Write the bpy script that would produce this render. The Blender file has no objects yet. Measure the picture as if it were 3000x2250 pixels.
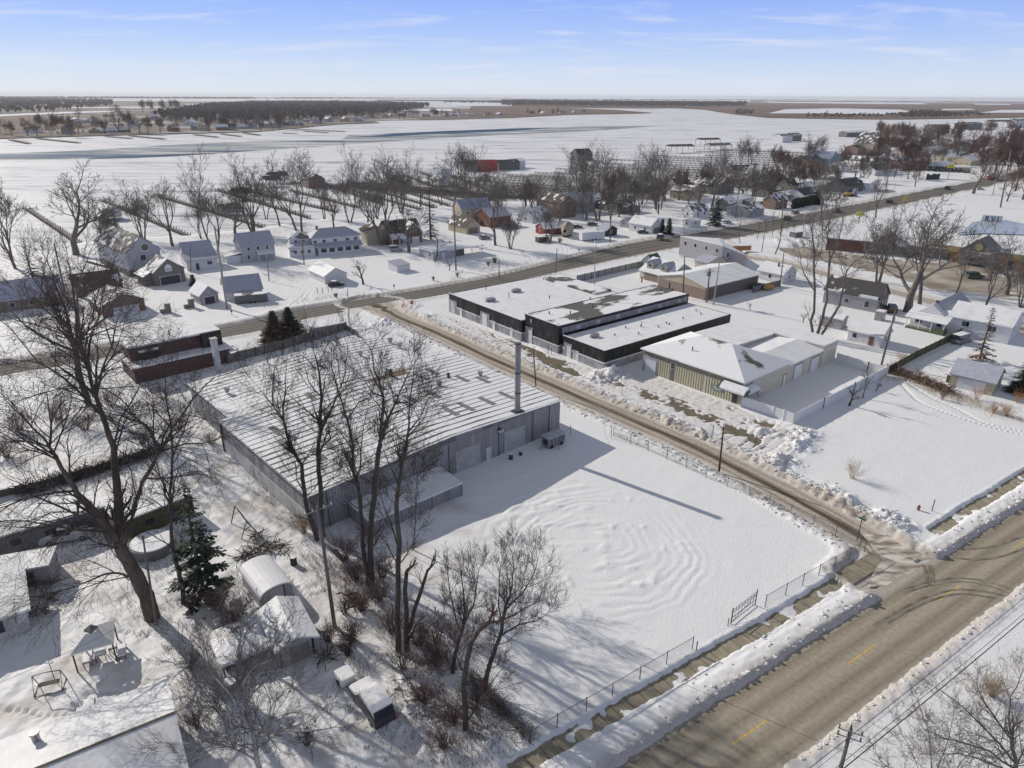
import bpy, math, random
import numpy as np
from math import sin, cos, pi, radians, sqrt, atan2, hypot
C = bpy.context.scene.collection
rnd = random.Random(7)

# ---------------------------------------------------------------- camera geometry (drone at 50 m)
F, HC, HZ, ROLL = 2040.0, 50.0, 281.0, math.atan(16/3000)
TH = math.atan((1125-HZ)/F)
def ray(px, py):
    x, y = px-1500., 1125.-py
    c, s = cos(ROLL), sin(ROLL)
    x, y = c*x-s*y, s*x+c*y
    return (x, F*cos(TH)+y*sin(TH), -F*sin(TH)+y*cos(TH))
def G(px, py, z=0.3):
    d = ray(px, py); t = (z-HC)/d[2]
    return (d[0]*t, d[1]*t)
def atdepth(px, py, Y):                 # survey point on the vertical plane at distance Y
    d = ray(px, py); t = Y/d[1]
    return (d[0]*t, Y, HC+d[2]*t)
def HT(base, topy, z0=0.3):             # height of a vertical edge
    X, Y = G(base[0], base[1], z0)
    return atdepth(base[0], topy, Y)[2]

# ---------------------------------------------------------------- materials
MATS = {}
def nodes(m):
    m.use_nodes = True
    nt = m.node_tree; return nt, nt.nodes, nt.links
def mat(name, col, rough=.75, vary=.18, scale=3.0, bump=0.0, bscale=None, col2=None, stretch=None, metal=0.0, stripe=None, spec=.3, lo=.35, hi=.65, coord='Object', detail=4):
    """base colour varied by noise; col2 mixes a second colour in patches; stripe=(axis, period, depth) adds ribs"""
    if name in MATS: return MATS[name]
    m = bpy.data.materials.new(name); nt, N, L = nodes(m)
    b = N['Principled BSDF']; b.inputs['Roughness'].default_value = rough; b.inputs['Metallic'].default_value = metal
    b.inputs['Specular IOR Level'].default_value = spec
    tc = N.new('ShaderNodeTexCoord'); mp = N.new('ShaderNodeMapping')
    L.new(tc.outputs[coord], mp.inputs[0])
    if stretch: mp.inputs['Scale'].default_value = stretch
    nz = N.new('ShaderNodeTexNoise'); nz.inputs['Scale'].default_value = scale; nz.inputs['Detail'].default_value = detail
    L.new(mp.outputs[0], nz.inputs['Vector'])
    mr = N.new('ShaderNodeMapRange'); mr.inputs[1].default_value = lo; mr.inputs[2].default_value = hi
    L.new(nz.outputs[0], mr.inputs[0])
    mx = N.new('ShaderNodeMix'); mx.data_type = 'RGBA'
    L.new(mr.outputs[0], mx.inputs[0])
    if col2 is None:
        a = [max(0, c*(1-vary)) for c in col]; c2 = [min(1, c*(1+vary)) for c in col]
    else: a, c2 = col, col2
    mx.inputs[6].default_value = (*a, 1); mx.inputs[7].default_value = (*c2, 1)
    L.new(mx.outputs[2], b.inputs['Base Color'])
    hsrc = None
    if stripe:
        ax, per, dep = stripe
        sx = N.new('ShaderNodeSeparateXYZ'); L.new(tc.outputs['Object'], sx.inputs[0])
        if ax == 'H':
            md = N.new('ShaderNodeMath'); md.operation = 'ADD'
            L.new(sx.outputs[0], md.inputs[0]); L.new(sx.outputs[1], md.inputs[1]); src = md.outputs[0]
        else: src = sx.outputs['XYZ'.index(ax)]
        dv = N.new('ShaderNodeMath'); dv.operation = 'MULTIPLY'; dv.inputs[1].default_value = 2*pi/per; L.new(src, dv.inputs[0])
        sn = N.new('ShaderNodeMath'); sn.operation = 'SINE'; L.new(dv.outputs[0], sn.inputs[0])
        hsrc = sn.outputs[0]; bump = dep; bdist = per*.4
    elif bump:
        n2 = N.new('ShaderNodeTexNoise'); n2.inputs['Scale'].default_value = bscale or scale*4; n2.inputs['Detail'].default_value = 5
        L.new(mp.outputs[0], n2.inputs['Vector']); hsrc = n2.outputs[0]; bdist = .1
    if hsrc is not None:
        bp = N.new('ShaderNodeBump'); bp.inputs['Strength'].default_value = bump; bp.inputs['Distance'].default_value = bdist
        L.new(hsrc, bp.inputs['Height']); L.new(bp.outputs[0], b.inputs['Normal'])
    MATS[name] = m
    return m
SNOWC = (.80, .80, .815)
M_snow = mat('snow', SNOWC, .55, .04, .6, .35, 5, spec=.25)
M_roofsnow = mat('roof_snow', (.80, .80, .81), .6, 0, .5, .4, 2.2, col2=(.70, .70, .71), lo=.42, hi=.72, detail=8)
def roofmat(name, base, cover=.5, scale=.35, stretch=None):
    """shingles or metal with the snow that still lies on it; cover 0..1"""
    lo = .5+(.5-cover)*.36
    return mat(name, base, .8, 0, scale, .3, 6, col2=SNOWC, lo=lo-.02, hi=lo+.03, stretch=stretch, detail=6)
M_shingle = roofmat('grey_shingle_part_snow', (.10, .092, .088), .35)
M_shingle_bare = roofmat('grey_shingle_bare', (.075, .07, .066), .12)
M_brownshingle = roofmat('brown_shingle_part_snow', (.085, .066, .056), .3)
M_half = roofmat('shingle_half_snow', (.12, .11, .105), .6)
M_most = roofmat('shingle_most_snow', (.12, .115, .11), .84)
M_bluemetal = mat('blue_metal_roof', (.32, .36, .46), .45, .08, 1.0, stripe=('X', .4, .3))
M_frostmetal = mat('frosted_roof', (.42, .43, .50), .6, .08, 1.2, .2)
M_green = mat('green_roof', (.06, .12, .08), .6, .15, 2)
M_whiteside = mat('white_siding', (.72, .72, .73), .6, .05, 1.5, stripe=('Z', .2, .25))
M_whitetrim = mat('white_trim', (.78, .78, .78), .5, .03)
M_greyside = mat('grey_siding', (.36, .35, .37), .65, .08, 1.5, stripe=('Z', .2, .3))
M_dkgreyside = mat('dark_grey_siding', (.17, .165, .16), .65, .1, 1.5, stripe=('Z', .2, .3))
M_lilacside = mat('pale_grey_siding', (.44, .44, .485), .6, .05, 1.5, stripe=('Z', .2, .2))
M_tanside = mat('tan_siding', (.48, .42, .31), .65, .08, 1.5, stripe=('Z', .2, .25))
M_tanpanel = mat('tan_ribbed_panel', (.50, .46, .34), .55, .06, 1.0, stripe=('H', .55, .9))
M_khaki = mat('khaki_fascia', (.24, .22, .16), .6, .1, 1.0)
M_beige = mat('beige_stucco', (.58, .54, .45), .75, .06, .8, .15, 14)
M_brown = mat('brown_clapboard', (.22, .15, .115), .7, .15, 2, stripe=('Z', .2, .3))
M_redbrown = mat('red_brown_siding', (.115, .062, .054), .7, .2, 1.5, stripe=('Z', .25, .4))
M_pinkbrown = mat('dusky_brown_panel', (.30, .22, .19), .7, .08, 1.2, stripe=('H', .3, .3))
M_brick = mat('red_brick', (.17, .075, .052), .8, .3, 5, .3, 20)
M_orangebrick = mat('orange_brick', (.42, .20, .07), .8, .25, 4, .3, 20)
M_cedar = mat('shingle_siding', (.20, .19, .165), .8, .25, 5, .3, 12)
M_barnred = mat('barn_red', (.16, .045, .04), .7, .15, 2, stripe=('H', .3, .3))
M_yellowside = mat('pale_yellow_siding', (.50, .46, .33), .65, .06, 1.5, stripe=('Z', .2, .2))
M_bluehouse = mat('bright_blue_siding', (.13, .36, .50), .6, .08, 1.5, stripe=('Z', .2, .2))
M_black = mat('black_painted_wall', (.016, .016, .018), .5, 0, 1.1, .2, 3, col2=(.075, .075, .078), lo=.5, hi=.78, stretch=(1, 1, .35), detail=7)
M_block = mat('grey_block_wall', (.27, .27, .285), .8, 0, .8, .25, 9, col2=(.40, .40, .42), detail=7)
M_galv = mat('galvanised_ribbed_wall', (.36, .35, .365), .5, 0, .9, stripe=('H', .42, .9), stretch=(1, 1, .12), col2=(.52, .51, .53), lo=.35, hi=.7, detail=7)
M_galvdk = mat('weathered_ribbed_wall', (.30, .29, .30), .55, .35, .5, stripe=('H', .42, .8), stretch=(1, 1, .12))
M_concwall = mat('pale_concrete_wall', (.52, .51, .49), .85, .12, .5, .2, 8)
M_galvmet = mat('galvanised_metal', (.34, .34, .35), .4, .15, 2, metal=.6)
M_steel = mat('dark_steel', (.06, .06, .062), .5, .25, 3, metal=.3)
M_fenceiron = mat('weathered_fence_steel', (.14, .14, .145), .55, .2, 3, metal=.3)
M_glass = mat('window_glass', (.025, .03, .04), .08, .2, 1, spec=.6)
M_doorwhite = mat('white_door', (.74, .74, .75), .5, .03, 1)
M_doorgrey = mat('ribbed_grey_door', (.58, .57, .58), .55, .1, .6, stripe=('Z', .28, .8))
M_doordark = mat('dark_panel_door', (.07, .065, .08), .5, .15, 1, stripe=('Z', .5, .3))
M_doorbrown = mat('brown_door', (.20, .10, .06), .6, .15, 2)
M_doortaupe = mat('taupe_door', (.26, .20, .17), .6, .08, 1, stripe=('Z', .5, .3))
M_sky = mat('roof_skylight', (.25, .245, .235), .5, .15, 2, stripe=('Y', .3, .5))
M_wood = mat('weathered_wood', (.11, .092, .078), .85, .25, 2, .3, 12, stretch=(1, 1, .2))
M_pole = mat('pole_wood', (.17, .145, .125), .85, .25, 3, .3, 10, stretch=(1, 1, .1))
M_polelight = mat('pale_pole_wood', (.36, .33, .31), .85, .15, 3, .3, 10, stretch=(1, 1, .1))
M_dock = mat('dock_planks', (.085, .065, .052), .85, .3, 1.5, .2, 10, col2=(.2, .17, .15))
M_olive = mat('olive_wood_fence', (.115, .11, .06), .85, .2, 2, stripe=('H', .3, .4))
M_greyfence = mat('grey_board_fence', (.21, .205, .20), .8, .2, 1.5, stripe=('H', .25, .5))
M_vinyl = mat('white_vinyl_fence', (.74, .74, .75), .5, .03, 1)
M_bark = mat('bark', (.155, .135, .12), .9, .25, 2.5, .5, 9)
M_barkdk = mat('dark_bark', (.085, .07, .062), .9, .3, 2.5, .5, 9)
M_barkbig = mat('rugged_bark', (.12, .09, .076), .9, .35, 1.2, .7, 7, stretch=(1, 1, .35))
M_twig = mat('twigs', (.175, .155, .14), .9, .2, 1)
M_twigdk = mat('dark_twigs', (.07, .056, .05), .9, .25, 1)
M_twigred = mat('russet_twigs', (.135, .078, .066), .9, .25, 1)
M_twigpale = mat('pale_birch_bark', (.42, .39, .37), .85, .25, 4)
M_twigtan = mat('dry_grass_stems', (.34, .25, .15), .9, .25, 2)
M_orangetwig = mat('willow_twigs', (.34, .17, .06), .9, .2, 2)
M_needle = mat('spruce_needles', (.028, .042, .026), .85, .4, 1.5)
M_needlebr = mat('browned_needles', (.12, .065, .045), .85, .35, 1.5)
M_tyre = mat('tyre_rubber', (.02, .02, .02), .8, .2)
M_rim = mat('wheel_rim', (.35, .35, .36), .35, .1, 2, metal=.6)
M_lampred = mat('tail_lamp', (.30, .02, .02), .3, .1)
M_lampw = mat('headlamp', (.7, .7, .68), .2, .05)
M_plastic = mat('shrink_wrap', (.70, .70, .71), .4, .06, 1, .2, 4)
M_tarp = mat('khaki_tarp', (.36, .31, .25), .8, .15, 2, .4, 5)
def paint(name, c): return mat(name, c, .35, .06, 1, spec=.5)

# ---------------------------------------------------------------- mesh builder
class MB:
    def __init__(s): s.v = []; s.f = []; s.m = []
    def poly(s, pts, mi=0):
        n = len(s.v); s.v += [tuple(p) for p in pts]; s.f.append(tuple(range(n, n+len(pts)))); s.m.append(mi); return s
    def box(s, x0, y0, z0, x1, y1, z1, mi=0):
        n = len(s.v)
        s.v += [(x0,y0,z0),(x1,y0,z0),(x1,y1,z0),(x0,y1,z0),(x0,y0,z1),(x1,y0,z1),(x1,y1,z1),(x0,y1,z1)]
        for q in ((0,3,2,1),(4,5,6,7),(0,1,5,4),(1,2,6,5),(2,3,7,6),(3,0,4,7)):
            s.f.append(tuple(n+i for i in q)); s.m.append(mi)
        return s
    def prism(s, foot, z0, z1, mi=0, mtop=None):
        """foot: ccw xy list; z0,z1 numbers or per-vertex lists"""
        k = len(foot); n = len(s.v)
        a = z0 if isinstance(z0, (list, tuple)) else [z0]*k; b = z1 if isinstance(z1, (list, tuple)) else [z1]*k
        s.v += [(p[0], p[1], a[i]) for i, p in enumerate(foot)]+[(p[0], p[1], b[i]) for i, p in enumerate(foot)]
        s.f.append(tuple(n+i for i in reversed(range(k)))); s.m.append(mi)
        s.f.append(tuple(n+k+i for i in range(k))); s.m.append(mi if mtop is None else mtop)
        for i in range(k):
            j = (i+1) % k; s.f.append((n+i, n+j, n+k+j, n+k+i)); s.m.append(mi)
        return s
    def extr(s, prof, axis, a, b, mi=0):
        """profile (list of 2D (t,z)) extruded along axis 'x' or 'y' from a to b"""
        k = len(prof); n = len(s.v)
        for c in (a, b):
            for t, z in prof: s.v.append((c, t, z) if axis == 'x' else (t, c, z))
        s.f.append(tuple(n+i for i in range(k))); s.m.append(mi)
        s.f.append(tuple(n+k+i for i in reversed(range(k)))); s.m.append(mi)
        for i in range(k):
            j = (i+1) % k; s.f.append((n+j, n+i, n+k+i, n+k+j)); s.m.append(mi)
        return s
    def tube(s, pts, rad, n=6, mi=0, cap=True):
        k0 = len(s.v); pts = [tuple(p) for p in pts]; m = len(pts)
        if not isinstance(rad, (list, tuple)): rad = [rad]*m
        for i, p in enumerate(pts):
            q = pts[min(i+1, m-1)]; o = pts[max(i-1, 0)]
            dx, dy, dz = q[0]-o[0], q[1]-o[1], q[2]-o[2]
            l = sqrt(dx*dx+dy*dy+dz*dz) or 1; dx/=l; dy/=l; dz/=l
            if abs(dz) < .9: ux, uy, uz = -dy, dx, 0.0
            else: ux, uy, uz = 0.0, -dz, dy
            if abs(dz) >= .9: ux, uy, uz = dz, 0.0, -dx
            l = sqrt(ux*ux+uy*uy+uz*uz) or 1; ux/=l; uy/=l; uz/=l
            vx, vy, vz = dy*uz-dz*uy, dz*ux-dx*uz, dx*uy-dy*ux
            r = rad[i]
            for j in range(n):
                a = 2*pi*j/n; c, t = cos(a)*r, sin(a)*r
                s.v.append((p[0]+ux*c+vx*t, p[1]+uy*c+vy*t, p[2]+uz*c+vz*t))
        for i in range(m-1):
            for j in range(n):
                a = k0+i*n+j; b = k0+i*n+(j+1) % n
                s.f.append((a, b, b+n, a+n)); s.m.append(mi)
        if cap:
            s.f.append(tuple(k0+j for j in reversed(range(n)))); s.m.append(mi)
            s.f.append(tuple(k0+(m-1)*n+j for j in range(n))); s.m.append(mi)
        return s
    def cyl(s, x, y, z0, z1, r, n=12, mi=0, r1=None):
        return s.tube([(x, y, z0), (x, y, z1)], [r, r if r1 is None else r1], n, mi)
    def bar(s, p, q, r, mi=0): return s.tube([p, q], [r, r], 4, mi)
    def mesh(s, name, mats):
        me = bpy.data.meshes.new(name)
        me.from_pydata(s.v, [], s.f)
        for m in (mats if isinstance(mats, (list, tuple)) else [mats]): me.materials.append(m)
        if any(s.m): me.polygons.foreach_set('material_index', s.m)
        me.update(); return me
    def build(s, name, mats, parent=None, smooth=False, loc=None):
        me = s.mesh(name, mats)
        if smooth: me.polygons.foreach_set('use_smooth', [True]*len(me.polygons))
        return link(name, me, parent, loc)
def link(name, me, parent=None, loc=None):
    o = bpy.data.objects.new(name, me); C.objects.link(o)
    if parent: o.parent = parent
    if loc: o.location = loc
    return o
def tag(o, label=None, cat=None, group=None, kind=None):
    if label: o['label'] = label
    if cat: o['category'] = cat
    if group: o['group'] = group
    if kind: o['kind'] = kind
    return o
def thing(name, label, cat, loc=(0, 0, 0), rz=0.0, group=None):
    o = bpy.data.objects.new(name, None); C.objects.link(o); o.empty_display_size = .3
    o.location = (loc[0], loc[1], loc[2] if len(loc) > 2 else 0); o.rotation_euler = (0, 0, rz)
    return tag(o, label, cat, group)
def dup(root, loc, rz=0.0, sc=1.0, label=None, group=None):
    r = root.copy(); C.objects.link(r); r.location = loc; r.rotation_euler = (0, 0, rz)
    r.scale = sc if isinstance(sc, tuple) else (sc, sc, sc)
    if label: r['label'] = label
    if group: r['group'] = group
    for ch in root.children:
        c = ch.copy(); C.objects.link(c); c.parent = r
        for g in ch.children:
            d = g.copy(); C.objects.link(d); d.parent = c
    return r
BASE = .30                                # depth of the lying snow: the ground level things stand in
def gl(px, py): x, y = G(px, py, BASE); return x, y
# ---------------------------------------------------------------- noise for terrain (numpy)
def _hash(ix, iy, s):
    h = (ix*374761393 + iy*668265263 + s*974634721) & 0xFFFFFFFF
    h = ((h ^ (h >> 13))*1274126177) & 0xFFFFFFFF
    return ((h ^ (h >> 16)) & 0xFFFF)/65535.0
def vnoise(x, y, s=0):
    ix = np.floor(x).astype(np.int64); iy = np.floor(y).astype(np.int64)
    fx = x-ix; fy = y-iy; fx = fx*fx*(3-2*fx); fy = fy*fy*(3-2*fy)
    a = _hash(ix, iy, s); b = _hash(ix+1, iy, s); c = _hash(ix, iy+1, s); d = _hash(ix+1, iy+1, s)
    return (a*(1-fx)+b*fx)*(1-fy)+(c*(1-fx)+d*fx)*fy
def fbm(x, y, sc, o=3, s=0):
    r = 0; a = .5; t = 0
    for i in range(o):
        r = r+a*vnoise(x/sc+17.3*i, y/sc-9.1*i, s+i); t += a; a *= .5; sc *= .5
    return r/t-.5
def sst(a, b, x):
    t = np.clip((x-a)/(b-a), 0, 1); return t*t*(3-2*t)
def pdist(X, Y, pts, bbox=None):
    """distance, signed side and arc length to a polyline"""
    D = np.full(X.shape, 1e9); S = np.zeros(X.shape); A = np.zeros(X.shape); acc = 0
    for (ax, ay), (bx, by) in zip(pts[:-1], pts[1:]):
        dx, dy = bx-ax, by-ay; L2 = dx*dx+dy*dy; L = sqrt(L2)
        t = np.clip(((X-ax)*dx+(Y-ay)*dy)/L2, 0, 1)
        ex = X-ax-t*dx; ey = Y-ay-t*dy; d = np.sqrt(ex*ex+ey*ey)
        m = d < D; D[m] = d[m]; S[m] = (dx*(Y-ay)-dy*(X-ax))[m]/L; A[m] = (acc+t*L)[m]; acc += L
    return D, S, A
def inpoly(X, Y, pts):
    r = np.zeros(X.shape, bool); n = len(pts)
    for i in range(n):
        (ax, ay), (bx, by) = pts[i], pts[(i+1) % n]
        if ay == by: continue
        c = ((ay > Y) != (by > Y)) & (X < (bx-ax)*(Y-ay)/(by-ay)+ax); r ^= c
    return r
def smooth_line(pts, step=3.0):
    """Catmull-Rom resample"""
    P = [pts[0]]+list(pts)+[pts[-1]]; out = []
    for i in range(1, len(P)-2):
        p0, p1, p2, p3 = [np.array(q[:2], float) for q in P[i-1:i+3]]
        n = max(1, int(np.linalg.norm(p2-p1)/step))
        for k in range(n):
            t = k/n
            q = .5*((2*p1)+(-p0+p2)*t+(2*p0-5*p1+4*p2-p3)*t*t+(-p0+3*p1-3*p2+p3)*t**3); out.append((q[0], q[1]))
    out.append((float(P[-2][0]), float(P[-2][1]))); return out
def GL(l, z=0.0): return [G(a, b, z) for a, b in l]

# ---------------------------------------------------------------- roads (surveyed from the photo, in metres)
main_c = smooth_line([(-175, 70), (-120, 112)]+GL([(727, 960), (882, 922), (1283, 853), (1500, 812), (1862, 728), (2140, 682), (2507, 612), (2779, 556), (2930, 525)])+[(480, 640), (640, 800)])
side_c = smooth_line(GL([(1090, 893), (1150, 922), (1292, 982), (1437, 1050), (1580, 1113), (1760, 1192), (2006, 1298), (2200, 1394), (2330, 1463), (2480, 1547), (2560, 1594), (2612, 1626)]))
fd = (cos(radians(33.4)), sin(radians(33.4)))
fc0 = G(2528, 1915, 0)
front_c = [(fc0[0]+fd[0]*t, fc0[1]+fd[1]*t) for t in range(-60, 140, 4)]
second_c = smooth_line(GL([(2080, 698), (2139, 728), (2184, 752), (2300, 772), (2453, 812), (2600, 850), (2760, 893), (2900, 935), (3100, 1000)]))
ROADS = [('main', main_c, 4.9, .28), ('side', side_c, 3.3, .25), ('front', front_c, 3.9, .22), ('second', second_c, 3.0, .2)]
def sidew(y): return 3.2+6.0*sst(70, 64, y)+4.5*sst(167, 174, y)   # flares at both junctions
def mainw(x): return 4.7+4.2*sst(-5, 55, x)      # the main road widens to four lanes past the corner
walk1 = GL([(1500, 2262), (1619, 2192), (1898, 2032), (2060, 1938), (2187, 1867), (2393, 1745), (2561, 1642), (2585, 1626)])
walk2 = GL([(2740, 1560), (2827, 1500), (2899, 1460), (3000, 1396), (3200, 1280)])
lot_poly = GL([(2270, 728), (2350, 720), (2480, 742), (2560, 752), (2700, 768), (2800, 764), (3100, 812), (3100, 900), (2950, 880), (2860, 862), (2740, 852), (2600, 806), (2440, 772), (2330, 755)])
court_poly = GL([(1300, 925), (1620, 1045), (1770, 1100), (1890, 1095), (2165, 1200), (2330, 1270), (2300, 1400), (2180, 1330), (2000, 1240), (1700, 1110), (1450, 1010), (1330, 950)])
shore = GL([(-900, 760), (-400, 735), (0, 715), (230, 714), (420, 695), (560, 690), (770, 668), (900, 645), (1080, 640), (1250, 612), (1450, 592), (1650, 588), (1850, 568), (2050, 542), (2250, 512), (2450, 476), (2650, 445), (2850, 418), (3100, 392)])
SHX = np.array([p[0] for p in shore]); SHY = np.array([p[1] for p in shore])

def ground_height(X, Y):
    n1 = fbm(X, Y, 14, 3, 1); n2 = fbm(X, Y, 1.6, 3, 5); n3 = fbm(X, Y, .55, 2, 9)
    near = sst(190, 120, Y)
    h = BASE+n1*.22+n2*.05
    # wind ripples and plough circles in the big yard
    cx, cy = G(1730, 1580)
    r = np.hypot(X-cx, Y-cy); a = np.arctan2(Y-cy, X-cx)
    wob = fbm(X, Y, 6, 3, 31)*3.0
    ph = (r+wob+.35*a)*2*pi/1.25+1.5*fbm(X, Y, 3, 2, 63)*4
    quad = np.clip(np.exp(-((a+.75)/.75)**2)+.7*np.exp(-((np.abs(a)-2.6)/.5)**2)+.6*np.exp(-((a-1.9)/.5)**2)+.25, 0, 1)
    ring = (np.abs(np.sin(ph*.5))**.6-.6)*.12*sst(15, 12.5, r+wob*1.5)*sst(2.5, 5, r)*quad*np.clip(vnoise(a*3+7, r*.5, 3)*1.6-.05, 0, 1)
    strk = np.maximum(fbm(X*.35+Y*.2, Y-X*.3, 1.1, 2, 71), 0)*.28*sst(13, 9, np.hypot(X-cx+7, Y-cy-6))
    h = h+strk
    yard = sst(19, 14, r)
    h = h+ring+yard*np.maximum(n2-.16, 0)*.7*sst(14, 9, r)
    # rough trampled snow among the trees and behind the sheds
    rough = sst(0, 14, -(X+4)+(58-Y)*.0)*near*sst(96, 84, Y)
    h = h+rough*(np.maximum(n2, -.05)*.28+n3*.14+np.abs(fbm(X, Y, 2.6, 2, 83))*-.25)
    # courtyard of the workshops: thin, driven over
    ic = inpoly(X, Y, court_poly)
    h = np.where(ic, .235+n2*.15+n3*.16+n1*.03+np.abs(fbm(X*.5+Y*.5, Y-X, 1.6, 2, 29))*.12, h)
    for l, w, dep in ((GL([(1520, 1005), (1570, 1035), (1630, 1068), (1665, 1098)]), 1.5, .22), (GL([(1890, 1155), (1950, 1178)]), 1.0, .16), (GL([(1955, 1182), (2040, 1215), (2085, 1232)]), 1.0, .2), (GL([(2150, 1262), (2200, 1285)]), 1.4, .22), (GL([(1790, 1115), (1815, 1127)]), .9, .2), (GL([(2180, 1230), (2240, 1250)]), .6, .14)):
        d, _, _ = pdist(X, Y, l); h = h-dep*sst(w*1.7, w*.3, d+n2*3.5+n3*1.5)
    # snow piles pushed up beside the drive
    for (px, py), rad, hh in (((1760, 1110), 2.2, 1.1), ((1800, 1095), 2.2, 1.2), ((1900, 1210), 1.6, .5), ((1960, 1240), 1.8, .6), ((2040, 1275), 1.8, .7), ((2280, 1350), 2.2, .9), ((2345, 1275), 2.4, 1.0), ((2340, 1310), 1.8, .8), ((2250, 1265), 2.0, .5), ((2420, 1440), 2.0, .7), ((2480, 1470), 1.6, .7), ((2600, 1520), 1.8, .8), ((2640, 1540), 1.6, .7), ((1180, 2080), 1.6, .6), ((1220, 2110), 1.6, .5), ((1240, 1985), 1.5, .5), ((1290, 1960), 1.2, .5), ((1130, 950), 3, .6), ((1060, 965), 3, .5), ((1250, 925), 2.5, .5), ((2050, 690), 3, 1.0), ((2330, 715), 5, 1.2), ((2400, 718), 5, 1.0), ((2280, 705), 4, 1.0), ((1430, 2180), 1.4, .5), ((2420, 645), 3, .6), ((2560, 600), 3, .7)):
        x, y = G(px, py); d = np.hypot(X-x, Y-y)
        h = h+hh*np.exp(-(d/rad)**2)*np.clip(.75+n2*2.2+n3*1.2, .1, 1.6)
    # banks and cleared carriageways
    sd_, _, _ = pdist(X, Y, side_c); sw_ = sidew(Y); clear = sst(sw_+.1, sw_+1.6, sd_); calm = sst(175, 130, Y)
    for nm, line, hw, bk in ROADS:
        x0 = min(p[0] for p in line)-12; x1 = max(p[0] for p in line)+12; y0 = min(p[1] for p in line)-12; y1 = max(p[1] for p in line)+12
        m = (X > x0) & (X < x1) & (Y > y0) & (Y < y1)
        if not m.any(): continue
        xs, ys, hh = X[m], Y[m], h[m]
        d, s, t = pdist(xs, ys, line)
        if nm == 'main': hw = mainw(xs)
        if nm == 'side': hw = sidew(ys)
        if nm == 'front': bk = bk*np.where(np.abs(s) < 90, 1, 1)
        e = d+(n2[m]*(1.3 if nm != 'front' else .35)+n3[m]*(.7 if nm != 'front' else .4))*np.where(nm in ('main', 'second'), .15+.85*calm[m], 1)
        bank = bk*np.exp(-((d-hw-1.2)/1.0)**4)*np.clip(.55+np.abs(n2[m])*2.6+n3[m]*1.5+.4*vnoise(xs*2.7, ys*2.7, 3), .0, 1.6)
        if nm == 'front':
            u_ = d-hw; bank = np.where(s > 0, .26*sst(.1, .45, u_+n3[m]*.3)*sst(2.5, 1.9, u_+n2[m]*.5)*(.55+.5*np.abs(fbm(xs*.4+ys*.15, ys*1.3-xs*.9, .9, 3, 91))*2+n3[m]*.6), .12*np.exp(-((u_-.8)/.5)**2)*(1+n3[m]*3))
        if nm in ('main', 'second'): bank = bk*np.exp(-((d-hw-1.4)/1.2)**2)*(calm[m]*np.clip(.6+n2[m]*2+n3[m], .1, 1.4)+(1-calm[m])*(.55+n1[m]))
        if nm != 'side': bank = bank*clear[m]
        k = sst(hw-.55, hw+.35, e)
        h[m] = -.12*(1-k)+(hh+bank)*k
    for line, w in ((walk1, .80), (walk2, .80)):
        d, s, t = pdist(X, Y, line)
        e = d+n2*.3+n3*.3
        k = sst(w*.95, w*1.2, e)
        patch = np.clip((fbm(X, Y, 1.3, 2, 77))*.6-.06, -.06, .12)
        h = np.where((d < w*1.6) & (sd_ > sw_+.5), (0.00+patch)*(1-k)+(np.maximum(h, .36))*k, h)
    il = inpoly(X, Y, lot_poly)
    h = np.where(il, -.06+np.maximum(fbm(X, Y, 7, 3, 41)-.17, 0)*1.2, h)
    # wheel tracks
    for l in TRACKS:
        x0 = min(p[0] for p in l)-3; x1 = max(p[0] for p in l)+3; y0 = min(p[1] for p in l)-3; y1 = max(p[1] for p in l)+3
        m = (X > x0) & (X < x1) & (Y > y0) & (Y < y1)
        if not m.any(): continue
        d, s, t = pdist(X[m], Y[m], l)
        h[m] = h[m]-.10*np.exp(-((d-.8)/.22)**2)+.05*np.exp(-((d-1.25)/.2)**2)
    for l in FOOT:
        x0 = min(p[0] for p in l)-3; x1 = max(p[0] for p in l)+3; y0 = min(p[1] for p in l)-3; y1 = max(p[1] for p in l)+3
        m = (X > x0) & (X < x1) & (Y > y0) & (Y < y1)
        if not m.any(): continue
        d, s, t = pdist(X[m], Y[m], l)
        h[m] = h[m]-.30*np.exp(-(d/.30)**2)*(.55+.45*np.sin(t*2*pi/.75))
    # the land ends at the sea wall
    ys = np.interp(X, SHX, SHY)
    h = np.where(Y > ys, -2.5, h)
    return h
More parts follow.
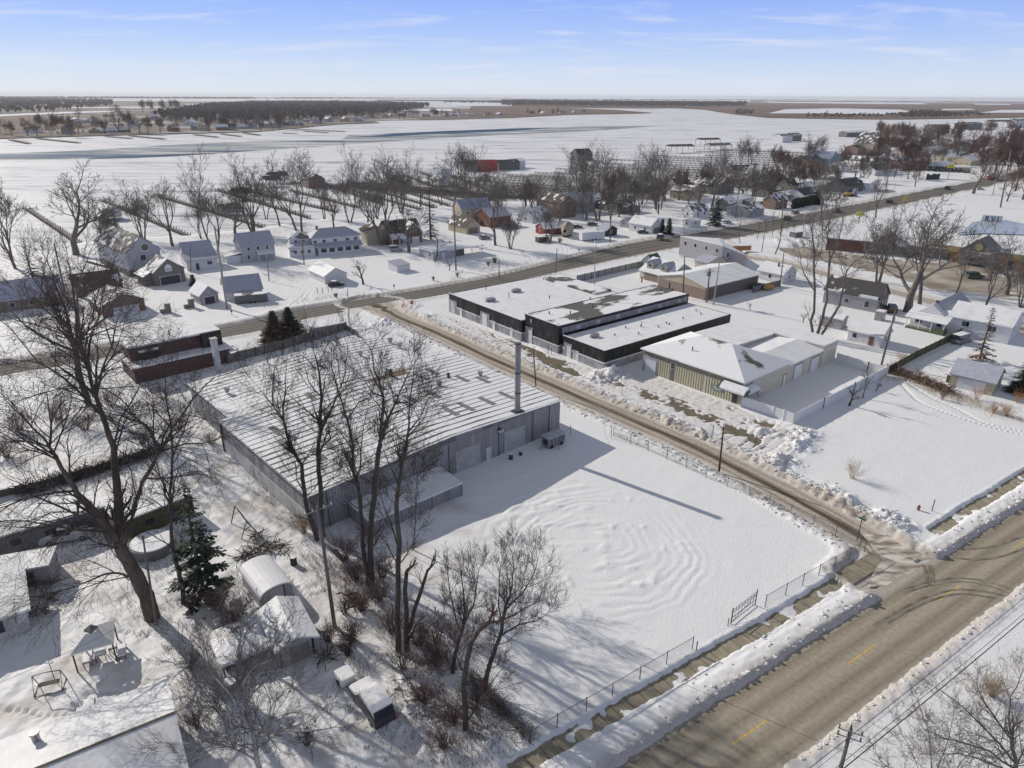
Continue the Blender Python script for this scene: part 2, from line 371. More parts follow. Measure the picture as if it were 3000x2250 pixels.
TRACKS = [smooth_line(GL(l), 2) for l in (
    [(1440, 1010), (1500, 1000), (1545, 1010), (1600, 1060), (1640, 1120), (1660, 1150)],
    [(1400, 1000), (1490, 1030), (1560, 1080), (1620, 1125)], [(1290, 950), (1360, 965), (1450, 985), (1520, 1020)],
    [(1250, 900), (1330, 905), (1400, 950), (1440, 990)], [(1200, 935), (1270, 930), (1330, 945)],
    [(2060, 1330), (2130, 1330), (2190, 1310), (2230, 1270), (2260, 1240)], [(2000, 1290), (2100, 1290), (2180, 1255), (2200, 1225), (2150, 1200)],
    [(2080, 1345), (2160, 1345), (2230, 1330), (2290, 1290)], [(1850, 1140), (1960, 1170), (2080, 1210), (2180, 1250)],
    [(640, 885), (700, 870), (800, 850), (880, 845), (900, 880)], [(760, 800), (830, 790), (900, 800), (980, 790), (1060, 770)], [(780, 860), (850, 880), (930, 880), (1010, 860)], [(700, 830), (790, 838), (860, 832)],
    [(450, 850), (500, 880), (530, 930), (560, 950)], [(1400, 700), (1450, 720), (1530, 740), (1560, 780)], [(1700, 690), (1740, 720), (1790, 740)], [(1880, 690), (1900, 715), (1960, 720)], [(1990, 620), (2040, 640), (2070, 680)],
    [(2200, 610), (2240, 640), (2250, 660)], [(2400, 590), (2440, 600), (2470, 612)], [(2170, 745), (2260, 770), (2330, 800)], [(1640, 700), (1660, 740), (1640, 770)], [(1250, 760), (1330, 790), (1400, 800)],
    [(2620, 930), (2680, 950), (2720, 960)], [(2320, 860), (2400, 880), (2480, 910), (2560, 930)], [(2700, 1060), (2760, 1030), (2810, 1010)], [(540, 870), (520, 900), (515, 925), (540, 955)], [(760, 820), (900, 850), (860, 900)],
    [(1250, 2230), (1230, 2150), (1160, 2060), (1130, 1950)], [(990, 1870), (1060, 1960), (1130, 2060), (1200, 2200)])]
FOOT = [smooth_line(GL(l), 1) for l in (
    [(2640, 1130), (2690, 1180), (2760, 1210), (2850, 1240), (2930, 1262), (3030, 1285)], [(2650, 1120), (2720, 1165), (2800, 1200), (2890, 1245), (3040, 1275)],
    [(25, 2085), (75, 2090), (140, 2105), (200, 2100), (262, 2040), (300, 2030), (390, 2045), (420, 2035), (510, 1985)],
    [(350, 1855), (400, 1862), (440, 1868)], [(830, 1690), (865, 1715), (890, 1745), (925, 1750), (960, 1735)], [(262, 2040), (270, 2015), (290, 1995)])]

def axis_samples(lo, a, b, hi, step, grow=1.06):
    mid = list(np.arange(a, b, step)); L = []; s = step; x = a
    while x > lo: s *= grow; x -= s; L.append(x)
    R = []; s = step; x = mid[-1]
    while x < hi: s *= grow; x += s; R.append(x)
    return np.array(L[::-1]+mid+R)
def grid_mesh(name, xs, ys, Z):
    nx, ny = len(xs), len(ys)
    XX, YY = np.meshgrid(xs, ys)
    co = np.stack([XX, YY, Z], -1).astype(np.float32).reshape(-1)
    i = np.arange(nx-1)[None, :]+np.arange(ny-1)[:, None]*nx
    q = np.stack([i, i+1, i+1+nx, i+nx], -1).reshape(-1).astype(np.int32)
    me = bpy.data.meshes.new(name); nq = (nx-1)*(ny-1)
    me.vertices.add(nx*ny); me.vertices.foreach_set('co', co)
    me.loops.add(nq*4); me.loops.foreach_set('vertex_index', q)
    me.polygons.add(nq); me.polygons.foreach_set('loop_start', np.arange(0, nq*4, 4, dtype=np.int32))
    me.polygons.foreach_set('use_smooth', np.ones(nq, bool))
    me.update(calc_edges=True); return me
# snow material: white, faint grey dust where it has been ploughed or driven
def snow_ground_mat():
    m = bpy.data.materials.new('snow_ground'); nt, N, L = nodes(m); b = N['Principled BSDF']
    b.inputs['Roughness'].default_value = .6; b.inputs['Specular IOR Level'].default_value = .2
    tc = N.new('ShaderNodeTexCoord'); at = N.new('ShaderNodeAttribute'); at.attribute_name = 'dirt'
    nz = N.new('ShaderNodeTexNoise'); nz.inputs['Scale'].default_value = 1.1; nz.inputs['Detail'].default_value = 7; nz.inputs['Roughness'].default_value = .7
    L.new(tc.outputs['Object'], nz.inputs['Vector'])
    ad = N.new('ShaderNodeMath'); ad.operation = 'MULTIPLY_ADD'; ad.inputs[1].default_value = 1.5; ad.inputs[2].default_value = -.75
    L.new(nz.outputs[0], ad.inputs[0])
    a2 = N.new('ShaderNodeMath'); a2.operation = 'MULTIPLY_ADD'; a2.inputs[1].default_value = 1.0; L.new(ad.outputs[0], a2.inputs[0])
    sc = N.new('ShaderNodeMath'); sc.operation = 'MULTIPLY'; sc.inputs[1].default_value = 1.0
    # dirt*(1+noise)
    m1 = N.new('ShaderNodeMath'); m1.operation = 'MULTIPLY_ADD'; L.new(at.outputs['Fac'], m1.inputs[0]); L.new(ad.outputs[0], m1.inputs[1]); L.new(at.outputs['Fac'], m1.inputs[2])
    m1.use_clamp = True
    mx = N.new('ShaderNodeMix'); mx.data_type = 'RGBA'; L.new(m1.outputs[0], mx.inputs[0])
    mx.inputs[6].default_value = (.80, .80, .81, 1); mx.inputs[7].default_value = (.40, .335, .27, 1)
    L.new(mx.outputs[2], b.inputs['Base Color'])
    n2 = N.new('ShaderNodeTexNoise'); n2.inputs['Scale'].default_value = 3.2; n2.inputs['Detail'].default_value = 8; n2.inputs['Roughness'].default_value = .62
    L.new(tc.outputs['Object'], n2.inputs['Vector'])
    bp = N.new('ShaderNodeBump'); bp.inputs['Strength'].default_value = .5; bp.inputs['Distance'].default_value = .12
    L.new(n2.outputs[0], bp.inputs['Height']); L.new(bp.outputs[0], b.inputs['Normal'])
    return m
xs = axis_samples(-900, -60, 92, 1300, .25, 1.03); ys = axis_samples(20, 38, 145, 1400, .25, 1.022)
XX, YY = np.meshgrid(xs, ys); ZZ = ground_height(XX, YY)
me = grid_mesh('snow_ground', xs, ys, ZZ)
dirt = np.zeros(XX.shape)
for nm, line, hw, bk in ROADS:
    d, s, t = pdist(XX, YY, line); w = {'main': 3.0, 'side': 2.0, 'front': 1.6, 'second': 3}[nm]
    dirt = np.maximum(dirt, {'main': .55, 'side': .75, 'front': .6, 'second': .5}[nm]*sst((mainw(XX) if nm == 'main' else sidew(YY) if nm == 'side' else hw)+w, (mainw(XX) if nm == 'main' else sidew(YY) if nm == 'side' else hw)+.2, d))
dirt = np.maximum(dirt, .22*inpoly(XX, YY, court_poly)); dirt = np.maximum(dirt, .4*inpoly(XX, YY, lot_poly))
dirt = np.maximum(dirt, .5*sst(0, 12, -(XX-2))*sst(100, 88, YY)*np.clip(.15+fbm(XX, YY, 3, 4, 55)*3.2, 0, 1))
at = me.attributes.new('dirt', 'FLOAT', 'POINT'); at.data.foreach_set('value', dirt.astype(np.float32).reshape(-1))
me.materials.append(snow_ground_mat())
tag(link('snow_ground', me), kind='structure')

# ---------------------------------------------------------------- road sheets
def road_mat(name, stops, hw, streak=.35, grain=.15, bumpy=.15, long=.04):
    """stops: (u in 0..1 across, colour). streaks run along the road"""
    m = bpy.data.materials.new(name); nt, N, L = nodes(m); b = N['Principled BSDF']; b.inputs['Roughness'].default_value = .85; b.inputs['Specular IOR Level'].default_value = .2
    uv = N.new('ShaderNodeUVMap'); mp = N.new('ShaderNodeMapping'); mp.inputs['Scale'].default_value = (1, long, 1); L.new(uv.outputs[0], mp.inputs[0])
    nz = N.new('ShaderNodeTexNoise'); nz.inputs['Scale'].default_value = 1.6; nz.inputs['Detail'].default_value = 6; L.new(mp.outputs[0], nz.inputs['Vector'])
    sx = N.new('ShaderNodeSeparateXYZ'); L.new(uv.outputs[0], sx.inputs[0])
    f = N.new('ShaderNodeMath'); f.operation = 'MULTIPLY_ADD'; f.inputs[1].default_value = 1/(2*hw); f.inputs[2].default_value = .5; L.new(sx.outputs[0], f.inputs[0])
    w = N.new('ShaderNodeMath'); w.operation = 'MULTIPLY_ADD'; w.inputs[1].default_value = streak; L.new(nz.outputs[0], w.inputs[0]); 
    s0 = N.new('ShaderNodeMath'); s0.operation = 'SUBTRACT'; s0.inputs[1].default_value = streak*.5; L.new(f.outputs[0], s0.inputs[0]); L.new(s0.outputs[0], w.inputs[2])
    cr = N.new('ShaderNodeValToRGB'); e = cr.color_ramp.elements
    e[0].position = stops[0][0]; e[0].color = (*stops[0][1], 1); e[1].position = stops[-1][0]; e[1].color = (*stops[-1][1], 1)
    for p, c in stops[1:-1]:
        q = e.new(p); q.color = (*c, 1)
    L.new(w.outputs[0], cr.inputs[0])
    n2 = N.new('ShaderNodeTexNoise'); n2.inputs['Scale'].default_value = 2.2; n2.inputs['Detail'].default_value = 7; L.new(uv.outputs[0], n2.inputs['Vector'])
    mr = N.new('ShaderNodeMapRange'); mr.inputs[1].default_value = .3; mr.inputs[2].default_value = .7; mr.inputs[3].default_value = 1-grain; mr.inputs[4].default_value = 1+grain; L.new(n2.outputs[0], mr.inputs[0])
    mx = N.new('ShaderNodeMix'); mx.data_type = 'RGBA'; mx.blend_type = 'MULTIPLY'; mx.inputs[0].default_value = 1; L.new(cr.outputs[0], mx.inputs[6]); L.new(mr.outputs[0], mx.inputs[7])
    L.new(mx.outputs[2], b.inputs['Base Color'])
    bp = N.new('ShaderNodeBump'); bp.inputs['Strength'].default_value = bumpy; bp.inputs['Distance'].default_value = .06; L.new(n2.outputs[0], bp.inputs['Height']); L.new(bp.outputs[0], b.inputs['Normal'])
    return m
def strip(name, line, hw0, z, m, parent=None, n=2):
    me = bpy.data.meshes.new(name); v = []; f = []; uvs = []; acc = 0; k = len(line)
    for i, p in enumerate(line):
        a = line[max(i-1, 0)]; b = line[min(i+1, k-1)]; dx, dy = b[0]-a[0], b[1]-a[1]; l = hypot(dx, dy); nx, ny = -dy/l, dx/l
        if i: acc += hypot(p[0]-line[i-1][0], p[1]-line[i-1][1])
        hw = float(hw0(p[0], p[1])) if callable(hw0) else hw0; U = (5.4 if name == 'main_road' else 4.4) if callable(hw0) else hw
        for j in (1, -1): v.append((p[0]+nx*hw*j, p[1]+ny*hw*j, z)); uvs.append((-U*j, acc))
    for i in range(k-1): f.append((2*i, 2*i+1, 2*i+3, 2*i+2))
    me.from_pydata(v, [], f); ul = me.uv_layers.new(name='UVMap')
    for lp in me.loops: ul.data[lp.index].uv = uvs[lp.vertex_index]
    me.materials.append(m); return link(name, me, parent)
def sheet(name, pts, z, m, parent=None):
    return MB().poly([(p[0], p[1], z) for p in pts]).build(name, m, parent)
A1 = (.38, .335, .26); A2 = (.25, .215, .163); A0 = (.36, .32, .27)
m_front = road_mat('salted_asphalt', [(0, (.42, .38, .33)), (.10, A2), (.22, A1), (.34, A2), (.46, A1), (.54, A1), (.66, A2), (.78, A1), (.90, A2), (1, (.42, .38, .33))], 3.9, .13, .14, long=.012)
m_main = road_mat('worn_main_road', [(0, (.5, .47, .43)), (.10, (.22, .205, .18)), (.22, (.10, .095, .088)), (.32, (.19, .178, .155)), (.42, (.105, .10, .09)), (.5, (.20, .185, .16)), (.60, (.10, .094, .086)), (.70, (.19, .175, .15)), (.80, (.11, .103, .095)), (.9, (.22, .20, .175)), (1, (.5, .47, .43))], 4.9, .16, .15, long=.025)
m_side = road_mat('brown_slush', [(0, (.66, .63, .60)), (.13, (.50, .45, .40)), (.22, (.33, .28, .23)), (.31, (.47, .42, .355)), (.40, (.27, .22, .175)), (.455, (.085, .066, .05)), (.54, (.11, .086, .064)), (.58, (.30, .25, .20)), (.67, (.48, .43, .375)), (.75, (.29, .24, .195)), (.83, (.50, .455, .405)), (1, (.68, .65, .62))], 3.3, .26, .22, .35, long=.06)
m_second = road_mat('snow_packed_road', [(0, (.6, .57, .53)), (.3, (.36, .32, .27)), (.5, (.47, .44, .39)), (.7, (.33, .29, .245)), (1, (.6, .57, .53))], 3.0, .4, .2, .2)
mr_o = tag(strip('main_road', main_c, lambda x, y: mainw(x)+1.1, 0.0, m_main), kind='structure')
sd_o = tag(strip('side_street', side_c, lambda x, y: float(sidew(y))+1.2, .012, m_side), kind='structure')
fr_o = tag(strip('front_road', front_c, 4.8, .024, m_front), kind='structure')
tag(strip('back_road', second_c, 4.0, .004, m_second), kind='structure')
M_lot = mat('parking_lot_surface', (.23, .19, .15), .85, .25, .12, .2, 3, col2=(.46, .41, .35), detail=8)
tag(sheet('parking_lot', lot_poly, -.02, M_lot), kind='structure')
M_court = mat('court_asphalt', (.155, .13, .095), .85, .2, .8, .2, 6)
tag(sheet('forecourt', court_poly, .16, M_court), kind='structure')
M_walk = mat('concrete_walk', (.31, .275, .205), .85, .15, .9, .15, 8)
def slab_walk(line):
    w = strip('pavement', smooth_line(line, 2), 1.1, .03, M_walk); tag(w, kind='structure')
    j = MB(); L = smooth_line(line, .25); acc = 0; nxt = 1.5
    for a, b in zip(L[:-1], L[1:]):
        acc += hypot(b[0]-a[0], b[1]-a[1])
        if acc > nxt:
            nxt += 1.55; dx, dy = b[0]-a[0], b[1]-a[1]; l = hypot(dx, dy); ux, uy = dx/l, dy/l
            j.poly([(b[0]-uy*1.1-ux*.03, b[1]+ux*1.1-uy*.03, .036), (b[0]+uy*1.1-ux*.03, b[1]-ux*1.1-uy*.03, .036), (b[0]+uy*1.1+ux*.03, b[1]-ux*1.1+uy*.03, .036), (b[0]-uy*1.1+ux*.03, b[1]+ux*1.1+uy*.03, .036)])
    j.build('paving_joint', mat('joint', (.06, .05, .04), .9), w)
slab_walk(walk1); slab_walk(walk2)
# markings: children of the road they are painted on
M_yel = mat('worn_yellow_paint', (.66, .44, .09), .7, .25, 2.5, detail=6)
nv = (-fd[1], fd[0]); mk = MB()
for k in range(-3, 9):
    t = -2.4+k*16.6
    p = (fc0[0]+fd[0]*t, fc0[1]+fd[1]*t); q = (p[0]+fd[0]*4.6, p[1]+fd[1]*4.6)
    mk.poly([(p[0]-nv[0]*.07, p[1]-nv[1]*.07, .030), (q[0]-nv[0]*.07, q[1]-nv[1]*.07, .030), (q[0]+nv[0]*.07, q[1]+nv[1]*.07, .030), (p[0]+nv[0]*.07, p[1]+nv[1]*.07, .030)])
mk.build('centre_line', M_yel, fr_o)
M_tm = mat('wet_tyre_mark', (.12, .10, .075), .6, .3, .8, col2=(.30, .26, .20), detail=8)
for k, l in enumerate(([(2640, 1730), (2730, 1704), (2817, 1694), (2899, 1706), (2970, 1730), (3030, 1760)], [(2645, 1739), (2730, 1714), (2817, 1704), (2899, 1717), (2965, 1742)], [(2560, 1832), (2653, 1778), (2730, 1744), (2817, 1727), (2923, 1741), (3000, 1765)], [(2600, 1826), (2660, 1790), (2735, 1757), (2817, 1740), (2915, 1753)], [(2700, 1622), (2798, 1609), (2894, 1604), (3000, 1570), (3080, 1530)], [(2720, 1618), (2779, 1632), (2865, 1640), (2943, 1628), (3040, 1590)], [(2705, 1655), (2713, 1680), (2716, 1712)], [(2722, 1655), (2730, 1680), (2733, 1706)])):
    tag(strip('tyre_mark', smooth_line(GL(l), 1), .13 if k < 6 else .22, .036+.003*k, M_tm, fr_o))

ap = GL([(2520, 1560), (2600, 1570), (2680, 1550), (2760, 1556), (2830, 1578), (2800, 1600), (2752, 1615), (2735, 1642), (2700, 1650), (2682, 1678), (2640, 1686), (2600, 1716), (2545, 1722), (2560, 1680), (2590, 1640)], 0)
R_ = random.Random(12); q_ = []
for a, b in zip(ap, ap[1:]+ap[:1]):
    n_ = max(2, int(hypot(b[0]-a[0], b[1]-a[1])/.9)); q_ += [(a[0]+(b[0]-a[0])*k/n_+R_.uniform(-.22, .22), a[1]+(b[1]-a[1])*k/n_+R_.uniform(-.22, .22)) for k in range(n_)]
tag(sheet('slush_apron', q_, .033, mat('trodden_slush', (.24, .195, .15), .85, 0, .9, .4, 5, col2=(.66, .61, .55), stretch=(.5, 1.2, 1), lo=.38, hi=.6, detail=8), fr_o))
# ---------------------------------------------------------------- river, far shore
def ice_mat():
    m = bpy.data.materials.new('river_ice'); nt, N, L = nodes(m); b = N['Principled BSDF']; b.inputs['Roughness'].default_value = .6; b.inputs['Specular IOR Level'].default_value = .2
    tc = N.new('ShaderNodeTexCoord'); mp = N.new('ShaderNodeMapping'); mp.inputs['Rotation'].default_value = (0, 0, radians(-25)); mp.inputs['Scale'].default_value = (.016, .075, 1); L.new(tc.outputs['Object'], mp.inputs[0])
    n1 = N.new('ShaderNodeTexNoise'); n1.inputs['Scale'].default_value = 1; n1.inputs['Detail'].default_value = 9; n1.inputs['Roughness'].default_value = .72; L.new(mp.outputs[0], n1.inputs['Vector'])
    cr = N.new('ShaderNodeValToRGB'); e = cr.color_ramp.elements; e[0].position = .34; e[0].color = (.22, .23, .25, 1); e[1].position = .52; e[1].color = (.78, .78, .79, 1); q = e.new(.41); q.color = (.56, .57, .59, 1)
    L.new(n1.outputs[0], cr.inputs[0]); L.new(cr.outputs[0], b.inputs['Base Color'])
    bp = N.new('ShaderNodeBump'); bp.inputs['Strength'].default_value = .6; bp.inputs['Distance'].default_value = .8; L.new(n1.outputs[0], bp.inputs['Height']); L.new(bp.outputs[0], b.inputs['Normal'])
    return m
ice = MB().poly([(-16000, 60, -.6), (16000, 60, -.6), (16000, 16500, -.6), (-16000, 16500, -.6)]).build('river_ice', ice_mat()); tag(ice, kind='structure')
def water_mat():
    m = bpy.data.materials.new('open_water'); nt, N, L = nodes(m); b = N['Principled BSDF']; b.inputs['Roughness'].default_value = .75; b.inputs['Specular IOR Level'].default_value = .08
    tc = N.new('ShaderNodeTexCoord'); mp = N.new('ShaderNodeMapping'); mp.inputs['Rotation'].default_value = (0, 0, radians(-35)); mp.inputs['Scale'].default_value = (.006, .03, 1); L.new(tc.outputs['Object'], mp.inputs[0])
    n1 = N.new('ShaderNodeTexNoise'); n1.inputs['Scale'].default_value = 1; n1.inputs['Detail'].default_value = 8; n1.inputs['Roughness'].default_value = .65; L.new(mp.outputs[0], n1.inputs['Vector'])
    cr = N.new('ShaderNodeValToRGB'); e = cr.color_ramp.elements; e[0].position = .36; e[0].color = (.045, .09, .15, 1); e[1].position = .60; e[1].color = (.60, .61, .63, 1); q = e.new(.44); q.color = (.16, .22, .28, 1); q = e.new(.51); q.color = (.36, .375, .38, 1)
    L.new(n1.outputs[0], cr.inputs[0]); L.new(cr.outputs[0], b.inputs['Base Color']); return m
wat = sheet('river_water', GL([(-200, 468), (-200, 458), (0, 450), (250, 441), (500, 425), (750, 413), (1000, 410), (1020, 396), (1130, 391), (1500, 376), (1700, 371), (1950, 368), (1900, 371.5), (1700, 385), (1500, 394), (1250, 406), (1000, 424), (750, 441), (620, 451), (400, 462), (200, 466)], -.5), -.45, water_mat()); tag(wat, kind='structure')
M_deep = mat('deep_water', (.03, .08, .15), .7, .3, .02, spec=.08)
tag(sheet('river_channel', GL([(250, 466), (330, 457), (480, 453), (640, 449), (500, 458), (380, 463)], -.5), -.30, M_deep), kind='structure')
tag(sheet('river_channel', GL([(1030, 402), (1080, 399), (1150, 392), (1300, 384), (1500, 377.5), (1620, 374), (1500, 384), (1350, 390), (1250, 394), (1120, 401)], -.5), -.30, M_deep), kind='structure')
M_marsh = mat('marsh_reeds', (.115, .068, .048), .95, .3, .004, col2=(.19, .125, .085), detail=8)
M_land = mat('far_shore_ground', (.16, .125, .10), .95, .3, .006, col2=(.5, .48, .47), detail=9, lo=.54, hi=.66)
def land(name, px, m, z): return tag(sheet(name, GL(px, 0), z, m), kind='structure')
land('far_shore', [(-900, 418), (0, 406), (339, 396), (509, 392), (750, 386), (869, 375), (987, 364), (1113, 360), (1089, 353), (1326, 350), (1500, 345), (1670, 336), (1750, 334), (1560, 318), (1350, 316), (1150, 313), (1000, 308), (600, 297), (-900, 290)], M_land, .3)
land('marsh', [(1400, 343), (1500, 344), (1670, 336), (1856, 333), (1914, 331), (1800, 322), (1700, 318), (1500, 312), (1380, 312), (1370, 330)], M_marsh, .7)
land('marsh', [(-400, 408), (0, 397), (120, 385), (260, 370), (330, 352), (200, 340), (0, 344), (-400, 350)], M_marsh, .7)
land('marsh', [(1960, 316), (2060, 321), (2150, 335), (2250, 345), (2480, 349), (2640, 350), (2900, 346), (3100, 341), (3600, 338), (3600, 302), (3000, 303), (2700, 302), (2300, 301), (2180, 299), (2176, 311)], M_marsh, .7)
land('marsh', [(1500, 314), (1900, 318), (2176, 314), (2176, 306), (1500, 306)], M_marsh, .3)
for k, px in enumerate(([(-200, 342), (0, 342), (160, 335), (330, 329), (340, 325), (180, 329), (0, 337), (-200, 339)], [(190, 318), (470, 316), (470, 312.5), (190, 315)], [(560, 309), (620, 311), (620, 306), (540, 305)], [(530, 297.5), (760, 298), (1000, 293), (1150, 291), (960, 287), (740, 291), (560, 293.5)], [(1270, 327), (1330, 326), (1320, 319), (1150, 320), (1140, 325)], [(2250, 333), (2420, 333), (2560, 337), (2690, 331), (2640, 322), (2450, 318), (2300, 321)], [(2870, 331), (3100, 331), (3100, 321), (2930, 323)], [(2760, 324), (2860, 322), (2840, 319), (2760, 320)], [(1330, 312), (1470, 310.5), (1460, 299), (1320, 298)], [(2250, 301.5), (2560, 305), (2720, 306), (2700, 302), (2480, 298.5), (2250, 297)], [(2860, 307), (2960, 308), (2960, 305), (2850, 304)])):
    land('frozen_pond', px, M_snow, 1.1)

# broken snow chunks along the banks
def chunks(name, spots, seed, smin=.035, smax=.17):
    R = random.Random(seed); b = MB()
    for x, y, z in spots:
        s = smin+(smax-smin)*R.random()**2.2; n = len(b.v)
        for i in range(8):
            b.v.append((x+((i & 1)-.5)*2*s*R.uniform(.6, 1.2), y+((i >> 1 & 1)-.5)*2*s*R.uniform(.6, 1.2), z+((i >> 2)-.35)*1.5*s*R.uniform(.6, 1.2)))
        for q in ((0, 2, 3, 1), (4, 5, 7, 6), (0, 1, 5, 4), (1, 3, 7, 5), (3, 2, 6, 7), (2, 0, 4, 6)): b.f.append(tuple(n+i for i in q)); b.m.append(0)
    return tag(b.build(name, M_chunk, None), kind='stuff')
M_chunk = mat('broken_snow', (.62, .59, .55), .7, 0, 1.5, .5, 14, col2=(.80, .80, .81), lo=.4, hi=.55)
rg = np.random.default_rng(4); cx_, cy_ = [], []
def along(line, lo, hi, n, both=True):
    L_ = np.array(line); i = rg.integers(0, len(L_)-1, n); t = rg.random(n); p = L_[i]+(L_[i+1]-L_[i])*t[:, None]; d = L_[i+1]-L_[i]; d = d/np.linalg.norm(d, axis=1)[:, None]
    o = rg.uniform(lo, hi, n)*(np.where(rg.random(n) < .5, 1, -1) if both else 1); cx_.append(p[:, 0]-d[:, 1]*o); cy_.append(p[:, 1]+d[:, 0]*o)
along(side_c[6:40], 3.4, 5.6, 1500); along(front_c[8:40], 4.0, 4.4, 700); along(front_c[8:40], 4.0, 6.4, 200, False)
for (px, py), rad, n in (((1760, 1110), 2.2, 160), ((1800, 1095), 2.2, 160), ((2280, 1350), 2.2, 160), ((2345, 1275), 2.4, 200), ((2340, 1310), 1.8, 120), ((2420, 1440), 2.0, 100), ((2600, 1520), 1.8, 100), ((2640, 1540), 1.6, 100), ((2040, 1275), 1.8, 120), ((1960, 1240), 1.8, 100), ((1900, 1210), 1.8, 90), ((1240, 2090), 2.5, 160), ((1130, 2120), 3, 120), ((1260, 1975), 1.5, 90)):
    x, y = G(px, py); cx_.append(x+rg.normal(0, rad*.6, n)); cy_.append(y+rg.normal(0, rad*.6, n))
CX, CY = np.concatenate(cx_)[None, :], np.concatenate(cy_)[None, :]; CZ = ground_height(CX, CY)
k_ = (CZ[0] > .05); chunks('snow_rubble', zip(CX[0][k_].tolist(), CY[0][k_].tolist(), CZ[0][k_].tolist()), 3)
# ---------------------------------------------------------------- buildings
class Bld:
    def __init__(s, name, label, cat, B, ang=41, w=8., d=8., group=None, z=BASE):
        if isinstance(B[0], tuple): B = B[0]
        x, y = G(*B); s.x, s.y, s.ang = x, y, radians(ang)
        s.root = thing(name, label, cat, (x, y, z), s.ang, group)
        s.w = s.along(w, 0) if isinstance(w, tuple) else w
        s.d = s.along(d, 1) if isinstance(d, tuple) else d
        s.B = B; s.rect = (0, 0, s.w, s.d)
    def along(s, px, ax):
        x, y = G(*px); a = s.ang+(pi/2 if ax else 0)
        return (x-s.x)*cos(a)+(y-s.y)*sin(a)
    def loc(s, px, z=.3):                       # local coordinates of a surveyed point
        x, y = G(px[0], px[1], z); dx, dy = x-s.x, y-s.y
        return (dx*cos(s.ang)+dy*sin(s.ang), -dx*sin(s.ang)+dy*cos(s.ang))
    def eave(s, py): return HT(s.B, py)-.3
    def part(s, mb, name, m, parent=None, label=None):
        o = mb.build(name, m, parent or s.root)
        if label: o['label'] = label
        return o
    def walls(s, h, m, gable=None, rise=0, rect=None, z0=-.5, name='wall', mono=None, mg=None):
        x0, y0, x1, y1 = rect or s.rect; b = MB()
        if gable == 'y': b.extr([(x0, z0), (x1, z0), (x1, h), ((x0+x1)/2, h+rise), (x0, h)], 'y', y0, y1)
        elif gable == 'x': b.extr([(y0, z0), (y1, z0), (y1, h), ((y0+y1)/2, h+rise), (y0, h)], 'x', x0, x1)
        elif mono: b.prism([(x0, y0), (x1, y0), (x1, y1), (x0, y1)], z0, [h+q for q in mono])
        else: b.prism([(x0, y0), (x1, y0), (x1, y1), (x0, y1)], z0, h)
        return s.part(b, name, m)
    def gable(s, h, rise, axis, m, rect=None, oh=.4, ohe=.3, t=.2, name='roof', parent=None):
        x0, y0, x1, y1 = rect or s.rect
        a0, a1, c0, c1 = (x0, x1, y0, y1) if axis == 'y' else (y0, y1, x0, x1)
        mid = (a0+a1)/2; sl = rise/max(.1, mid-a0); e = .012
        lo = h-oh*sl+e
        prof = [(a0-oh, lo), (mid, h+rise+e), (a1+oh, lo), (a1+oh, lo+t), (mid, h+rise+e+t), (a0-oh, lo+t)]
        b = MB(); b.extr(prof, axis, c0-ohe, c1+ohe)
        return s.part(b, name, m, parent)
    def hip(s, h, rise, axis, m, rect=None, oh=.45, t=.2, run=None, name='roof', ends=(1, 1)):
        x0, y0, x1, y1 = rect or s.rect; x0 -= oh; y0 -= oh; x1 += oh; y1 += oh
        z = h+.012; b = MB()
        W, D = x1-x0, y1-y0
        if axis == 'x':
            r = min(run if run is not None else D/2, W/2-.05); ym = (y0+y1)/2
            A, Bq = (x0+r*ends[0], ym, z+t+rise), (x1-r*ends[1], ym, z+t+rise)
        else:
            r = min(run if run is not None else W/2, D/2-.05); xm = (x0+x1)/2
            A, Bq = (xm, y0+r*ends[0], z+t+rise), (xm, y1-r*ends[1], z+t+rise)
        c = [(x0, y0), (x1, y0), (x1, y1), (x0, y1)]; lo = [(p[0], p[1], z) for p in c]; up = [(p[0], p[1], z+t) for p in c]
        b.poly(lo[::-1])
        for i in range(4): b.poly([lo[i], lo[(i+1) % 4], up[(i+1) % 4], up[i]])
        if axis == 'x':
            b.poly([up[0], up[1], Bq, A]); b.poly([up[1], up[2], Bq]); b.poly([up[2], up[3], A, Bq]); b.poly([up[3], up[0], A])
        else:
            b.poly([up[0], up[1], A]); b.poly([up[1], up[2], Bq, A]); b.poly([up[2], up[3], Bq]); b.poly([up[3], up[0], A, Bq])
        return s.part(b, name, m)
    def flat(s, h, m, rect=None, oh=.15, t=.25, mono=None, name='roof', foot=None):
        x0, y0, x1, y1 = rect or s.rect
        foot = foot or [(x0-oh, y0-oh), (x1+oh, y0-oh), (x1+oh, y1+oh), (x0-oh, y1+oh)]
        q = mono or [0]*len(foot)
        b = MB(); b.prism(foot, [h+.012+i for i in q], [h+.012+t+i for i in q])
        return s.part(b, name, m)
    def at(s, face, u, out, rect=None):
        x0, y0, x1, y1 = rect or s.rect
        return {'f': (x0+u, y0-out), 'l': (x0-out, y0+u), 'r': (x1+out, y0+u), 'b': (x0+u, y1+out)}[face]
    def panel(s, face, u0, u1, z0, z1, o0, o1, rect=None, b=None):
        b = b or MB(); p = s.at(face, u0, o0, rect); q = s.at(face, u1, o1, rect)
        b.box(min(p[0], q[0]), min(p[1], q[1]), z0, max(p[0], q[0]), max(p[1], q[1]), z1); return b
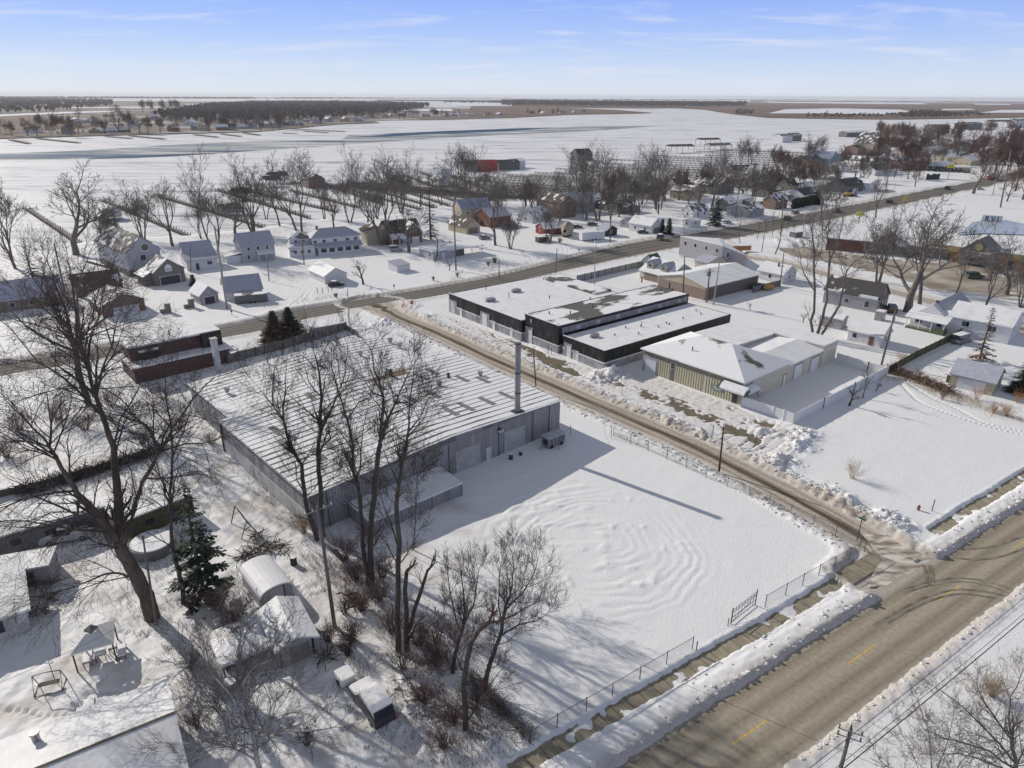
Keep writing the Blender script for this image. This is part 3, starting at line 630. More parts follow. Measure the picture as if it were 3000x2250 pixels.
    def win(s, face, u, z, w=1.0, h=1.2, rect=None, frame=None, glass=None, split=0):
        f = s.part(s.panel(face, u-w/2, u+w/2, z, z+h, -.03, .05, rect), 'window', frame or M_whitetrim)
        b = MB(); k = .09; n = max(1, split)
        for i in range(n):
            a = u-w/2+k+(w-2*k+.05)*i/n; c = u-w/2+k+(w-2*k+.05)*(i+1)/n-.05
            s.panel(face, a, c, z+k, z+h-k, -.02, .07, rect, b)
        s.part(b, 'pane', glass or M_glass, f); return f
    def wins(s, face, n, z, w=1.0, h=1.2, a=None, b=None, rect=None, **k):
        x0, y0, x1, y1 = rect or s.rect; L = (x1-x0) if face in 'fb' else (y1-y0)
        a = .8 if a is None else a; b = L-.8 if b is None else b
        for i in range(n): s.win(face, a+(b-a)*(i+.5)/n, z, w, h, rect, **k)
    def door(s, face, u, w=.95, h=2.1, m=None, rect=None, name='door', trim=None, z=0):
        if trim: s.part(s.panel(face, u-w/2-.15, u+w/2+.15, z-.3, z+h+.15, -.03, .035, rect), 'door_frame', trim)
        return s.part(s.panel(face, u-w/2, u+w/2, z-.3, z+h, -.02, .06, rect), name, m or M_doorwhite)
    def chimney(s, x, y, z0, z1, m=None, parent=None, r=.4):
        return s.part(MB().box(x-r, y-r, z0, x+r, y+r, z1).box(x-r-.06, y-r-.06, z1, x+r+.06, y+r+.06, z1+.12), 'chimney', m or M_brick, parent)
    def pipes(s, pts, roof, h=.7, r=.1, m=None, name='vent_pipe'):
        for x, y, z in pts: s.part(MB().cyl(x, y, z-.05, z+h, r, 8).cyl(x, y, z+h, z+h+.1, r*1.5, 8), name, m or M_steel, roof)

def simple(name, label, B, w, d, h, rise, axis='x', wall=None, roof=None, ang=41, style='gable', cat='house', group=None, win=1, gdoor=None, oh=.4):
    b = Bld(name, label, cat, B, ang, w, d, group)
    if style == 'gable': b.walls(h, wall, axis, rise); r = b.gable(h, rise, axis, roof, oh=oh)
    elif style == 'hip': b.walls(h, wall); r = b.hip(h, rise, axis, roof, oh=oh)
    else: b.walls(h, wall); r = b.flat(h, roof)
    if win:
        for f, L in (('f', b.w), ('l', b.d)):
            n = max(1, int(L/4.2)) if win == 1 else win
            for lev in range(1+(h > 4.4)):
                if gdoor and f == gdoor[0] and lev == 0: continue
                b.wins(f, n, 1.0+2.7*lev, .95, 1.15)
    if gdoor: b.door(gdoor[0], gdoor[1], gdoor[2], 2.1, gdoor[3] if len(gdoor) > 3 else M_doorwhite, name='garage_door')
    return b, r

# ---- the big metal warehouse
wh = Bld('metal_warehouse', 'large galvanised metal warehouse with ribbed snow-striped roof and tall stack', 'warehouse', (912, 1560), 42, 43, 46)
wx, wy = G(905, 1452, 5.5); wh.x, wh.y = wx, wy; wh.root.location = (wx, wy, BASE)
EH, RI = 5.1, .9
wb = MB()
kx, ky = wh.w, 28.0
rr = wh.w/2
wb.extr([(0, 2.3), (43, -.5), (43, EH), (rr, EH+RI), (0, EH)], 'y', 0, 28)
wh.part(wb, 'wall', M_galvdk)
wh.part(MB().extr([(0, 2.29), (.0, -.5), (42.99, -.5)], 'y', .0, 28), 'plinth_wall', M_galvdk)
fr = MB(); fr.box(.02, -.06, -.5, 42.98, 0.001, EH-.02); wh.part(fr, 'front_wall', M_galv)
wh.part(MB().box(-.10, -.1, -.5, 0.02, 28, 2.3), 'concrete_base', M_concwall)
wh.part(MB().extr([(1.6, -.5), (43, -.5), (43, EH-.25), (rr, EH+RI-.25), (1.6, EH-.25)], 'y', 28.001, 46), 'rear_wall', M_galvdk)
def seam_roof_mat():
    m = bpy.data.materials.new('seamed_roof_snow'); nt, N, L = nodes(m); b = N['Principled BSDF']; b.inputs['Roughness'].default_value = .55
    tc = N.new('ShaderNodeTexCoord'); sx = N.new('ShaderNodeSeparateXYZ'); L.new(tc.outputs['Object'], sx.inputs[0])
    mp = N.new('ShaderNodeMapping'); mp.inputs['Scale'].default_value = (.5, 2.2, 1); L.new(tc.outputs['Object'], mp.inputs[0])
    nz = N.new('ShaderNodeTexNoise'); nz.inputs['Scale'].default_value = 1.2; nz.inputs['Detail'].default_value = 5; L.new(mp.outputs[0], nz.inputs['Vector'])
    n2 = N.new('ShaderNodeTexNoise'); n2.inputs['Scale'].default_value = .12; n2.inputs['Detail'].default_value = 3; L.new(tc.outputs['Object'], n2.inputs['Vector'])
    f = N.new('ShaderNodeMath'); f.operation = 'MULTIPLY'; f.inputs[1].default_value = 1/1.42; L.new(sx.outputs[1], f.inputs[0])
    fr = N.new('ShaderNodeMath'); fr.operation = 'FRACT'; L.new(f.outputs[0], fr.inputs[0])
    # bare line where the rib sticks out of the snow: width modulated by noise
    a = N.new('ShaderNodeMath'); a.operation = 'MULTIPLY_ADD'; a.inputs[1].default_value = .30; L.new(nz.outputs[0], a.inputs[0])
    a2 = N.new('ShaderNodeMath'); a2.operation = 'MULTIPLY_ADD'; a2.inputs[1].default_value = .9; a2.inputs[2].default_value = -.46; L.new(n2.outputs[0], a2.inputs[0]); L.new(a2.outputs[0], a.inputs[2])
    lt = N.new('ShaderNodeMath'); lt.operation = 'LESS_THAN'; L.new(fr.outputs[0], lt.inputs[0]); L.new(a.outputs[0], lt.inputs[1])
    mx = N.new('ShaderNodeMix'); mx.data_type = 'RGBA'; L.new(lt.outputs[0], mx.inputs[0]); mx.inputs[6].default_value = (.80, .80, .81, 1); mx.inputs[7].default_value = (.13, .125, .115, 1)
    L.new(mx.outputs[2], b.inputs['Base Color'])
    bp = N.new('ShaderNodeBump'); bp.inputs['Strength'].default_value = .5; bp.inputs['Distance'].default_value = .08; iv = N.new('ShaderNodeMath'); iv.operation = 'MULTIPLY_ADD'; iv.inputs[1].default_value = -1.2; L.new(lt.outputs[0], iv.inputs[0]); L.new(nz.outputs[0], iv.inputs[2]); L.new(iv.outputs[0], bp.inputs['Height']); L.new(bp.outputs[0], b.inputs['Normal'])
    return m
M_seam = seam_roof_mat()
b = MB(); e = .012
def chev(x0, x1, z0, y0, y1, lift=0):
    sl = RI/rr
    b.extr([(x0-.25, z0+x0*0-.25*sl+e), (rr, EH+RI+e+lift), (x1+.25, z0-.25*sl+e), (x1+.25, z0-.25*sl+e+.14), (rr, EH+RI+e+.14+lift), (x0-.25, z0-.25*sl+e+.14)], 'y', y0, y1)
chev(0, 43, EH, -.25, 28); chev(1.6, 43, EH-.25+.0, 28.001, 46.25, -.25)
wroof = wh.part(b, 'roof', M_seam)
ZR = lambda x: EH+RI*(1-abs(x-rr)/rr)+e+.14
# standing ribs, skylights, ventilators
b = MB()
for k in range(1, 20):
    y = k*1.42+.06
    for x0, x1 in ((.1, rr), (rr, 42.9)): b.tube([(x0, y, ZR(x0)+.02), (x1, y, ZR(x1)+.02)], .035, 4)
wh.part(b, 'roof_rib', M_galvmet, wroof)
for x0, y0 in ((5, 6.2), (7.4, 8), (26, 5), (29, 4.9), (33, 4.8), (37, 4.7), (28, 12), (38.5, 12.4), (36, 15), (31, 20), (34, 20.5), (23, 20), (12, 17), (4, 17), (13, 24), (24, 13)):
    x1 = x0+.95; wh.part(MB().prism([(x0, y0), (x1, y0), (x1, y0+3.6), (x0, y0+3.6)], [ZR(x0)-.03, ZR(x1)-.03, ZR(x1)-.03, ZR(x0)-.03], [ZR(x0)+.03, ZR(x1)+.03, ZR(x1)+.03, ZR(x0)+.03]), 'skylight', M_sky, wroof)
for px in ((1287, 1130), (1407, 1095), (1170, 1012), (1143, 998), (1057, 1042), (665, 1143), (800, 1110), (935, 1075), (845, 1272), (1008, 1220)):
    x, y = wh.loc(px, EH+.9)
    if 0 < x < 43 and 0 < y < 46: wh.part(MB().cyl(x, y, ZR(x)-.1, ZR(x)+.45, .32, 12).cyl(x, y, ZR(x)+.45, ZR(x)+.7, .5, 12), 'roof_ventilator', M_galvmet, wroof)
for px, w_, hh in (((1314, 1105), .35, .9), ((1145, 1105), .5, 1.2), ((1200, 1000), .15, .6), ((785, 1065), .12, .6)):
    x, y = wh.loc(px, EH+.9); wh.part(MB().box(x-w_/2, y-w_/2, ZR(x)-.1, x+w_/2, y+w_/2, ZR(x)+hh), 'roof_vent', M_steel, wroof)
M_rust = mat('bare_rusty_deck', (.24, .17, .12), .8, .3, 1.2, .2, 8)
x, y = wh.loc((1120, 1110), 6)
for (x0, y0, x1, y1) in ((x-3, y-.7, x+5, y+.6), (x+1, y+.7, x+6.5, y+1.4)):
    wh.part(MB().prism([(x0, y0), (x1, y0), (x1, y1), (x0, y1)], [ZR(x0)-.02, ZR(x1)-.02, ZR(x1)-.02, ZR(x0)-.02], [ZR(x0)+.02, ZR(x1)+.02, ZR(x1)+.02, ZR(x0)+.02]), 'bare_patch', M_rust, wroof)
sx_, sy_ = wh.loc((1521, 1213), 5.6); sy_ = max(sy_, .7)
st = wh.part(MB().tube([(sx_, sy_, ZR(sx_)-.2), (sx_, sy_, ZR(sx_)+11)], .43, 16), 'chimney_stack', mat('stack_metal', (.27, .27, .28), .45, .2, 1.2, metal=.4, stretch=(1, 1, .3)), wroof)
for z_ in (3.0, 6.2, 10.8): wh.part(MB().cyl(sx_, sy_, ZR(sx_)+z_, ZR(sx_)+z_+.18, .47, 16), 'stack_band', M_steel, st)
wh.part(MB().box(sx_-.9, sy_-.6, ZR(sx_)-.1, sx_+.9, sy_+.8, ZR(sx_)+.10), 'stack_flashing', M_steel, wroof)
for u, wd, hd in ((24.3, 4.4, 3.3), (33.3, 4.2, 3.4)):
    wh.part(wh.panel('f', u-wd/2-.2, u+wd/2+.2, -.3, hd+.2, -.02, .09), 'door_frame', M_galvmet)
    wh.door('f', u, wd, hd, M_doorgrey, name='roller_door').location.y = -.06
wh.door('f', 28.1, 1.0, 2.05, mat('pale_steel_door', (.55, .55, .56), .5)).location.y = -.06
for u in (2.2, 9, 16.5, 20.8, 30, 37, 40.5): wh.part(MB().tube([(u, -.16, -.3), (u, -.16, EH-.1)], .055, 6), 'downpipe', M_steel)
fl = wh.part(MB().box(29.9, -.5, EH-.9, 30.3, -.07, EH-.6), 'floodlight', M_steel); wh.part(MB().box(29.7, -.75, EH-1.0, 30.0, -.45, EH-.75).box(30.2, -.75, EH-1.0, 30.5, -.45, EH-.75), 'lamp_head', M_lampw, fl)
wh.part(MB().box(-.34, -.3, EH-.12, -.15, 28, EH+.0), 'gutter', M_galvmet)
wh.part(MB().box(-.22, 27.8, .0, .02, 28.3, EH), 'corner_post', M_steel)
# attached low shed
ls = Bld('lean_to_shed', 'low flat shed with bluish snow roof against the warehouse front', 'shed', (1180, 1545), 42, 15, 5)
p = wh.at('f', 5.0, 5.3); a = wh.ang
ls.x, ls.y = wh.x+p[0]*cos(a)-p[1]*sin(a), wh.y+p[0]*sin(a)+p[1]*cos(a); ls.root.location = (ls.x, ls.y, BASE)
ls.walls(2.1, M_galv, mono=(-.35, -.35, 0, 0), rect=(0, 0, 14, 5.1)); ls.flat(2.1, M_roofsnow, rect=(0, 0, 14, 5.0), mono=(-.35, -.35, 0, 0), oh=.1)
for u in (0, 4.6, 9.2, 14): ls.part(MB().box(u-.06, -.09, -.4, u+.06, .0, 1.72), 'corner_post', M_galvmet)

# ---- generator trailer beside the warehouse corner
gx = Bld('equipment_trailer', 'small grey box trailer parked beside the warehouse corner', 'trailer', (1607, 1318), 40, 3.6, 1.7)
gx.part(MB().box(0, 0, .35, 3.4, 1.6, 1.75), 'body', M_galvmet); gx.part(MB().box(-.1, -.1, 1.752, 3.5, 1.7, 1.9), 'roof', mat('trailer_roof', (.45, .45, .47), .5))
for x in (.3, 1.15, 2.0, 2.8): gx.part(gx.panel('f', x, x+.55, .6, 1.5, -.02, .03, (0, 0, 3.4, 1.6)), 'door', mat('vent_louvre', (.2, .2, .21), .6, stripe=('Z', .1, .5)))
gx.part(gx.panel('l', .3, 1.2, .6, 1.5, -.02, .03, (0, 0, 3.4, 1.6)), 'vent_grille', M_steel)
for x in (.7, 2.7): gx.part(MB().tube([(x, -.08, .28), (x, .1, .28)], .3, 12), 'wheel', M_tyre)
gx.part(MB().bar((0, .8, .4), (-1.2, .8, .3), .05), 'drawbar', M_steel)

# ---- black workshop in three blocks along the side street
M_partroof = roofmat('flat_roof_part_snow', (.12, .115, .105), .55, .16, (.7, 1.2, 1))
def block(label, B, w, L, h, roofm, ang=38.5, dz=0):
    b = Bld('workshop', label, 'workshop', B, ang, w, L)
    d = b.d
    b.walls(1.75, M_block, name='lower_wall'); b.walls(h-.25, M_black, rect=(0.04, .04, b.w-.04, d-.04), z0=1.751, name='upper_wall')
    b.part(b.panel('l', 0, d, 1.62, 1.85, -.02, .06).box(-.05, -.06, 1.62, b.w, .02, 1.85), 'band', M_whitetrim)
    b.part(MB().prism([(.3, .25), (b.w-.2, .25), (b.w-.2, d-.25), (.3, d-.25)], h-.24, h-.02), 'roof', roofm)
    p = b.part(MB().box(-.03, -.03, h-.3, .3, d+.03, h+.12).box(.3, -.03, h-.3, b.w, .25, h+.02).box(.3, d-.25, h-.3, b.w, d+.03, h+.02).box(b.w-.2, .25, h-.3, b.w+.03, d-.25, h), 'parapet', M_black)
    b.part(MB().box(-.05, -.05, h+.121, .32, d+.05, h+.22), 'coping', M_roofsnow, p)
    return b
bC = block('low black and grey workshop block nearest the tan building', (1768, 1089), 40.5, (1634, 1044), 4.2, M_roofsnow)
rC = bC.root.children[3]
bC.part(MB().box(12, bC.d-.6, 3.95, 40, bC.d+.0, 4.1), 'drift', M_roofsnow)
bC.door('l', bC.d-1.6, 2.3, 3.0, M_block, name='porch_recess'); bC.door('l', bC.d-2.0, 1.2, 2.5, M_doorwhite).location.x = -.05
bC.door('l', bC.d-4.4, .9, 2.1, M_doorwhite); bC.door('l', bC.d-3.5, .7, 2.1, M_doorgrey)
hv = lambda b, r, px, h, sx=1.5, sy=1.1: (lambda q: b.part(MB().box(q[0]-sx/2, q[1]-sy/2, h, q[0]+sx/2, q[1]+sy/2, h+.75).box(q[0]-sx/2-.5, q[1]-.3, h, q[0]-sx/2, q[1]+.3, h+.5), 'air_unit', M_galvmet, r))(b.loc(px, h+.3))
hv(bC, rC, (1743, 987), 4.15)
bC.pipes([(*bC.loc(px, 4.5), 4.15) for px in ((1801, 983), (1878, 957), (1833, 961), (1929, 959), (2001, 934), (2039, 911), (2053, 921), (1952, 948), (1960, 951), (1871, 979))], rC, .35, .11)
bC.pipes([(*bC.loc((1879, 956), 4.5), 4.15)], rC, 1.0, .07)
bB = block('taller black workshop block between its two lower neighbours', (1634, 1037), 42, (1527, 1000), 6.0, M_partroof)
rB = bB.root.children[3]
bB.door('l', bB.d-1.5, 2.4, 3.5, M_block, name='porch_recess'); bB.door('l', bB.d-1.95, 1.3, 2.9, M_doorwhite).location.x = -.05
bB.part(bB.panel('f', 1, bB.w-.5, 4.25, 5.5, -.03, .03), 'clerestory_wall', mat('grey_clerestory', (.30, .29, .30), .8, .2, .6, .1))
for u in (5, 11, 17, 24, 31, 38): bB.part(bB.panel('f', u, u+1.1, 4.4, 5.3, -.02, .08), 'vent_panel', mat('pale_panel', (.5, .5, .54), .6))
bB.pipes([(*bB.loc(px, 6.3), 5.95) for px in ((1729, 878), (1609, 920), (1671, 919), (1737, 902), (1969, 850), (1938, 853), (1610, 873))], rB, .5, .12)
bB.pipes([(*bB.loc((1880, 826), 6.3), 5.95), (*bB.loc((1961, 845), 6.3), 5.95)], rB, 1.3, .16)
bB.part(bB.panel('l', bB.d-2.4, bB.d-1.9, 4.6, 5.4, -.02, .05), 'emblem', mat('faded_emblem', (.35, .35, .36), .6, .3, 2))
bA = block('long low workshop block at the main road corner with white flat roof', (1527, 998), 34, (1311, 913), 4.5, M_roofsnow)
rA = bA.root.children[3]
for px in ((1438, 882), (1513, 855)): hv(bA, rA, px, 4.45, 1.9, 1.4)
bA.pipes([(*bA.loc(px, 4.8), 4.45) for px in ((1424, 849), (1491, 873))], rA, 1.2, .09)
bA.part(MB().box(28, 6, 4.4, 34, bA.d-3, 4.9), 'roof_step', M_partroof, rA)
for u0, u1, m_ in ((bA.d-.3, bA.d-3.2, M_doorgrey), (bA.d-13.5, bA.d-16.5, M_doorwhite)):
    bA.door('l', (u0+u1)/2, abs(u0-u1)+.5, 3.2, M_block, name='porch_recess'); bA.door('l', (u0+u1)/2, abs(u0-u1)-1.2, 2.8, m_, name='roller_door').location.x = -.05
for u in (bA.d-5.2, bA.d-18.5, bA.d-25): bA.door('l', u, .9, 2.0, M_doorwhite)
for u in (bA.d-6.3, bA.d-12, bA.d-19.5): bA.part(MB().bar((-.15, u, 0), (-.15, u, 4.3), .06), 'downpipe', M_black)

# ---- tan hip-roofed building and its wing
tb = Bld('tan_shop_building', 'tan ribbed metal building with snowy hip roof and awning over its corner door', 'shop building', (2169, 1187), 40.5, 15.2, 22)
tb.walls(4.3, M_beige)
tb.part(tb.panel('l', 0, tb.d, 3.35, 4.28, -.02, .05), 'fascia', M_khaki)
for a_, c_ in ((.35, 7.6), (8.1, 14.2), (15.3, 18.3)): tb.part(tb.panel('l', a_, c_, -.4, 3.34, -.02, .06), 'wall_panel', M_tanpanel)
tb.part(tb.panel('l', 14.35, 15.2, -.4, 3.34, -.02, .05), 'wall_strip', mat('slate_strip', (.13, .14, .14), .6))
tb.win('l', 14.8, 2.35, 1.0, 1.3, split=2).location.x = -.05
tb.part(tb.panel('l', 18.5, tb.d, -.4, 3.34, -.02, .05), 'wall_bay', M_lilacside)
tb.door('l', 20.0, 2.5, 2.6, M_doorwhite, name='garage_door').location.x = -.05
tb.door('l', 1.25, .95, 2.1, mat('dark_entry_door', (.06, .045, .045), .5)).location.x = -.06
sg = tb.part(tb.panel('l', 3.6, 6.0, 1.15, 2.25, .05, .13), 'shop_sign', mat('sea_green_sign', (.22, .29, .26), .5))
tb.part(tb.panel('l', 3.9, 4.7, 1.75, 1.87, .12, .15).box(*[0]*6) if 0 else tb.panel('l', 3.9, 4.7, 1.75, 1.87, .12, .15), 'sign_lettering', M_whitetrim, sg)
tb.part(tb.panel('l', 4.9, 5.7, 1.75, 1.87, .12, .15), 'sign_lettering', M_whitetrim, sg); tb.part(tb.panel('l', 4.2, 5.4, 1.45, 1.55, .12, .15), 'sign_lettering', M_whitetrim, sg)
M_hip = roofmat('hip_shingle_snow', (.15, .13, .105), .88, .18)
tb.hip(4.3, 3.0, 'y', M_hip, run=8.2, t=.22, oh=.5)
aw = MB(); aw.extr([(-1.6, 2.35), (-.06, 2.6), (-.06, 3.3), (-.9, 3.15)], 'y', -1.5, 4.2); aw.extr([(-1.5, 2.35), (0-.06, 2.6), (-.06, 3.3), (-.8, 3.1)], 'x', -.9, 3.4)
awn = tb.part(aw, 'awning', mat('olive_canvas', (.11, .11, .08), .8))
sn = MB(); sn.extr([(-1.65, 2.5), (-.1, 3.34), (-.25, 3.75), (-1.1, 3.5), (-1.7, 2.85)], 'y', -1.3, 3.5); sn.extr([(-1.55, 2.5), (-.1, 3.34), (-.3, 3.5), (-1.0, 3.2), (-1.6, 2.7)], 'x', -.5, 3.2)
tb.part(sn, 'awning_snow', M_roofsnow, awn)
tb.door('f', 3.4, 2.4, 2.4, M_lilacside, name='garage_door', trim=M_steel)
tb.door('f', 14.2, .9, 2.1, M_doorwhite, trim=M_steel)
tb.walls(3.5, M_beige, 'x', .9, rect=(15.21, .4, 34, 11), name='wing_wall'); tb.gable(3.5, .9, 'x', M_roofsnow, rect=(15.4, .4, 34, 11), name='wing_roof', oh=.35)
for u in (4.6, 10.8): tb.door('f', u, 3.0, 2.7, M_doorwhite, rect=(15.21, .4, 34, 11), name='garage_door', trim=M_steel)
tb.walls(4.4, M_beige, rect=(28.5, .2, 34.2, 11.2), name='end_wall'); tb.flat(4.4, M_roofsnow, rect=(28.5, .2, 34.2, 11.2), name='end_roof')
tb.walls(4.6, M_beige, rect=(15.25, 11.1, 30, 21), name='rear_wall', mono=(-.05, -.65, -.65, -.05)); tb.flat(4.6, M_roofsnow, rect=(15.25, 11.1, 30, 21), name='rear_roof', mono=(0, -.6, -.6, 0))
tb.part(MB().cyl(3, 13, 5.6, 6.6, .1, 8).cyl(6, 4, 5.2, 5.7, .22, 8), 'vent_pipe', M_steel)

# ---- across the back of the yards: garage with dormers, brown garage, grey two-storey, small ones
dg = Bld('dormer_garage', 'garage with two tan dormers and taupe door behind the workshop', 'garage', (1960, 838), 38, 11, (1890, 812))
dg.walls(2.6, M_beige, 'y', 3.0); dr = dg.gable(2.6, 3.0, 'y', M_roofsnow, oh=.4)
dg.door('l', dg.d*.62, 5.0, 2.1, M_doortaupe, name='garage_door'); dg.door('l', dg.d*.2, 2.6, 2.1, M_doorwhite, name='garage_door')
for y in (dg.d*.3, dg.d*.75):
    q = dg.part(MB().extr([(y-1.2, 3.2), (y+1.2, 3.2), (y+1.2, 4.9), (y, 5.7), (y-1.2, 4.9)], 'x', 1.0, 4.6), 'dormer', mat('dormer_tan', (.36, .33, .25), .7))
    dg.part(MB().extr([(y-1.5, 4.72), (y, 5.75), (y+1.5, 4.72), (y+1.5, 4.88), (y, 5.92), (y-1.5, 4.88)], 'x', .7, 5), 'dormer_roof', M_frostmetal, q)
    f = dg.part(MB().box(.92, y-.65, 3.7, 1.05, y+.65, 4.8), 'window', M_whitetrim, q)
    dg.part(MB().box(.90, y-.52, 3.82, 1.0, y-.05, 4.68).box(.90, y+.05, 3.82, 1.0, y+.52, 4.68), 'pane', M_glass, q)
bg_ = Bld('brown_garage', 'long garage with dusky brown walls, tan gable end and snow roof', 'garage', (2064, 880), 38, (2187, 833), (1954, 837))
bg_.walls(3.5, M_pinkbrown, 'x', 1.8); bg_.gable(3.5, 1.8, 'x', M_roofsnow, oh=.4)
bg_.part(MB().extr([(.1, 2.9), (bg_.d-.1, 2.9), (bg_.d-.1, 3.45), (bg_.d/2, 5.22), (.1, 3.45)], 'x', -.04, .02), 'gable_panel', M_tanside)
bg_.part(MB().box(.6, -.035, -.3, bg_.w-.2, .01, 3.4), 'side_cladding', mat('taupe_cladding', (.16, .14, .13), .8, stripe=('X', .3, .3)))
gb = Bld('grey_two_storey', 'plain pale grey two-storey building with four small windows', 'building', (2111, 778), -5, 13, 17)
c = [(0, 0)]+[gb.loc(p) for p in ((2183, 790), (2100, 735), (1988, 747))]
gb.part(MB().prism([c[0], c[1], c[2], c[3]], -.5, [6.2, 4.2, 4.2, 6.3]), 'wall', M_greyside)
gb.part(MB().prism([c[0], c[1], c[2], c[3]], [6.21, 4.21, 4.21, 6.31], [6.4, 4.4, 4.4, 6.5]), 'roof', M_roofsnow)
L3 = hypot(*c[3]); ux, uy = c[3][0]/L3, c[3][1]/L3; nx, ny = (uy, -ux) if (uy*-1+(-ux)*-1) > 0 else (-uy, ux)
if nx*c[1][0]+ny*c[1][1] > 0: nx, ny = -nx, -ny
def wallwin(bld, p0, u, n, t, z, w, h):
    def quad(o, k): return [(p0[0]+u[0]*(t-w/2+k)+n[0]*o, p0[1]+u[1]*(t-w/2+k)+n[1]*o), (p0[0]+u[0]*(t+w/2-k)+n[0]*o, p0[1]+u[1]*(t+w/2-k)+n[1]*o)]
    def slab(o, k): a, b_ = quad(o, k); c_, d_ = quad(-.05, k); return MB().prism([a, b_, d_, c_], z+k, z+h-k)
    f = bld.part(slab(.06, 0), 'window', M_whitetrim); bld.part(slab(.085, .12), 'pane', M_glass, f)
for t in (.12, .36, .62, .86): wallwin(gb, (0, 0), (ux, uy), (nx, ny), L3*t, 3.7, 1.2, 1.5)
L1 = hypot(*c[1]); wallwin(gb, (0, 0), (c[1][0]/L1, c[1][1]/L1), (c[1][1]/L1, -c[1][0]/L1), L1*.25, 2.8, 1.0, 1.9)
simple('green_roof_shed', 'tiny shed with dark green hip roof by the main road fence', (1912, 790), 4, 4, 2.4, 1.8, 'x', M_whiteside, M_green, cat='shed', win=0)
simple('low_outbuilding', 'low snow-roofed outbuilding between the brown garage and the grey building', (2072, 795), 9, 5, 2.6, 1.2, 'y', M_beige, M_frostmetal, ang=38, cat='shed', win=0)
cw, cr_ = simple('white_cottage', 'small white cottage with snow roof beside the cluttered fenced yard', (2290, 832), 7.5, 8, 2.7, 2.0, 'y', M_whiteside, M_roofsnow, ang=40)
cw.part(MB().box(2.4, 3, 3.3, 2.8, 3.4, 5.2), 'chimney', M_steel, cr_)
gc = Bld('grey_cottage', 'dark grey cottage with steep bare roof and white-framed windows', 'house', (2567, 917), 45, 11.5, 13)
gc.rect = (0, 0, 7.0, 13.5); gc.walls(3.6, M_greyside, 'y', 3.0); gc.gable(3.6, 3.0, 'y', M_shingle_bare, oh=.3)
gc.part(MB().extr([(.02, -.3), (6.98, -.3), (6.98, 3.55), (3.5, 6.55), (.02, 3.55)], 'y', -.03, .01), 'gable_cladding', M_dkgreyside)
for u in (1.4, 3.4, 5.4): gc.win('f', u, 1.0, .9, 1.7).location.y = -.03
gc.win('f', 3.5, 4.2, .7, 1.3).location.y = -.03
gc.win('l', 2.6, .9, 1.3, 1.7, split=1); gc.win('l', 7.6, 1.1, 1.2, 1.2)
gc.part(MB().box(-.35, .2, 3.3, 1.2, 4.5, 3.95).box(-.3, 9.5, 3.3, 1.0, 13, 3.9), 'roof_snow', M_roofsnow)
simple('grey_shed', 'narrow grey shed with one window behind the white shed with brown door', (2462, 967), 3.0, 5.2, 2.5, .7, 'y', M_greyside, M_roofsnow, ang=43, cat='shed', win=1, oh=.25)
ws = Bld('white_shed', 'white shed with brown door and tree shadows on its snow roof', 'shed', (2577, 1019), 43, 5.4, (2483, 995))
ws.walls(2.5, M_whiteside, 'y', 2.0); ws.gable(2.5, 2.0, 'y', M_roofsnow, oh=.3)
ws.door('l', 2.0, 1.0, 2.0, M_doorbrown); ws.win('l', 5.6, 1.0, .8, .9, frame=M_steel); ws.win('f', 2.6, 1.0, .9, .9, frame=M_steel)
bu = Bld('white_bungalow', 'white bungalow with hipped front porch roof and green lattice panel', 'house', (2771, 977), 41, 17, 8)
bu.walls(2.9, M_whiteside, 'x', 3.0); bu.gable(2.9, 3.0, 'x', M_frostmetal, rect=(2.6, 0, 17, 8))
pr = MB(); pr.prism([(-2.6, -.5), (2.7, -.5), (2.7, 8.5), (-2.6, 8.5)], [2.6, 3.0, 3.0, 2.6], [2.75, 4.7, 4.7, 2.75]); bu.part(pr, 'porch_roof', M_roofsnow)
bu.part(MB().box(-2.5, -.2, -.4, 0, 8, .35), 'porch_deck', M_olive)
for y in (0, 2.6, 5.2, 7.9): bu.part(MB().box(-2.45, y-.08, .35, -2.3, y+.08, 2.6), 'porch_post', M_whitetrim)
rl = MB(); rl.box(-2.42, 2.7, .95, -2.34, 7.9, 1.05)
for k in range(18): rl.box(-2.41, 2.8+k*.29, .4, -2.35, 2.86+k*.29, .95)
bu.part(rl, 'porch_railing', M_whitetrim); bu.part(MB().box(-2.55, -.25, -.3, -2.42, 2.5, 1.3).box(-2.42, -.25, -.3, -.6, -.12, 1.3), 'lattice_panel', mat('green_lattice', (.09, .13, .07), .7, .15, 3))
bu.door('l', 4.0, 1.0, 2.1, M_doorwhite, z=.35); bu.win('l', 6.2, 1.1, 1.6, 1.3); bu.win('l', 1.8, 1.1, 1.2, 1.3)
bu.wins('f', 4, 1.5, 1.0, .9, a=2.5, b=16); bu.chimney(2.6, 4, 4.6, 6.3, M_brick, r=.3)
hg = Bld('white_garage', 'pale garage with frosted roof beyond the brush pile on the right', 'garage', (2905, 1160), 46, 7.0, 7.0)
hg.walls(2.5, M_tanside, 'y', 1.9, mg=1); hg.gable(2.5, 1.9, 'y', M_frostmetal, oh=.35); hg.door('l', 3.5, 4.4, 2.1, M_whiteside, name='garage_door')
hr = Bld('right_edge_house', 'white house with shuttered window cut off by the right frame edge', 'house', (2950, 1010), 46, 12, 12)
hr.walls(4.0, M_whiteside, 'y', 2.2); hr.gable(4.0, 2.2, 'y', M_roofsnow); hr.wins('l', 2, 2.2, 1.6, 1.3, split=2); hr.win('f', 3, 2.2, 1.4, 1.3)
simple('snowy_lean_to', 'low snow-buried lean-to between brush pile and pale garage', (2770, 1120), 7, 4.2, 1.7, .5, 'x', M_olive, M_roofsnow, ang=-42, cat='shed', win=0)

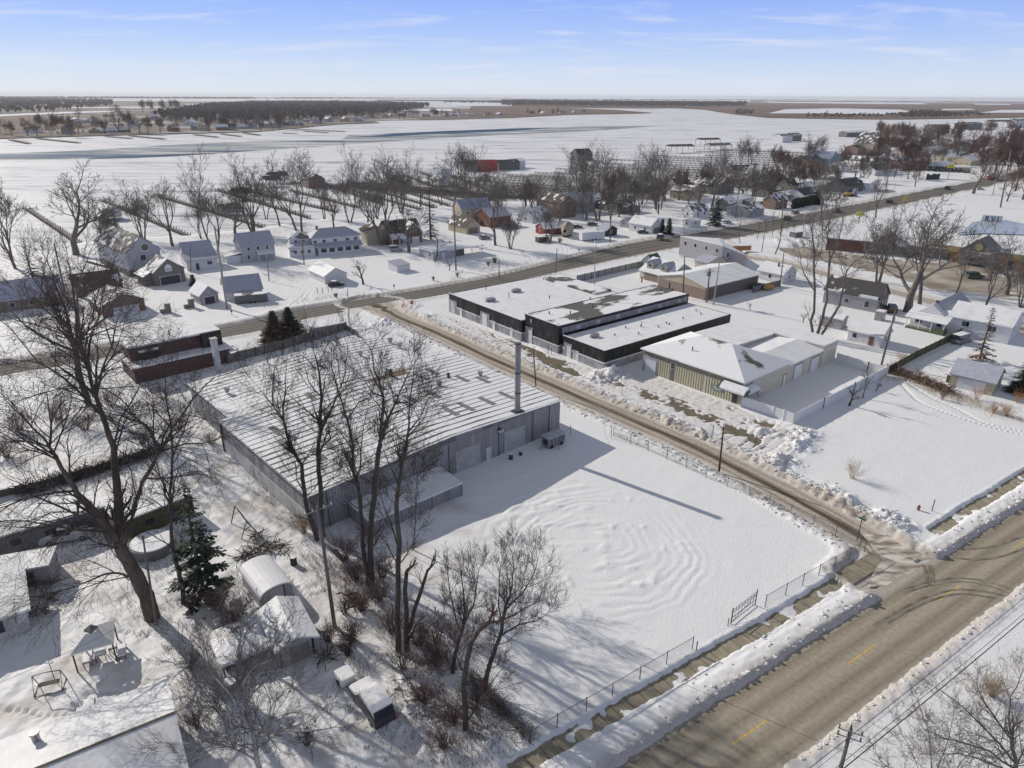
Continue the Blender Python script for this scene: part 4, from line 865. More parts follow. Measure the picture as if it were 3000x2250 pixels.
# ---- strip mall with gabled entrance
ma = Bld('strip_mall', 'long tan brick strip mall with dark gabled entrance sign', 'shopping mall', (2715, 752), -46, 46, 22)
ma.walls(4.6, M_orangebrick); ma.flat(4.6, M_roofsnow, oh=.3)
ma.part(ma.panel('f', 0, 46, 2.9, 4.58, -.02, .25), 'sign_band', mat('tan_sign_band', (.36, .27, .12), .7, .3, .5))
for u in (3, 6, 24, 29, 34, 39, 43): ma.door('f', u, 1.6, 2.3, M_glass, name='shop_window')
ma.part(MB().extr([(10, -.4), (20, -.4), (20, 4.4), (15, 8.4), (10, 4.4)], 'y', -3.0, 3), 'entrance_gable', M_cedar)
ma.part(MB().extr([(9.4, 3.9), (15, 8.42), (20.6, 3.9), (20.6, 4.15), (15, 8.7), (9.4, 4.15)], 'y', -3.5, 6), 'entrance_roof', mat('blue_grey_roof', (.17, .165, .18), .6))
ma.part(MB().box(12.2, -3.06, -.3, 17.8, -2.95, 2.5), 'entrance_opening', M_black)
em = ma.part(MB().tube([(15, -3.12, 5.9), (15, -2.95, 5.9)], 1.15, 20), 'round_sign', mat('gold_emblem', (.55, .47, .22), .5, .2, 2))
lt_ = MB()
for k, (wd_, hh) in enumerate(((.5, .5), (.45, .4), (.5, .42), (.42, .4), (.5, .42), (.45, .4), (.42, .4), (.5, .5))): lt_.box(11.6+k*.88, -3.08, 4.1-hh/2, 11.6+k*.88+wd_+.2, -2.97, 4.1+hh/2)
ma.part(lt_, 'sign_lettering', M_whitetrim)
ma.part(MB().box(13, -3.06, 3.15, 17, -2.97, 3.35), 'sign_line', mat('dull_lettering', (.5, .5, .48), .6))
mb = Bld('brick_annex', 'brown brick annex with cedar wing joining the strip mall', 'building', (2536, 742), -30, 18, 14)
mb.rect = (-13, 0, 4, 14); mb.walls(4.0, M_brick); mb.flat(4.0, M_roofsnow, oh=.3)
mb.walls(3.4, M_cedar, rect=(4.01, 3, 40, 14), name='wing_wall'); mb.flat(3.4, M_roofsnow, rect=(4.01, 3, 40, 14), name='wing_roof'); mb.part(MB().extr([(0, 3.3), (12, 3.3), (6, 6.8)], 'y', .2, 10), 'gable_roof', M_half)
mb.part(mb.panel('f', 4.2, 39, 2.2, 3.2, .0, .3, (4, 3, 40, 14)), 'sign_band', mat('olive_sign_band', (.28, .24, .13), .7, .2, .5))

# ---- houses north of the main road (left to centre)
h1 = Bld('large_grey_house', 'tall pale house with half-round window and shingled garage wing', 'house', (383, 812), 46, 9.5, (315, 768))
h1.walls(7.2, M_lilacside, 'y', 4.2); h1.gable(7.2, 4.2, 'y', M_shingle, oh=.5)
h1.part(MB().box(-.06, -.06, -.4, h1.w, .02, 1.9).box(-.07, -.06, -.4, .02, h1.d, 1.9), 'stone_base', M_cedar)
h1.win('f', 4.4, 4.3, 1.5, 1.7, split=2); f = h1.part(MB().tube([(5.4, -.09, 8.0), (5.4, .02, 8.0)], 1.2, 20), 'window', M_whitetrim); h1.part(MB().tube([(5.4, -.11, 8.05), (5.4, .0, 8.05)], 1.02, 20), 'pane', M_glass, f)
g1 = (3.4, -6.5, 11.6, 0.3)
gl1 = h1.loc((457, 839)); g1 = (gl1[0], gl1[1], gl1[0]+8.4, gl1[1]+7)
h1.walls(3.9, M_cedar, 'y', 3.2, rect=g1, name='wing_wall'); h1.gable(3.9, 3.2, 'y', M_half, rect=g1, name='wing_roof')
h1.door('f', 4.2, 5.4, 2.3, M_doordark, rect=g1, name='garage_door', trim=M_whitetrim)
f = h1.part(MB().tube([(g1[0]+4.1, g1[1]-.09, 4.6), (g1[0]+4.1, g1[1]+.02, 4.6)], .95, 18).box(g1[0]+3.15, g1[1]-.08, 3.6, g1[0]+5.05, g1[1]+.02, 4.6), 'window', M_whitetrim)
h1.part(MB().box(g1[0]+3.4, g1[1]-.11, 3.8, g1[0]+4.0, g1[1], 4.5).box(g1[0]+4.2, g1[1]-.11, 3.8, g1[0]+4.8, g1[1], 4.5), 'pane', mat('pale_glass', (.45, .48, .5), .2), f)
h1.walls(3.0, M_cedar, rect=(g1[0]-2.2, g1[1]+2, g1[0]-.02, g1[1]+7), name='porch_wall'); h1.flat(3.0, M_roofsnow, rect=(g1[0]-2.4, g1[1]+1.4, g1[0]-.02, g1[1]+8), mono=(-.4, .8, .8, -.4), name='porch_roof')
h2 = Bld('white_house', 'small white house with blue-grey roof right of the tall pale house', 'house', (550, 794), 33, 9.3, 12)
h2.walls(3.2, M_whiteside, rect=(0, 0, 9, 4.2)); h2.flat(3.2, M_frostmetal, rect=(-.3, -.4, 9.3, 4.3), mono=(-.3, -.3, 1.3, 1.3), name='porch_roof')
h2.walls(4.6, M_whiteside, 'x', 2.6, rect=(.2, 4.21, 8.8, 11.5), name='main_wall'); h2.gable(4.6, 2.6, 'x', M_frostmetal, rect=(.2, 4.21, 8.8, 11.5))
h2.win('f', 6.6, 1.2, 1.6, 1.2, split=2); h2.wins('l', 3, 2.6, .9, 1.3, rect=(.2, 4.2, 8.8, 11.5)); h2.door('f', 3, .9, 2, M_doordark)
h3 = Bld('farmhouse', 'white two-storey farmhouse with small front porch left of the long house', 'house', (712, 771), 33, 10.4, 9)
h3.walls(5.4, M_lilacside, 'x', 3.2); h3.gable(5.4, 3.2, 'x', M_frostmetal); h3.wins('f', 3, 3.6, .9, 1.3); h3.win('f', 2, 1, .9, 1.4); h3.wins('l', 2, 3.6, .9, 1.3); h3.wins('l', 2, 1.0, .9, 1.3)
h3.flat(2.7, M_roofsnow, rect=(4.6, -2.2, 9.6, -.02), name='porch_roof', mono=(-.2, -.2, .7, .7))
for x in (4.7, 7, 9.4): h3.part(MB().box(x-.08, -2.1, -.3, x+.08, -1.95, 2.55), 'porch_post', M_whitetrim)
h3.walls(2.4, M_whiteside, rect=(-4.6, 1, -.02, 7), name='side_wall'); h3.flat(2.4, M_roofsnow, rect=(-4.6, 1, -.02, 7), name='side_roof', mono=(-.2, .6, .6, -.2)); h3.wins('l', 4, 1.1, .8, .8, rect=(-4.6, 1, 0, 7))
h4 = Bld('long_house', 'long white two-storey house with full-width front porch', 'house', (924, 750), 29, (1063, 736), 9)
h4.walls(5.3, M_whiteside, rect=(0, 2.6, h4.w, 10)); h4.hip(5.3, 2.4, 'x', M_frostmetal, rect=(0, 2.6, h4.w, 10), oh=.5); 
for u in (1.0, 4.0, 7.8, 12.0, h4.w-1.5): h4.win('f', u, 3.6, 1.3, 1.1, rect=(0, 2.6, h4.w, 10), split=2)
h4.walls(2.6, M_whiteside, rect=(1.2, 0.02, h4.w-.4, 2.58), name='porch_wall'); h4.flat(2.6, M_frostmetal, rect=(.8, -.5, h4.w, 2.58), mono=(-.25, -.25, .8, .8), name='porch_roof')
h4.wins('f', 5, .8, 2.0, 1.5, a=1.6, b=h4.w-.8, rect=(0, 0.02, h4.w, 2.58)); h4.chimney(3.0, 7, 6.5, 8.4, M_brick, r=.35)
h5 = Bld('annex_house', 'white single-storey house with wreath on its wall adjoining the long house', 'house', (850, 754), 20, 8.2, 9)
h5.walls(2.8, M_whiteside); h5.hip(2.8, 1.6, 'x', M_frostmetal, oh=.3); h5.walls(5.2, M_whiteside, rect=(.5, 4.5, 7.2, 10.5), name='upper_wall'); h5.hip(5.2, 1.8, 'x', M_half, rect=(.5, 4.5, 7.2, 10.5), name='upper_roof')
h5.wins('f', 3, 1.0, 1.1, 1.2); h5.wins('f', 2, 3.7, 1.0, 1.0, rect=(.5, 4.5, 7.2, 10.5))
wr = h5.part(MB().tube([(1.0+.35*cos(a), -.07, 1.9+.35*sin(a)) for a in [k*pi/5 for k in range(11)]], .08, 5), 'wreath', M_needle)
h6 = Bld('dormer_house', 'dark brown steep-roofed house with white garage doors among trees', 'house', (1140, 718), 29, 12.8, 12)
h6.walls(3.4, M_brown, 'x', 4.2); h6.gable(3.4, 4.2, 'x', M_brownshingle); h6.door('f', 6.6, 2.9, 2.2, M_doorwhite, name='garage_door'); h6.door('f', 10.2, 2.9, 2.2, M_doorwhite, name='garage_door')
q = h6.part(MB().extr([(6.5, 3.2), (12.2, 3.2), (12.2, 4.3), (9.35, 7.3), (6.5, 4.3)], 'y', -.4, 5), 'front_gable', M_brown); h6.part(MB().extr([(6.0, 3.9), (9.35, 7.35), (12.7, 3.9), (12.7, 4.1), (9.35, 7.6), (6.0, 4.1)], 'y', -.9, 6), 'gable_roof', M_half, q)
h6.part(MB().box(8.3, -.46, 4.4, 10.4, -.38, 5.7), 'window', M_whitetrim, q); h6.part(MB().box(8.42, -.49, 4.5, 9.3, -.4, 5.6).box(9.42, -.49, 4.5, 10.28, -.4, 5.6), 'pane', M_glass, q)
h6.flat(2.6, M_roofsnow, rect=(.3, -2.4, 6.3, -.02), mono=(-.3, -.3, .9, .9), name='porch_roof')
for x in (.5, 3.3, 6.1): h6.part(MB().box(x-.12, -2.3, -.3, x+.12, -2.05, 2.5), 'porch_post', M_whitetrim)
h6.walls(4.6, M_tanside, 'y', 2.0, rect=(-7, 3, -.02, 11), name='side_wall'); h6.gable(4.6, 2.0, 'y', M_brownshingle, rect=(-7, 3, -.1, 11), name='side_roof'); h6.wins('l', 2, 1, 1, 1.3, rect=(-7, 3, 0, 11))
h7 = Bld('tan_garage', 'tan garage with brown hip-gable roof in front of the blue-roofed house', 'garage', (1367, 687), 41, (1405, 681), 12)
h7.walls(3.1, M_tanside, 'y', 2.8); h7.gable(3.1, 2.8, 'y', M_brownshingle); h7.door('f', 3.2, 4.4, 2.2, M_doortaupe, name='garage_door'); h7.win('f', 3.2, 4.0, .8, .9)
h7b, _ = simple('blue_roof_house', 'tan gabled house with blue metal roof behind the tan garage', (1352, 655), 14.5, 8.5, 6.0, 3.2, 'x', M_tanside, M_bluemetal, ang=30)
simple('brick_red_house', 'brick-red house with frosted roof right of the blue-roofed house', (1437, 668), 10, 12, 4.4, 2.6, 'x', M_brick, M_frostmetal, ang=35)
h8 = Bld('ranch_house', 'low grey ranch house with snow roof and carport near the road', 'house', (1269, 763), 38, 8.8, (1227, 750))
h8.walls(2.8, M_lilacside); h8.flat(2.8, M_roofsnow, oh=.5, t=.35); h8.win('l', 2, 1, 1, 1.2); h8.win('f', 1.5, 1, 1, 1.3); h8.door('f', 4, .9, 2, M_doorwhite)
rc = h8.loc((1358, 750)); h8.walls(2.6, M_dkgreyside, rect=(rc[0]-6, rc[1]+1, rc[0]+1, rc[1]+7), name='rear_wall'); h8.flat(2.6, M_roofsnow, rect=(rc[0]-6.5, rc[1]-.5, rc[0]+8, rc[1]+7.5), name='carport_roof', t=.35)
for x, y in ((7.7, 0), (7.7, 7), (3.5, 0)): h8.part(MB().box(rc[0]+x-.08, rc[1]+y-.08, -.3, rc[0]+x+.08, rc[1]+y+.08, 2.6), 'carport_post', M_whitetrim)
wg = Bld('white_gable_garage', 'white gabled garage with a dark car parked before its end wall', 'garage', (953, 833), 38.5, (1018, 823), (904, 812))
wg.walls(2.3, M_whiteside, 'y', 1.9); wg.gable(2.3, 1.9, 'y', M_roofsnow); wg.win('l', 6, 1, .6, .7)
fs = Bld('flat_shed', 'small white flat-roofed shed alone in the snowy lawn', 'shed', (1164, 799), 41, 4.6, 5)
fs.walls(2.3, M_whiteside, mono=(-.3, -.3, .3, .3)); fs.flat(2.3, M_frostmetal, mono=(-.35, -.35, .35, .35), t=.15); fs.door('f', 2.3, 2.6, 1.7, M_whiteside)
tg = Bld('tiny_garage', 'tiny grey garage with snowflake ornament above its dark door', 'garage', (590, 895), 44, 4.6, 6.5)
tg.walls(2.6, M_greyside, 'y', 2.0); tg.gable(2.6, 2.0, 'y', M_most); tg.door('f', 2.3, 2.6, 1.9, M_doordark, name='garage_door', trim=M_whitetrim)
sn = MB()
for k in range(4): a = k*pi/4; sn.bar((2.3-.45*cos(a), -.06, 3.0-.45*sin(a)), (2.3+.45*cos(a), -.06, 3.0+.45*sin(a)), .035)
tg.part(sn, 'ornament', M_whitetrim)
lg = Bld('long_white_garage', 'long white garage with dark object in front beside the tall leaning pole', 'garage', (666, 884), 28, 9.0, 9)
lg.walls(2.6, M_whiteside, 'x', 2.8); lg.gable(2.6, 2.8, 'x', M_frostmetal); lg.door('f', 3.2, 4.5, 2.1, M_doorwhite, name='garage_door')
bg2 = Bld('brown_gable_garage', 'brown gable-fronted garage with wide white door on the left', 'garage', (307, 931), 44, 9.4, 12)
bg2.walls(2.9, M_brown, 'y', 2.0); bg2.gable(2.9, 2.0, 'y', M_half, oh=.6); bg2.door('f', 5.0, 5.8, 2.1, M_doorwhite, name='garage_door')
simple('brown_cabin', 'dark brown cabin half hidden behind the bearded tree', (228, 872), 11, 9, 3.0, 2.2, 'x', M_brown, M_brownshingle, ang=38)
le = Bld('left_edge_house', 'house with broad frosted roof at the left frame edge', 'house', (-60, 926), 37, 18, 9)
le.walls(3.2, M_khaki, 'x', 3.4); le.gable(3.2, 3.4, 'x', M_frostmetal, oh=.6); le.wins('f', 4, 1, 1.2, 1.2)
# mansard house on the near side of the main road
mh = Bld('red_brown_house', 'red-brown flat-topped house with stepped snow ledge and black bay', 'house', (400, 1125), 41, 17.6, 9)
mh.walls(3.0, M_redbrown); mh.flat(3.0, M_roofsnow, oh=.35, t=.3)
mh.walls(6.0, M_redbrown, rect=(.5, 3.2, 17, 8.6), z0=3.32, name='upper_wall'); mh.flat(6.0, M_roofsnow, rect=(.5, 3.0, 17, 8.8), oh=.3, t=.35, name='upper_roof')
mh.part(MB().box(13.4, 2.2, 3.33, 17.2, 3.19, 6.3), 'black_bay', M_black); mh.part(MB().box(2.2, 2.6, 3.33, 5.2, 3.19, 5.0), 'dormer', M_black); mh.part(MB().box(2.0, 2.2, 5.01, 5.4, 4, 5.3), 'dormer_roof', M_half)
mh.part(MB().box(17.21, 0, 2.2, 19.4, 3, 2.4), 'canopy', M_half); mh.part(MB().bar((19.2, .2, -.2), (19.2, .2, 2.2), .08), 'canopy_post', M_whitetrim)
mh.pipes([(8.5, 5.5, 6.3)], None, .9, .1)
pc = Bld('slim_chimney', 'tall slim white block chimney behind the warehouse corner', 'chimney', (636, 1092), 42, 1, 1)
pc.part(MB().box(0, 0, -.4, 1.0, 1.0, 6.6), 'shaft', mat('painted_block', (.55, .55, .56), .8, .15, 1, .2, 6)); pc.part(MB().box(-.1, -.1, 6.61, 1.1, 1.1, 6.85), 'cap', M_concwall)

# ---- mid-distance houses of the village (B corner, size)
VIL = [
 ('red_barn', 'low dark red outbuilding with snow roof behind bare trees', (1592, 690), 12, 7, 2.6, 1.6, 'x', M_barnred, M_roofsnow, 24, 'barn'),
 ('big_brown_house', 'large dark brown house with glazed upper porch above the white box trailer', (1640, 640), 9, 17, 6.6, 2.6, 'y', M_brown, M_brownshingle, 36, 'house'),
 ('grey_gabled_house', 'grey house with chimney and small gable right of the big brown house', (1672, 628), 14, 9, 5.0, 3.6, 'x', M_greyside, M_frostmetal, 32, 'house'),
 ('black_white_shed', 'black and white little shed beside the utility pole and box trailer', (1776, 694), 6, 5, 2.4, 1.6, 'y', M_black, M_frostmetal, 40, 'shed'),
 ('grey_playhouse', 'pale round-topped hut near the tree clump', (1838, 668), 4, 4, 2.2, 1.2, 'x', M_greyside, M_frostmetal, 40, 'shed'),
 ('white_roadside_garage', 'white garage with tan eave and black car beside it', (1906, 686), 7, 11, 3.2, 2.4, 'y', M_whiteside, M_roofsnow, 42, 'garage'),
 ('dark_low_house', 'dark low house with snow-blotched roof between the two tall trees', (1822, 628), 12, 12, 3.2, 2.0, 'x', M_dkgreyside, M_half, 38, 'house'),
 ('tan_square_house', 'white house with tan lower garage below a grey-roofed gable', (2012, 588), 13, 11, 4.5, 2.4, 'y', M_tanside, M_half, 41, 'house'),
 ('brown_roof_house', 'house with two brown-grey gables left of the snowy spruce', (1986, 575), 12, 12, 5.5, 3.0, 'x', M_greyside, M_brownshingle, 36, 'house'),
 ('grey_gable_house', 'dark gabled house with lit snow strip behind the snowy spruce', (2100, 572), 16, 13, 5.0, 3.6, 'y', M_dkgreyside, M_shingle, 40, 'house'),
 ('white_gable_house', 'bluish white gabled house right of the dark gabled house', (2182, 552), 12, 16, 5.0, 3.4, 'y', M_lilacside, M_half, 42, 'house'),
 ('long_grey_roof_house', 'long grey-roofed house at the edge of the docks', (2150, 520), 26, 10, 4.5, 2.6, 'x', M_greyside, M_shingle, 30, 'house'),
 ('steep_dark_house', 'white house with steep dark roof and curved snow edge', (2240, 540), 12, 14, 5.5, 4.5, 'y', M_lilacside, M_half, 44, 'house'),
 ('white_flat_garage', 'white garage with flat snowy roof right of the spruce', (2160, 602), 14, 9, 2.8, 1.4, 'x', M_whiteside, M_roofsnow, 41, 'garage'),
 ('dark_hip_garage', 'dark-roofed garage beside the white flat garage', (2250, 580), 14, 10, 3.0, 2.2, 'x', M_dkgreyside, M_brownshingle, 41, 'garage'),
 ('small_white_hut', 'small white block hut by the utility pole', (2022, 668), 7, 4, 2.6, .6, 'x', M_whiteside, M_roofsnow, 41, 'shed'),
 ('grey_roadside_house', 'grey house close to the road behind the thin tree row', (2190, 640), 13, 11, 3.4, 2.0, 'x', M_greyside, M_half, 41, 'house'),
 ('tan_block_garage', 'tan block garage with snow roof near the dark hedge', (2306, 588), 12, 8, 3.0, 1.2, 'x', M_pinkbrown, M_roofsnow, 41, 'garage'),
 ('slate_garage', 'slate-roofed white garage left of the clipped dark hedge', (2352, 590), 15, 9, 3.2, 2.4, 'x', M_whiteside, M_shingle_bare, 41, 'garage'),
 ('snow_low_house', 'low house under smooth snow roof behind the round bush', (2378, 560), 22, 11, 3.0, 1.6, 'x', M_lilacside, M_roofsnow, 34, 'house'),
 ('bare_roof_garage', 'large bare dark-roofed open garage beside the yellow excavator', (2476, 566), 20, 12, 4.0, 3.0, 'x', M_dkgreyside, M_shingle_bare, 36, 'garage'),
 ('white_cube_house', 'white house with snow roof right of the yellow excavator', (2546, 561), 14, 14, 4.4, 1.6, 'y', M_whiteside, M_roofsnow, 46, 'house'),
 ('teal_end_house', 'long bare-roofed house with pale teal gable end', (2562, 516), 30, 12, 4.0, 3.0, 'x', M_whiteside, M_shingle_bare, 34, 'house'),
 ('yellow_house', 'pale yellow low house with pink-tinged snow roof', (2352, 522), 26, 10, 3.2, 2.2, 'x', M_yellowside, M_roofsnow, 34, 'house'),
 ('blue_house', 'bright blue house with snowy blue roof', (2428, 492), 14, 18, 6.5, 5.0, 'y', M_bluehouse, M_bluemetal, 38, 'house'),
 ('slate_house', 'dark slate-roofed house left of the bright blue house', (2365, 496), 22, 16, 5.0, 4.0, 'x', M_brown, M_shingle_bare, 36, 'house'),
 ('tan_tall_house', 'tall tan gable-ended house with dark steep roof by the marina', (2556, 452), 26, 20, 10, 9.0, 'y', M_tanside, M_shingle, 40, 'house'),
 ('dark_shop', 'long dark-roofed building in front of the tall tan house', (2512, 452), 40, 14, 5.0, 3.0, 'x', M_brown, M_shingle_bare, 34, 'building'),
 ('cream_shed', 'long cream boat shed beside the wrapped boats', (2640, 470), 30, 12, 6.0, 3, 'x', M_tanside, M_frostmetal, 34, 'building'),
 ('brown_tent_house', 'brown low house behind the trees at the snowy lot', (2640, 502), 24, 12, 4.5, 3.5, 'x', M_brown, M_shingle, 36, 'house'),
 ('pale_blue_bungalow', 'pale bungalow with icy blue roof behind the hedge row', (2758, 500), 20, 12, 3.4, 2.4, 'x', M_whiteside, M_roofsnow, 38, 'house'),
 ('cream_bungalow', 'cream bungalow with snow roof right of the pale bungalow', (2842, 486), 22, 14, 4.0, 3.0, 'x', M_yellowside, M_roofsnow, 38, 'house'),
 ('yellow_bungalow', 'yellow bungalow behind the cream bungalow', (2772, 475), 24, 12, 3.6, 2.4, 'x', M_yellowside, M_most, 38, 'house'),
 ('low_grey_house', 'low grey house beneath the wooded right edge', (2740, 456), 26, 14, 4.5, 3, 'x', M_greyside, M_most, 38, 'house'),
 ('shaded_house', 'dark-walled house half hidden in the reddish trees', (2820, 445), 26, 16, 5, 4, 'x', M_dkgreyside, M_shingle, 38, 'house'),
 ('lilac_house', 'pale lilac house near the red truck', (2890, 482), 18, 16, 5, 4, 'y', M_lilacside, M_half, 40, 'house'),
 ('white_far_house', 'white house at the far right among tree trunks', (2970, 478), 20, 14, 5, 3, 'x', M_whiteside, M_roofsnow, 40, 'house'),
 ('snowy_mid_house', 'white house with snow-heaped roof behind the wrapped boats', (2672, 448), 22, 16, 5, 4, 'x', M_whiteside, M_roofsnow, 38, 'house'),
 ('grey_far_house', 'grey roofed house between reddish trees and river boathouses', (2920, 432), 28, 16, 5, 4, 'x', M_greyside, M_most, 38, 'house'),
]
for nm, lab, B, w_, d_, h_, r_, ax, wm, rm, an, ct in VIL:
    x_, y_ = G(*B)
    gd = ('f', w_*.5, min(5., w_*.55), M_doorwhite if wm not in (M_whiteside,) else M_doortaupe) if ct == 'garage' else None
    simple(nm, lab, B, w_, d_, h_, r_, ax, wm, rm, an, cat=ct, gdoor=gd)

INF = [(1560, 655, 0), (1735, 612, 1), (1790, 620, 4), (1900, 585, 2), (1950, 560, 1), (2060, 560, 3), (2120, 540, 0), (2230, 565, 4), (2290, 545, 1), (2310, 560, 2), (2440, 540, 1), (2410, 528, 4), (2465, 505, 0), (2600, 495, 1), (2620, 480, 3), (2690, 470, 1), (2700, 490, 4), (2760, 440, 1), (2800, 460, 0), (2850, 430, 3), (2860, 470, 1), (2930, 455, 4), (2960, 440, 1), (2985, 460, 0), (2640, 430, 1), (2690, 425, 4), (2740, 420, 0), (2580, 440, 3), (2130, 620, 1), (2270, 615, 4), (2030, 640, 0)]
IW = [(M_whiteside, 'white'), (M_dkgreyside, 'dark grey'), (M_tanside, 'tan'), (M_lilacside, 'pale grey'), (M_brown, 'brown')]
for k, (a_, b_, i) in enumerate(INF):
    R = random.Random(k); nb_ = .75+.5*(b_ < 520)
    simple('village_house', IW[i][1]+' house with patchy snow roof packed among the village houses', (a_, b_), R.uniform(10, 16)*nb_, R.uniform(8, 12)*nb_, R.uniform(2.8, 4.4), R.uniform(2, 3.6), 'x' if R.random() < .6 else 'y', IW[i][0], R.choice((M_shingle_bare, M_brownshingle, M_half, M_most, M_shingle)), R.uniform(32, 48), group='village houses, '+IW[i][1])
# ---- bottom-left yard buildings
bl = Bld('near_house', 'house with broad snow roof and metal flue at the bottom left corner', 'house', (545, 2262), 41, 12, 9, z=0)
rz = 4.0
A_ = G(137, 2247, 5.2); B_ = G(503, 2098, 5.2); an = atan2(B_[1]-A_[1], B_[0]-A_[0]); ca, sa = cos(an), sin(an)
bl.ang = an; bl.root.rotation_euler.z = an; bl.x, bl.y = B_[0]-14*ca+5.2*sa, B_[1]-14*sa-5.2*ca; bl.root.location = (bl.x, bl.y, BASE)
bl.rect = (0, 0, 14, 10.4); bl.walls(3.8, M_whiteside, 'x', 1.1); rf = bl.gable(3.8, 1.1, 'x', M_roofsnow, oh=.4, t=.25)
bl.part(MB().box(-.3, 5.08, 5.13, 14.3, 5.3, 5.2), 'ridge_cap', mat('moss_ridge', (.10, .095, .07), .9, .3, 3), rf)
q = bl.loc((108, 2172), 4.6); bl.part(MB().cyl(q[0], q[1], 3.9, 5.1, .28, 12).cyl(q[0], q[1], 5.1, 5.25, .36, 12), 'flue', M_galvmet, rf)
bl.wins('r', 2, 1.1, 1.2, 1.2)
q0 = G(0, 1810, 3.0); q1 = G(82, 1783, 3.0)
e1 = Bld('left_yard_house', 'white block house with snow roof and dark window at the left edge', 'house', (92, 1868), 27, 11, 9)
an = atan2(q1[1]-q0[1], q1[0]-q0[0]); e1.ang = an; e1.root.rotation_euler.z = an; ca, sa = cos(an), sin(an)
e1.x, e1.y = q1[0]-11*ca, q1[1]-11*sa; e1.root.location = (e1.x, e1.y, BASE)
e1.rect = (0, .3, 10.7, 8.5); e1.walls(2.7, mat('stained_block', (.55, .55, .55), .8, .12, .6, .2, 8)); e1.flat(2.7, M_roofsnow, rect=(0, 0, 11, 8.8), oh=.2, mono=(-.2, -.2, .8, .8)); e1.win('f', 8.0, .8, 1.5, 1.3, frame=M_steel)
def mobile(label, pa, pb, depth, h, wallm, name='mobile_home', roofm=None):
    a, c = G(*pa, h+.3), G(*pb, h+.3); L = hypot(c[0]-a[0], c[1]-a[1]); an = math.degrees(atan2(c[1]-a[1], c[0]-a[0]))
    b = Bld(name, label, 'mobile home', pa, an, L, depth); b.x, b.y = a; b.root.location = (a[0], a[1], BASE)
    b.walls(h-.15, wallm); b.flat(h-.15, roofm or M_roofsnow, oh=.15, t=.2); b.wins('f', max(2, int(L/3)), 1.0, 1.1, .8, frame=M_steel); b.door('f', L*.7, .9, 1.9, M_doordark); return b
mobile('mobile home with shaded snow roof behind the parked pickup', (-40, 1582), (305, 1482), 4.6, 2.8, M_dkgreyside)
mobile('mobile home with brighter snow roof between the big trunks', (372, 1522), (560, 1447), 5.0, 2.8, M_olive)
mobile('long low shed roof at the left edge above the dark hedge', (-60, 1690), (138, 1655), 3.4, 2.4, M_greyside, 'low_shed')
# arched and gabled garden sheds
ar = Bld('arched_shed', 'grey shed with rounded snow roof behind the gabled yard shed', 'shed', (768, 1788), 40, (868, 1757), 6.5)
W = ar.w; pts = [(W/2-W/2*cos(t)*1.0, 1.55+.85*sin(t)) for t in [pi*k/10 for k in range(11)]]
ar.part(MB().extr([(0, -.4), (W, -.4)]+[p for p in pts[::-1]], 'y', 0, 5.4), 'wall', M_greyside)
ar.part(MB().extr([(p[0]*1.06-W*.03, p[1]+.015) for p in pts]+[(p[0]*1.06-W*.03, p[1]+.2) for p in pts[::-1]], 'y', -.35, 5.7), 'roof', M_snow)
ar.part(MB().box(W*.3, -.05, -.3, W*.72, .02, 1.9), 'door', M_lilacside); ar.part(MB().box(W*.72, -.07, -.3, W*.76, .02, 2.0), 'door_post', M_steel)
gs = Bld('gabled_shed', 'grey gabled yard shed with dark corner posts and speckled snow roof', 'shed', (819, 1957), 33, (931, 1907), (761, 1845))
gs.walls(2.0, M_greyside, 'y', .9); gs.gable(2.0, .9, 'y', M_roofsnow, oh=.25); gs.door('f', gs.w*.55, gs.w*.5, 1.8, M_dkgreyside)
for u in (.15, gs.w-.5): gs.part(gs.panel('f', u, u+.18, -.3, 1.95, -.02, .07), 'corner_post', M_black)
cp = Bld('tarp_shelter', 'low shelter under a sagging snow-covered tarp in the yard', 'shelter', (655, 1985), 35, 5.2, 5.0)
tp = MB(); nn = 8
for i in range(nn):
    for j in range(nn):
        P_ = lambda a, c: (a/nn*5.4-.1, c/nn*5.2-.1, 1.5+.5*sin(pi*a/nn)*sin(pi*c/nn)+.08*sin(a*2.1+c))
        tp.poly([P_(i, j), P_(i+1, j), P_(i+1, j+1), P_(i, j+1)])
for i in range(nn):
    for s_ in (0, nn):
        P2 = lambda a, c, dz: (a/nn*5.4-.1, c/nn*5.2-.1, 1.5+.08*sin(a*2.1+c)-dz); tp.poly([P2(i, s_, .35), P2(i+1, s_, .35), P2(i+1, s_, 0), P2(i, s_, 0)]); tp.poly([P2(s_, i, .35), P2(s_, i+1, .35), P2(s_, i+1, 0), P2(s_, i, 0)])
cp.part(tp, 'tarp_cover', M_snow)
for x in (.1, 5.0):
    for y in (.1, 4.8): cp.part(MB().box(x, y, -.4, x+.14, y+.14, 1.45), 'post', M_wood)
cp.part(MB().box(.4, .8, -.3, 4.6, 4.6, .8), 'stored_goods', M_wood)
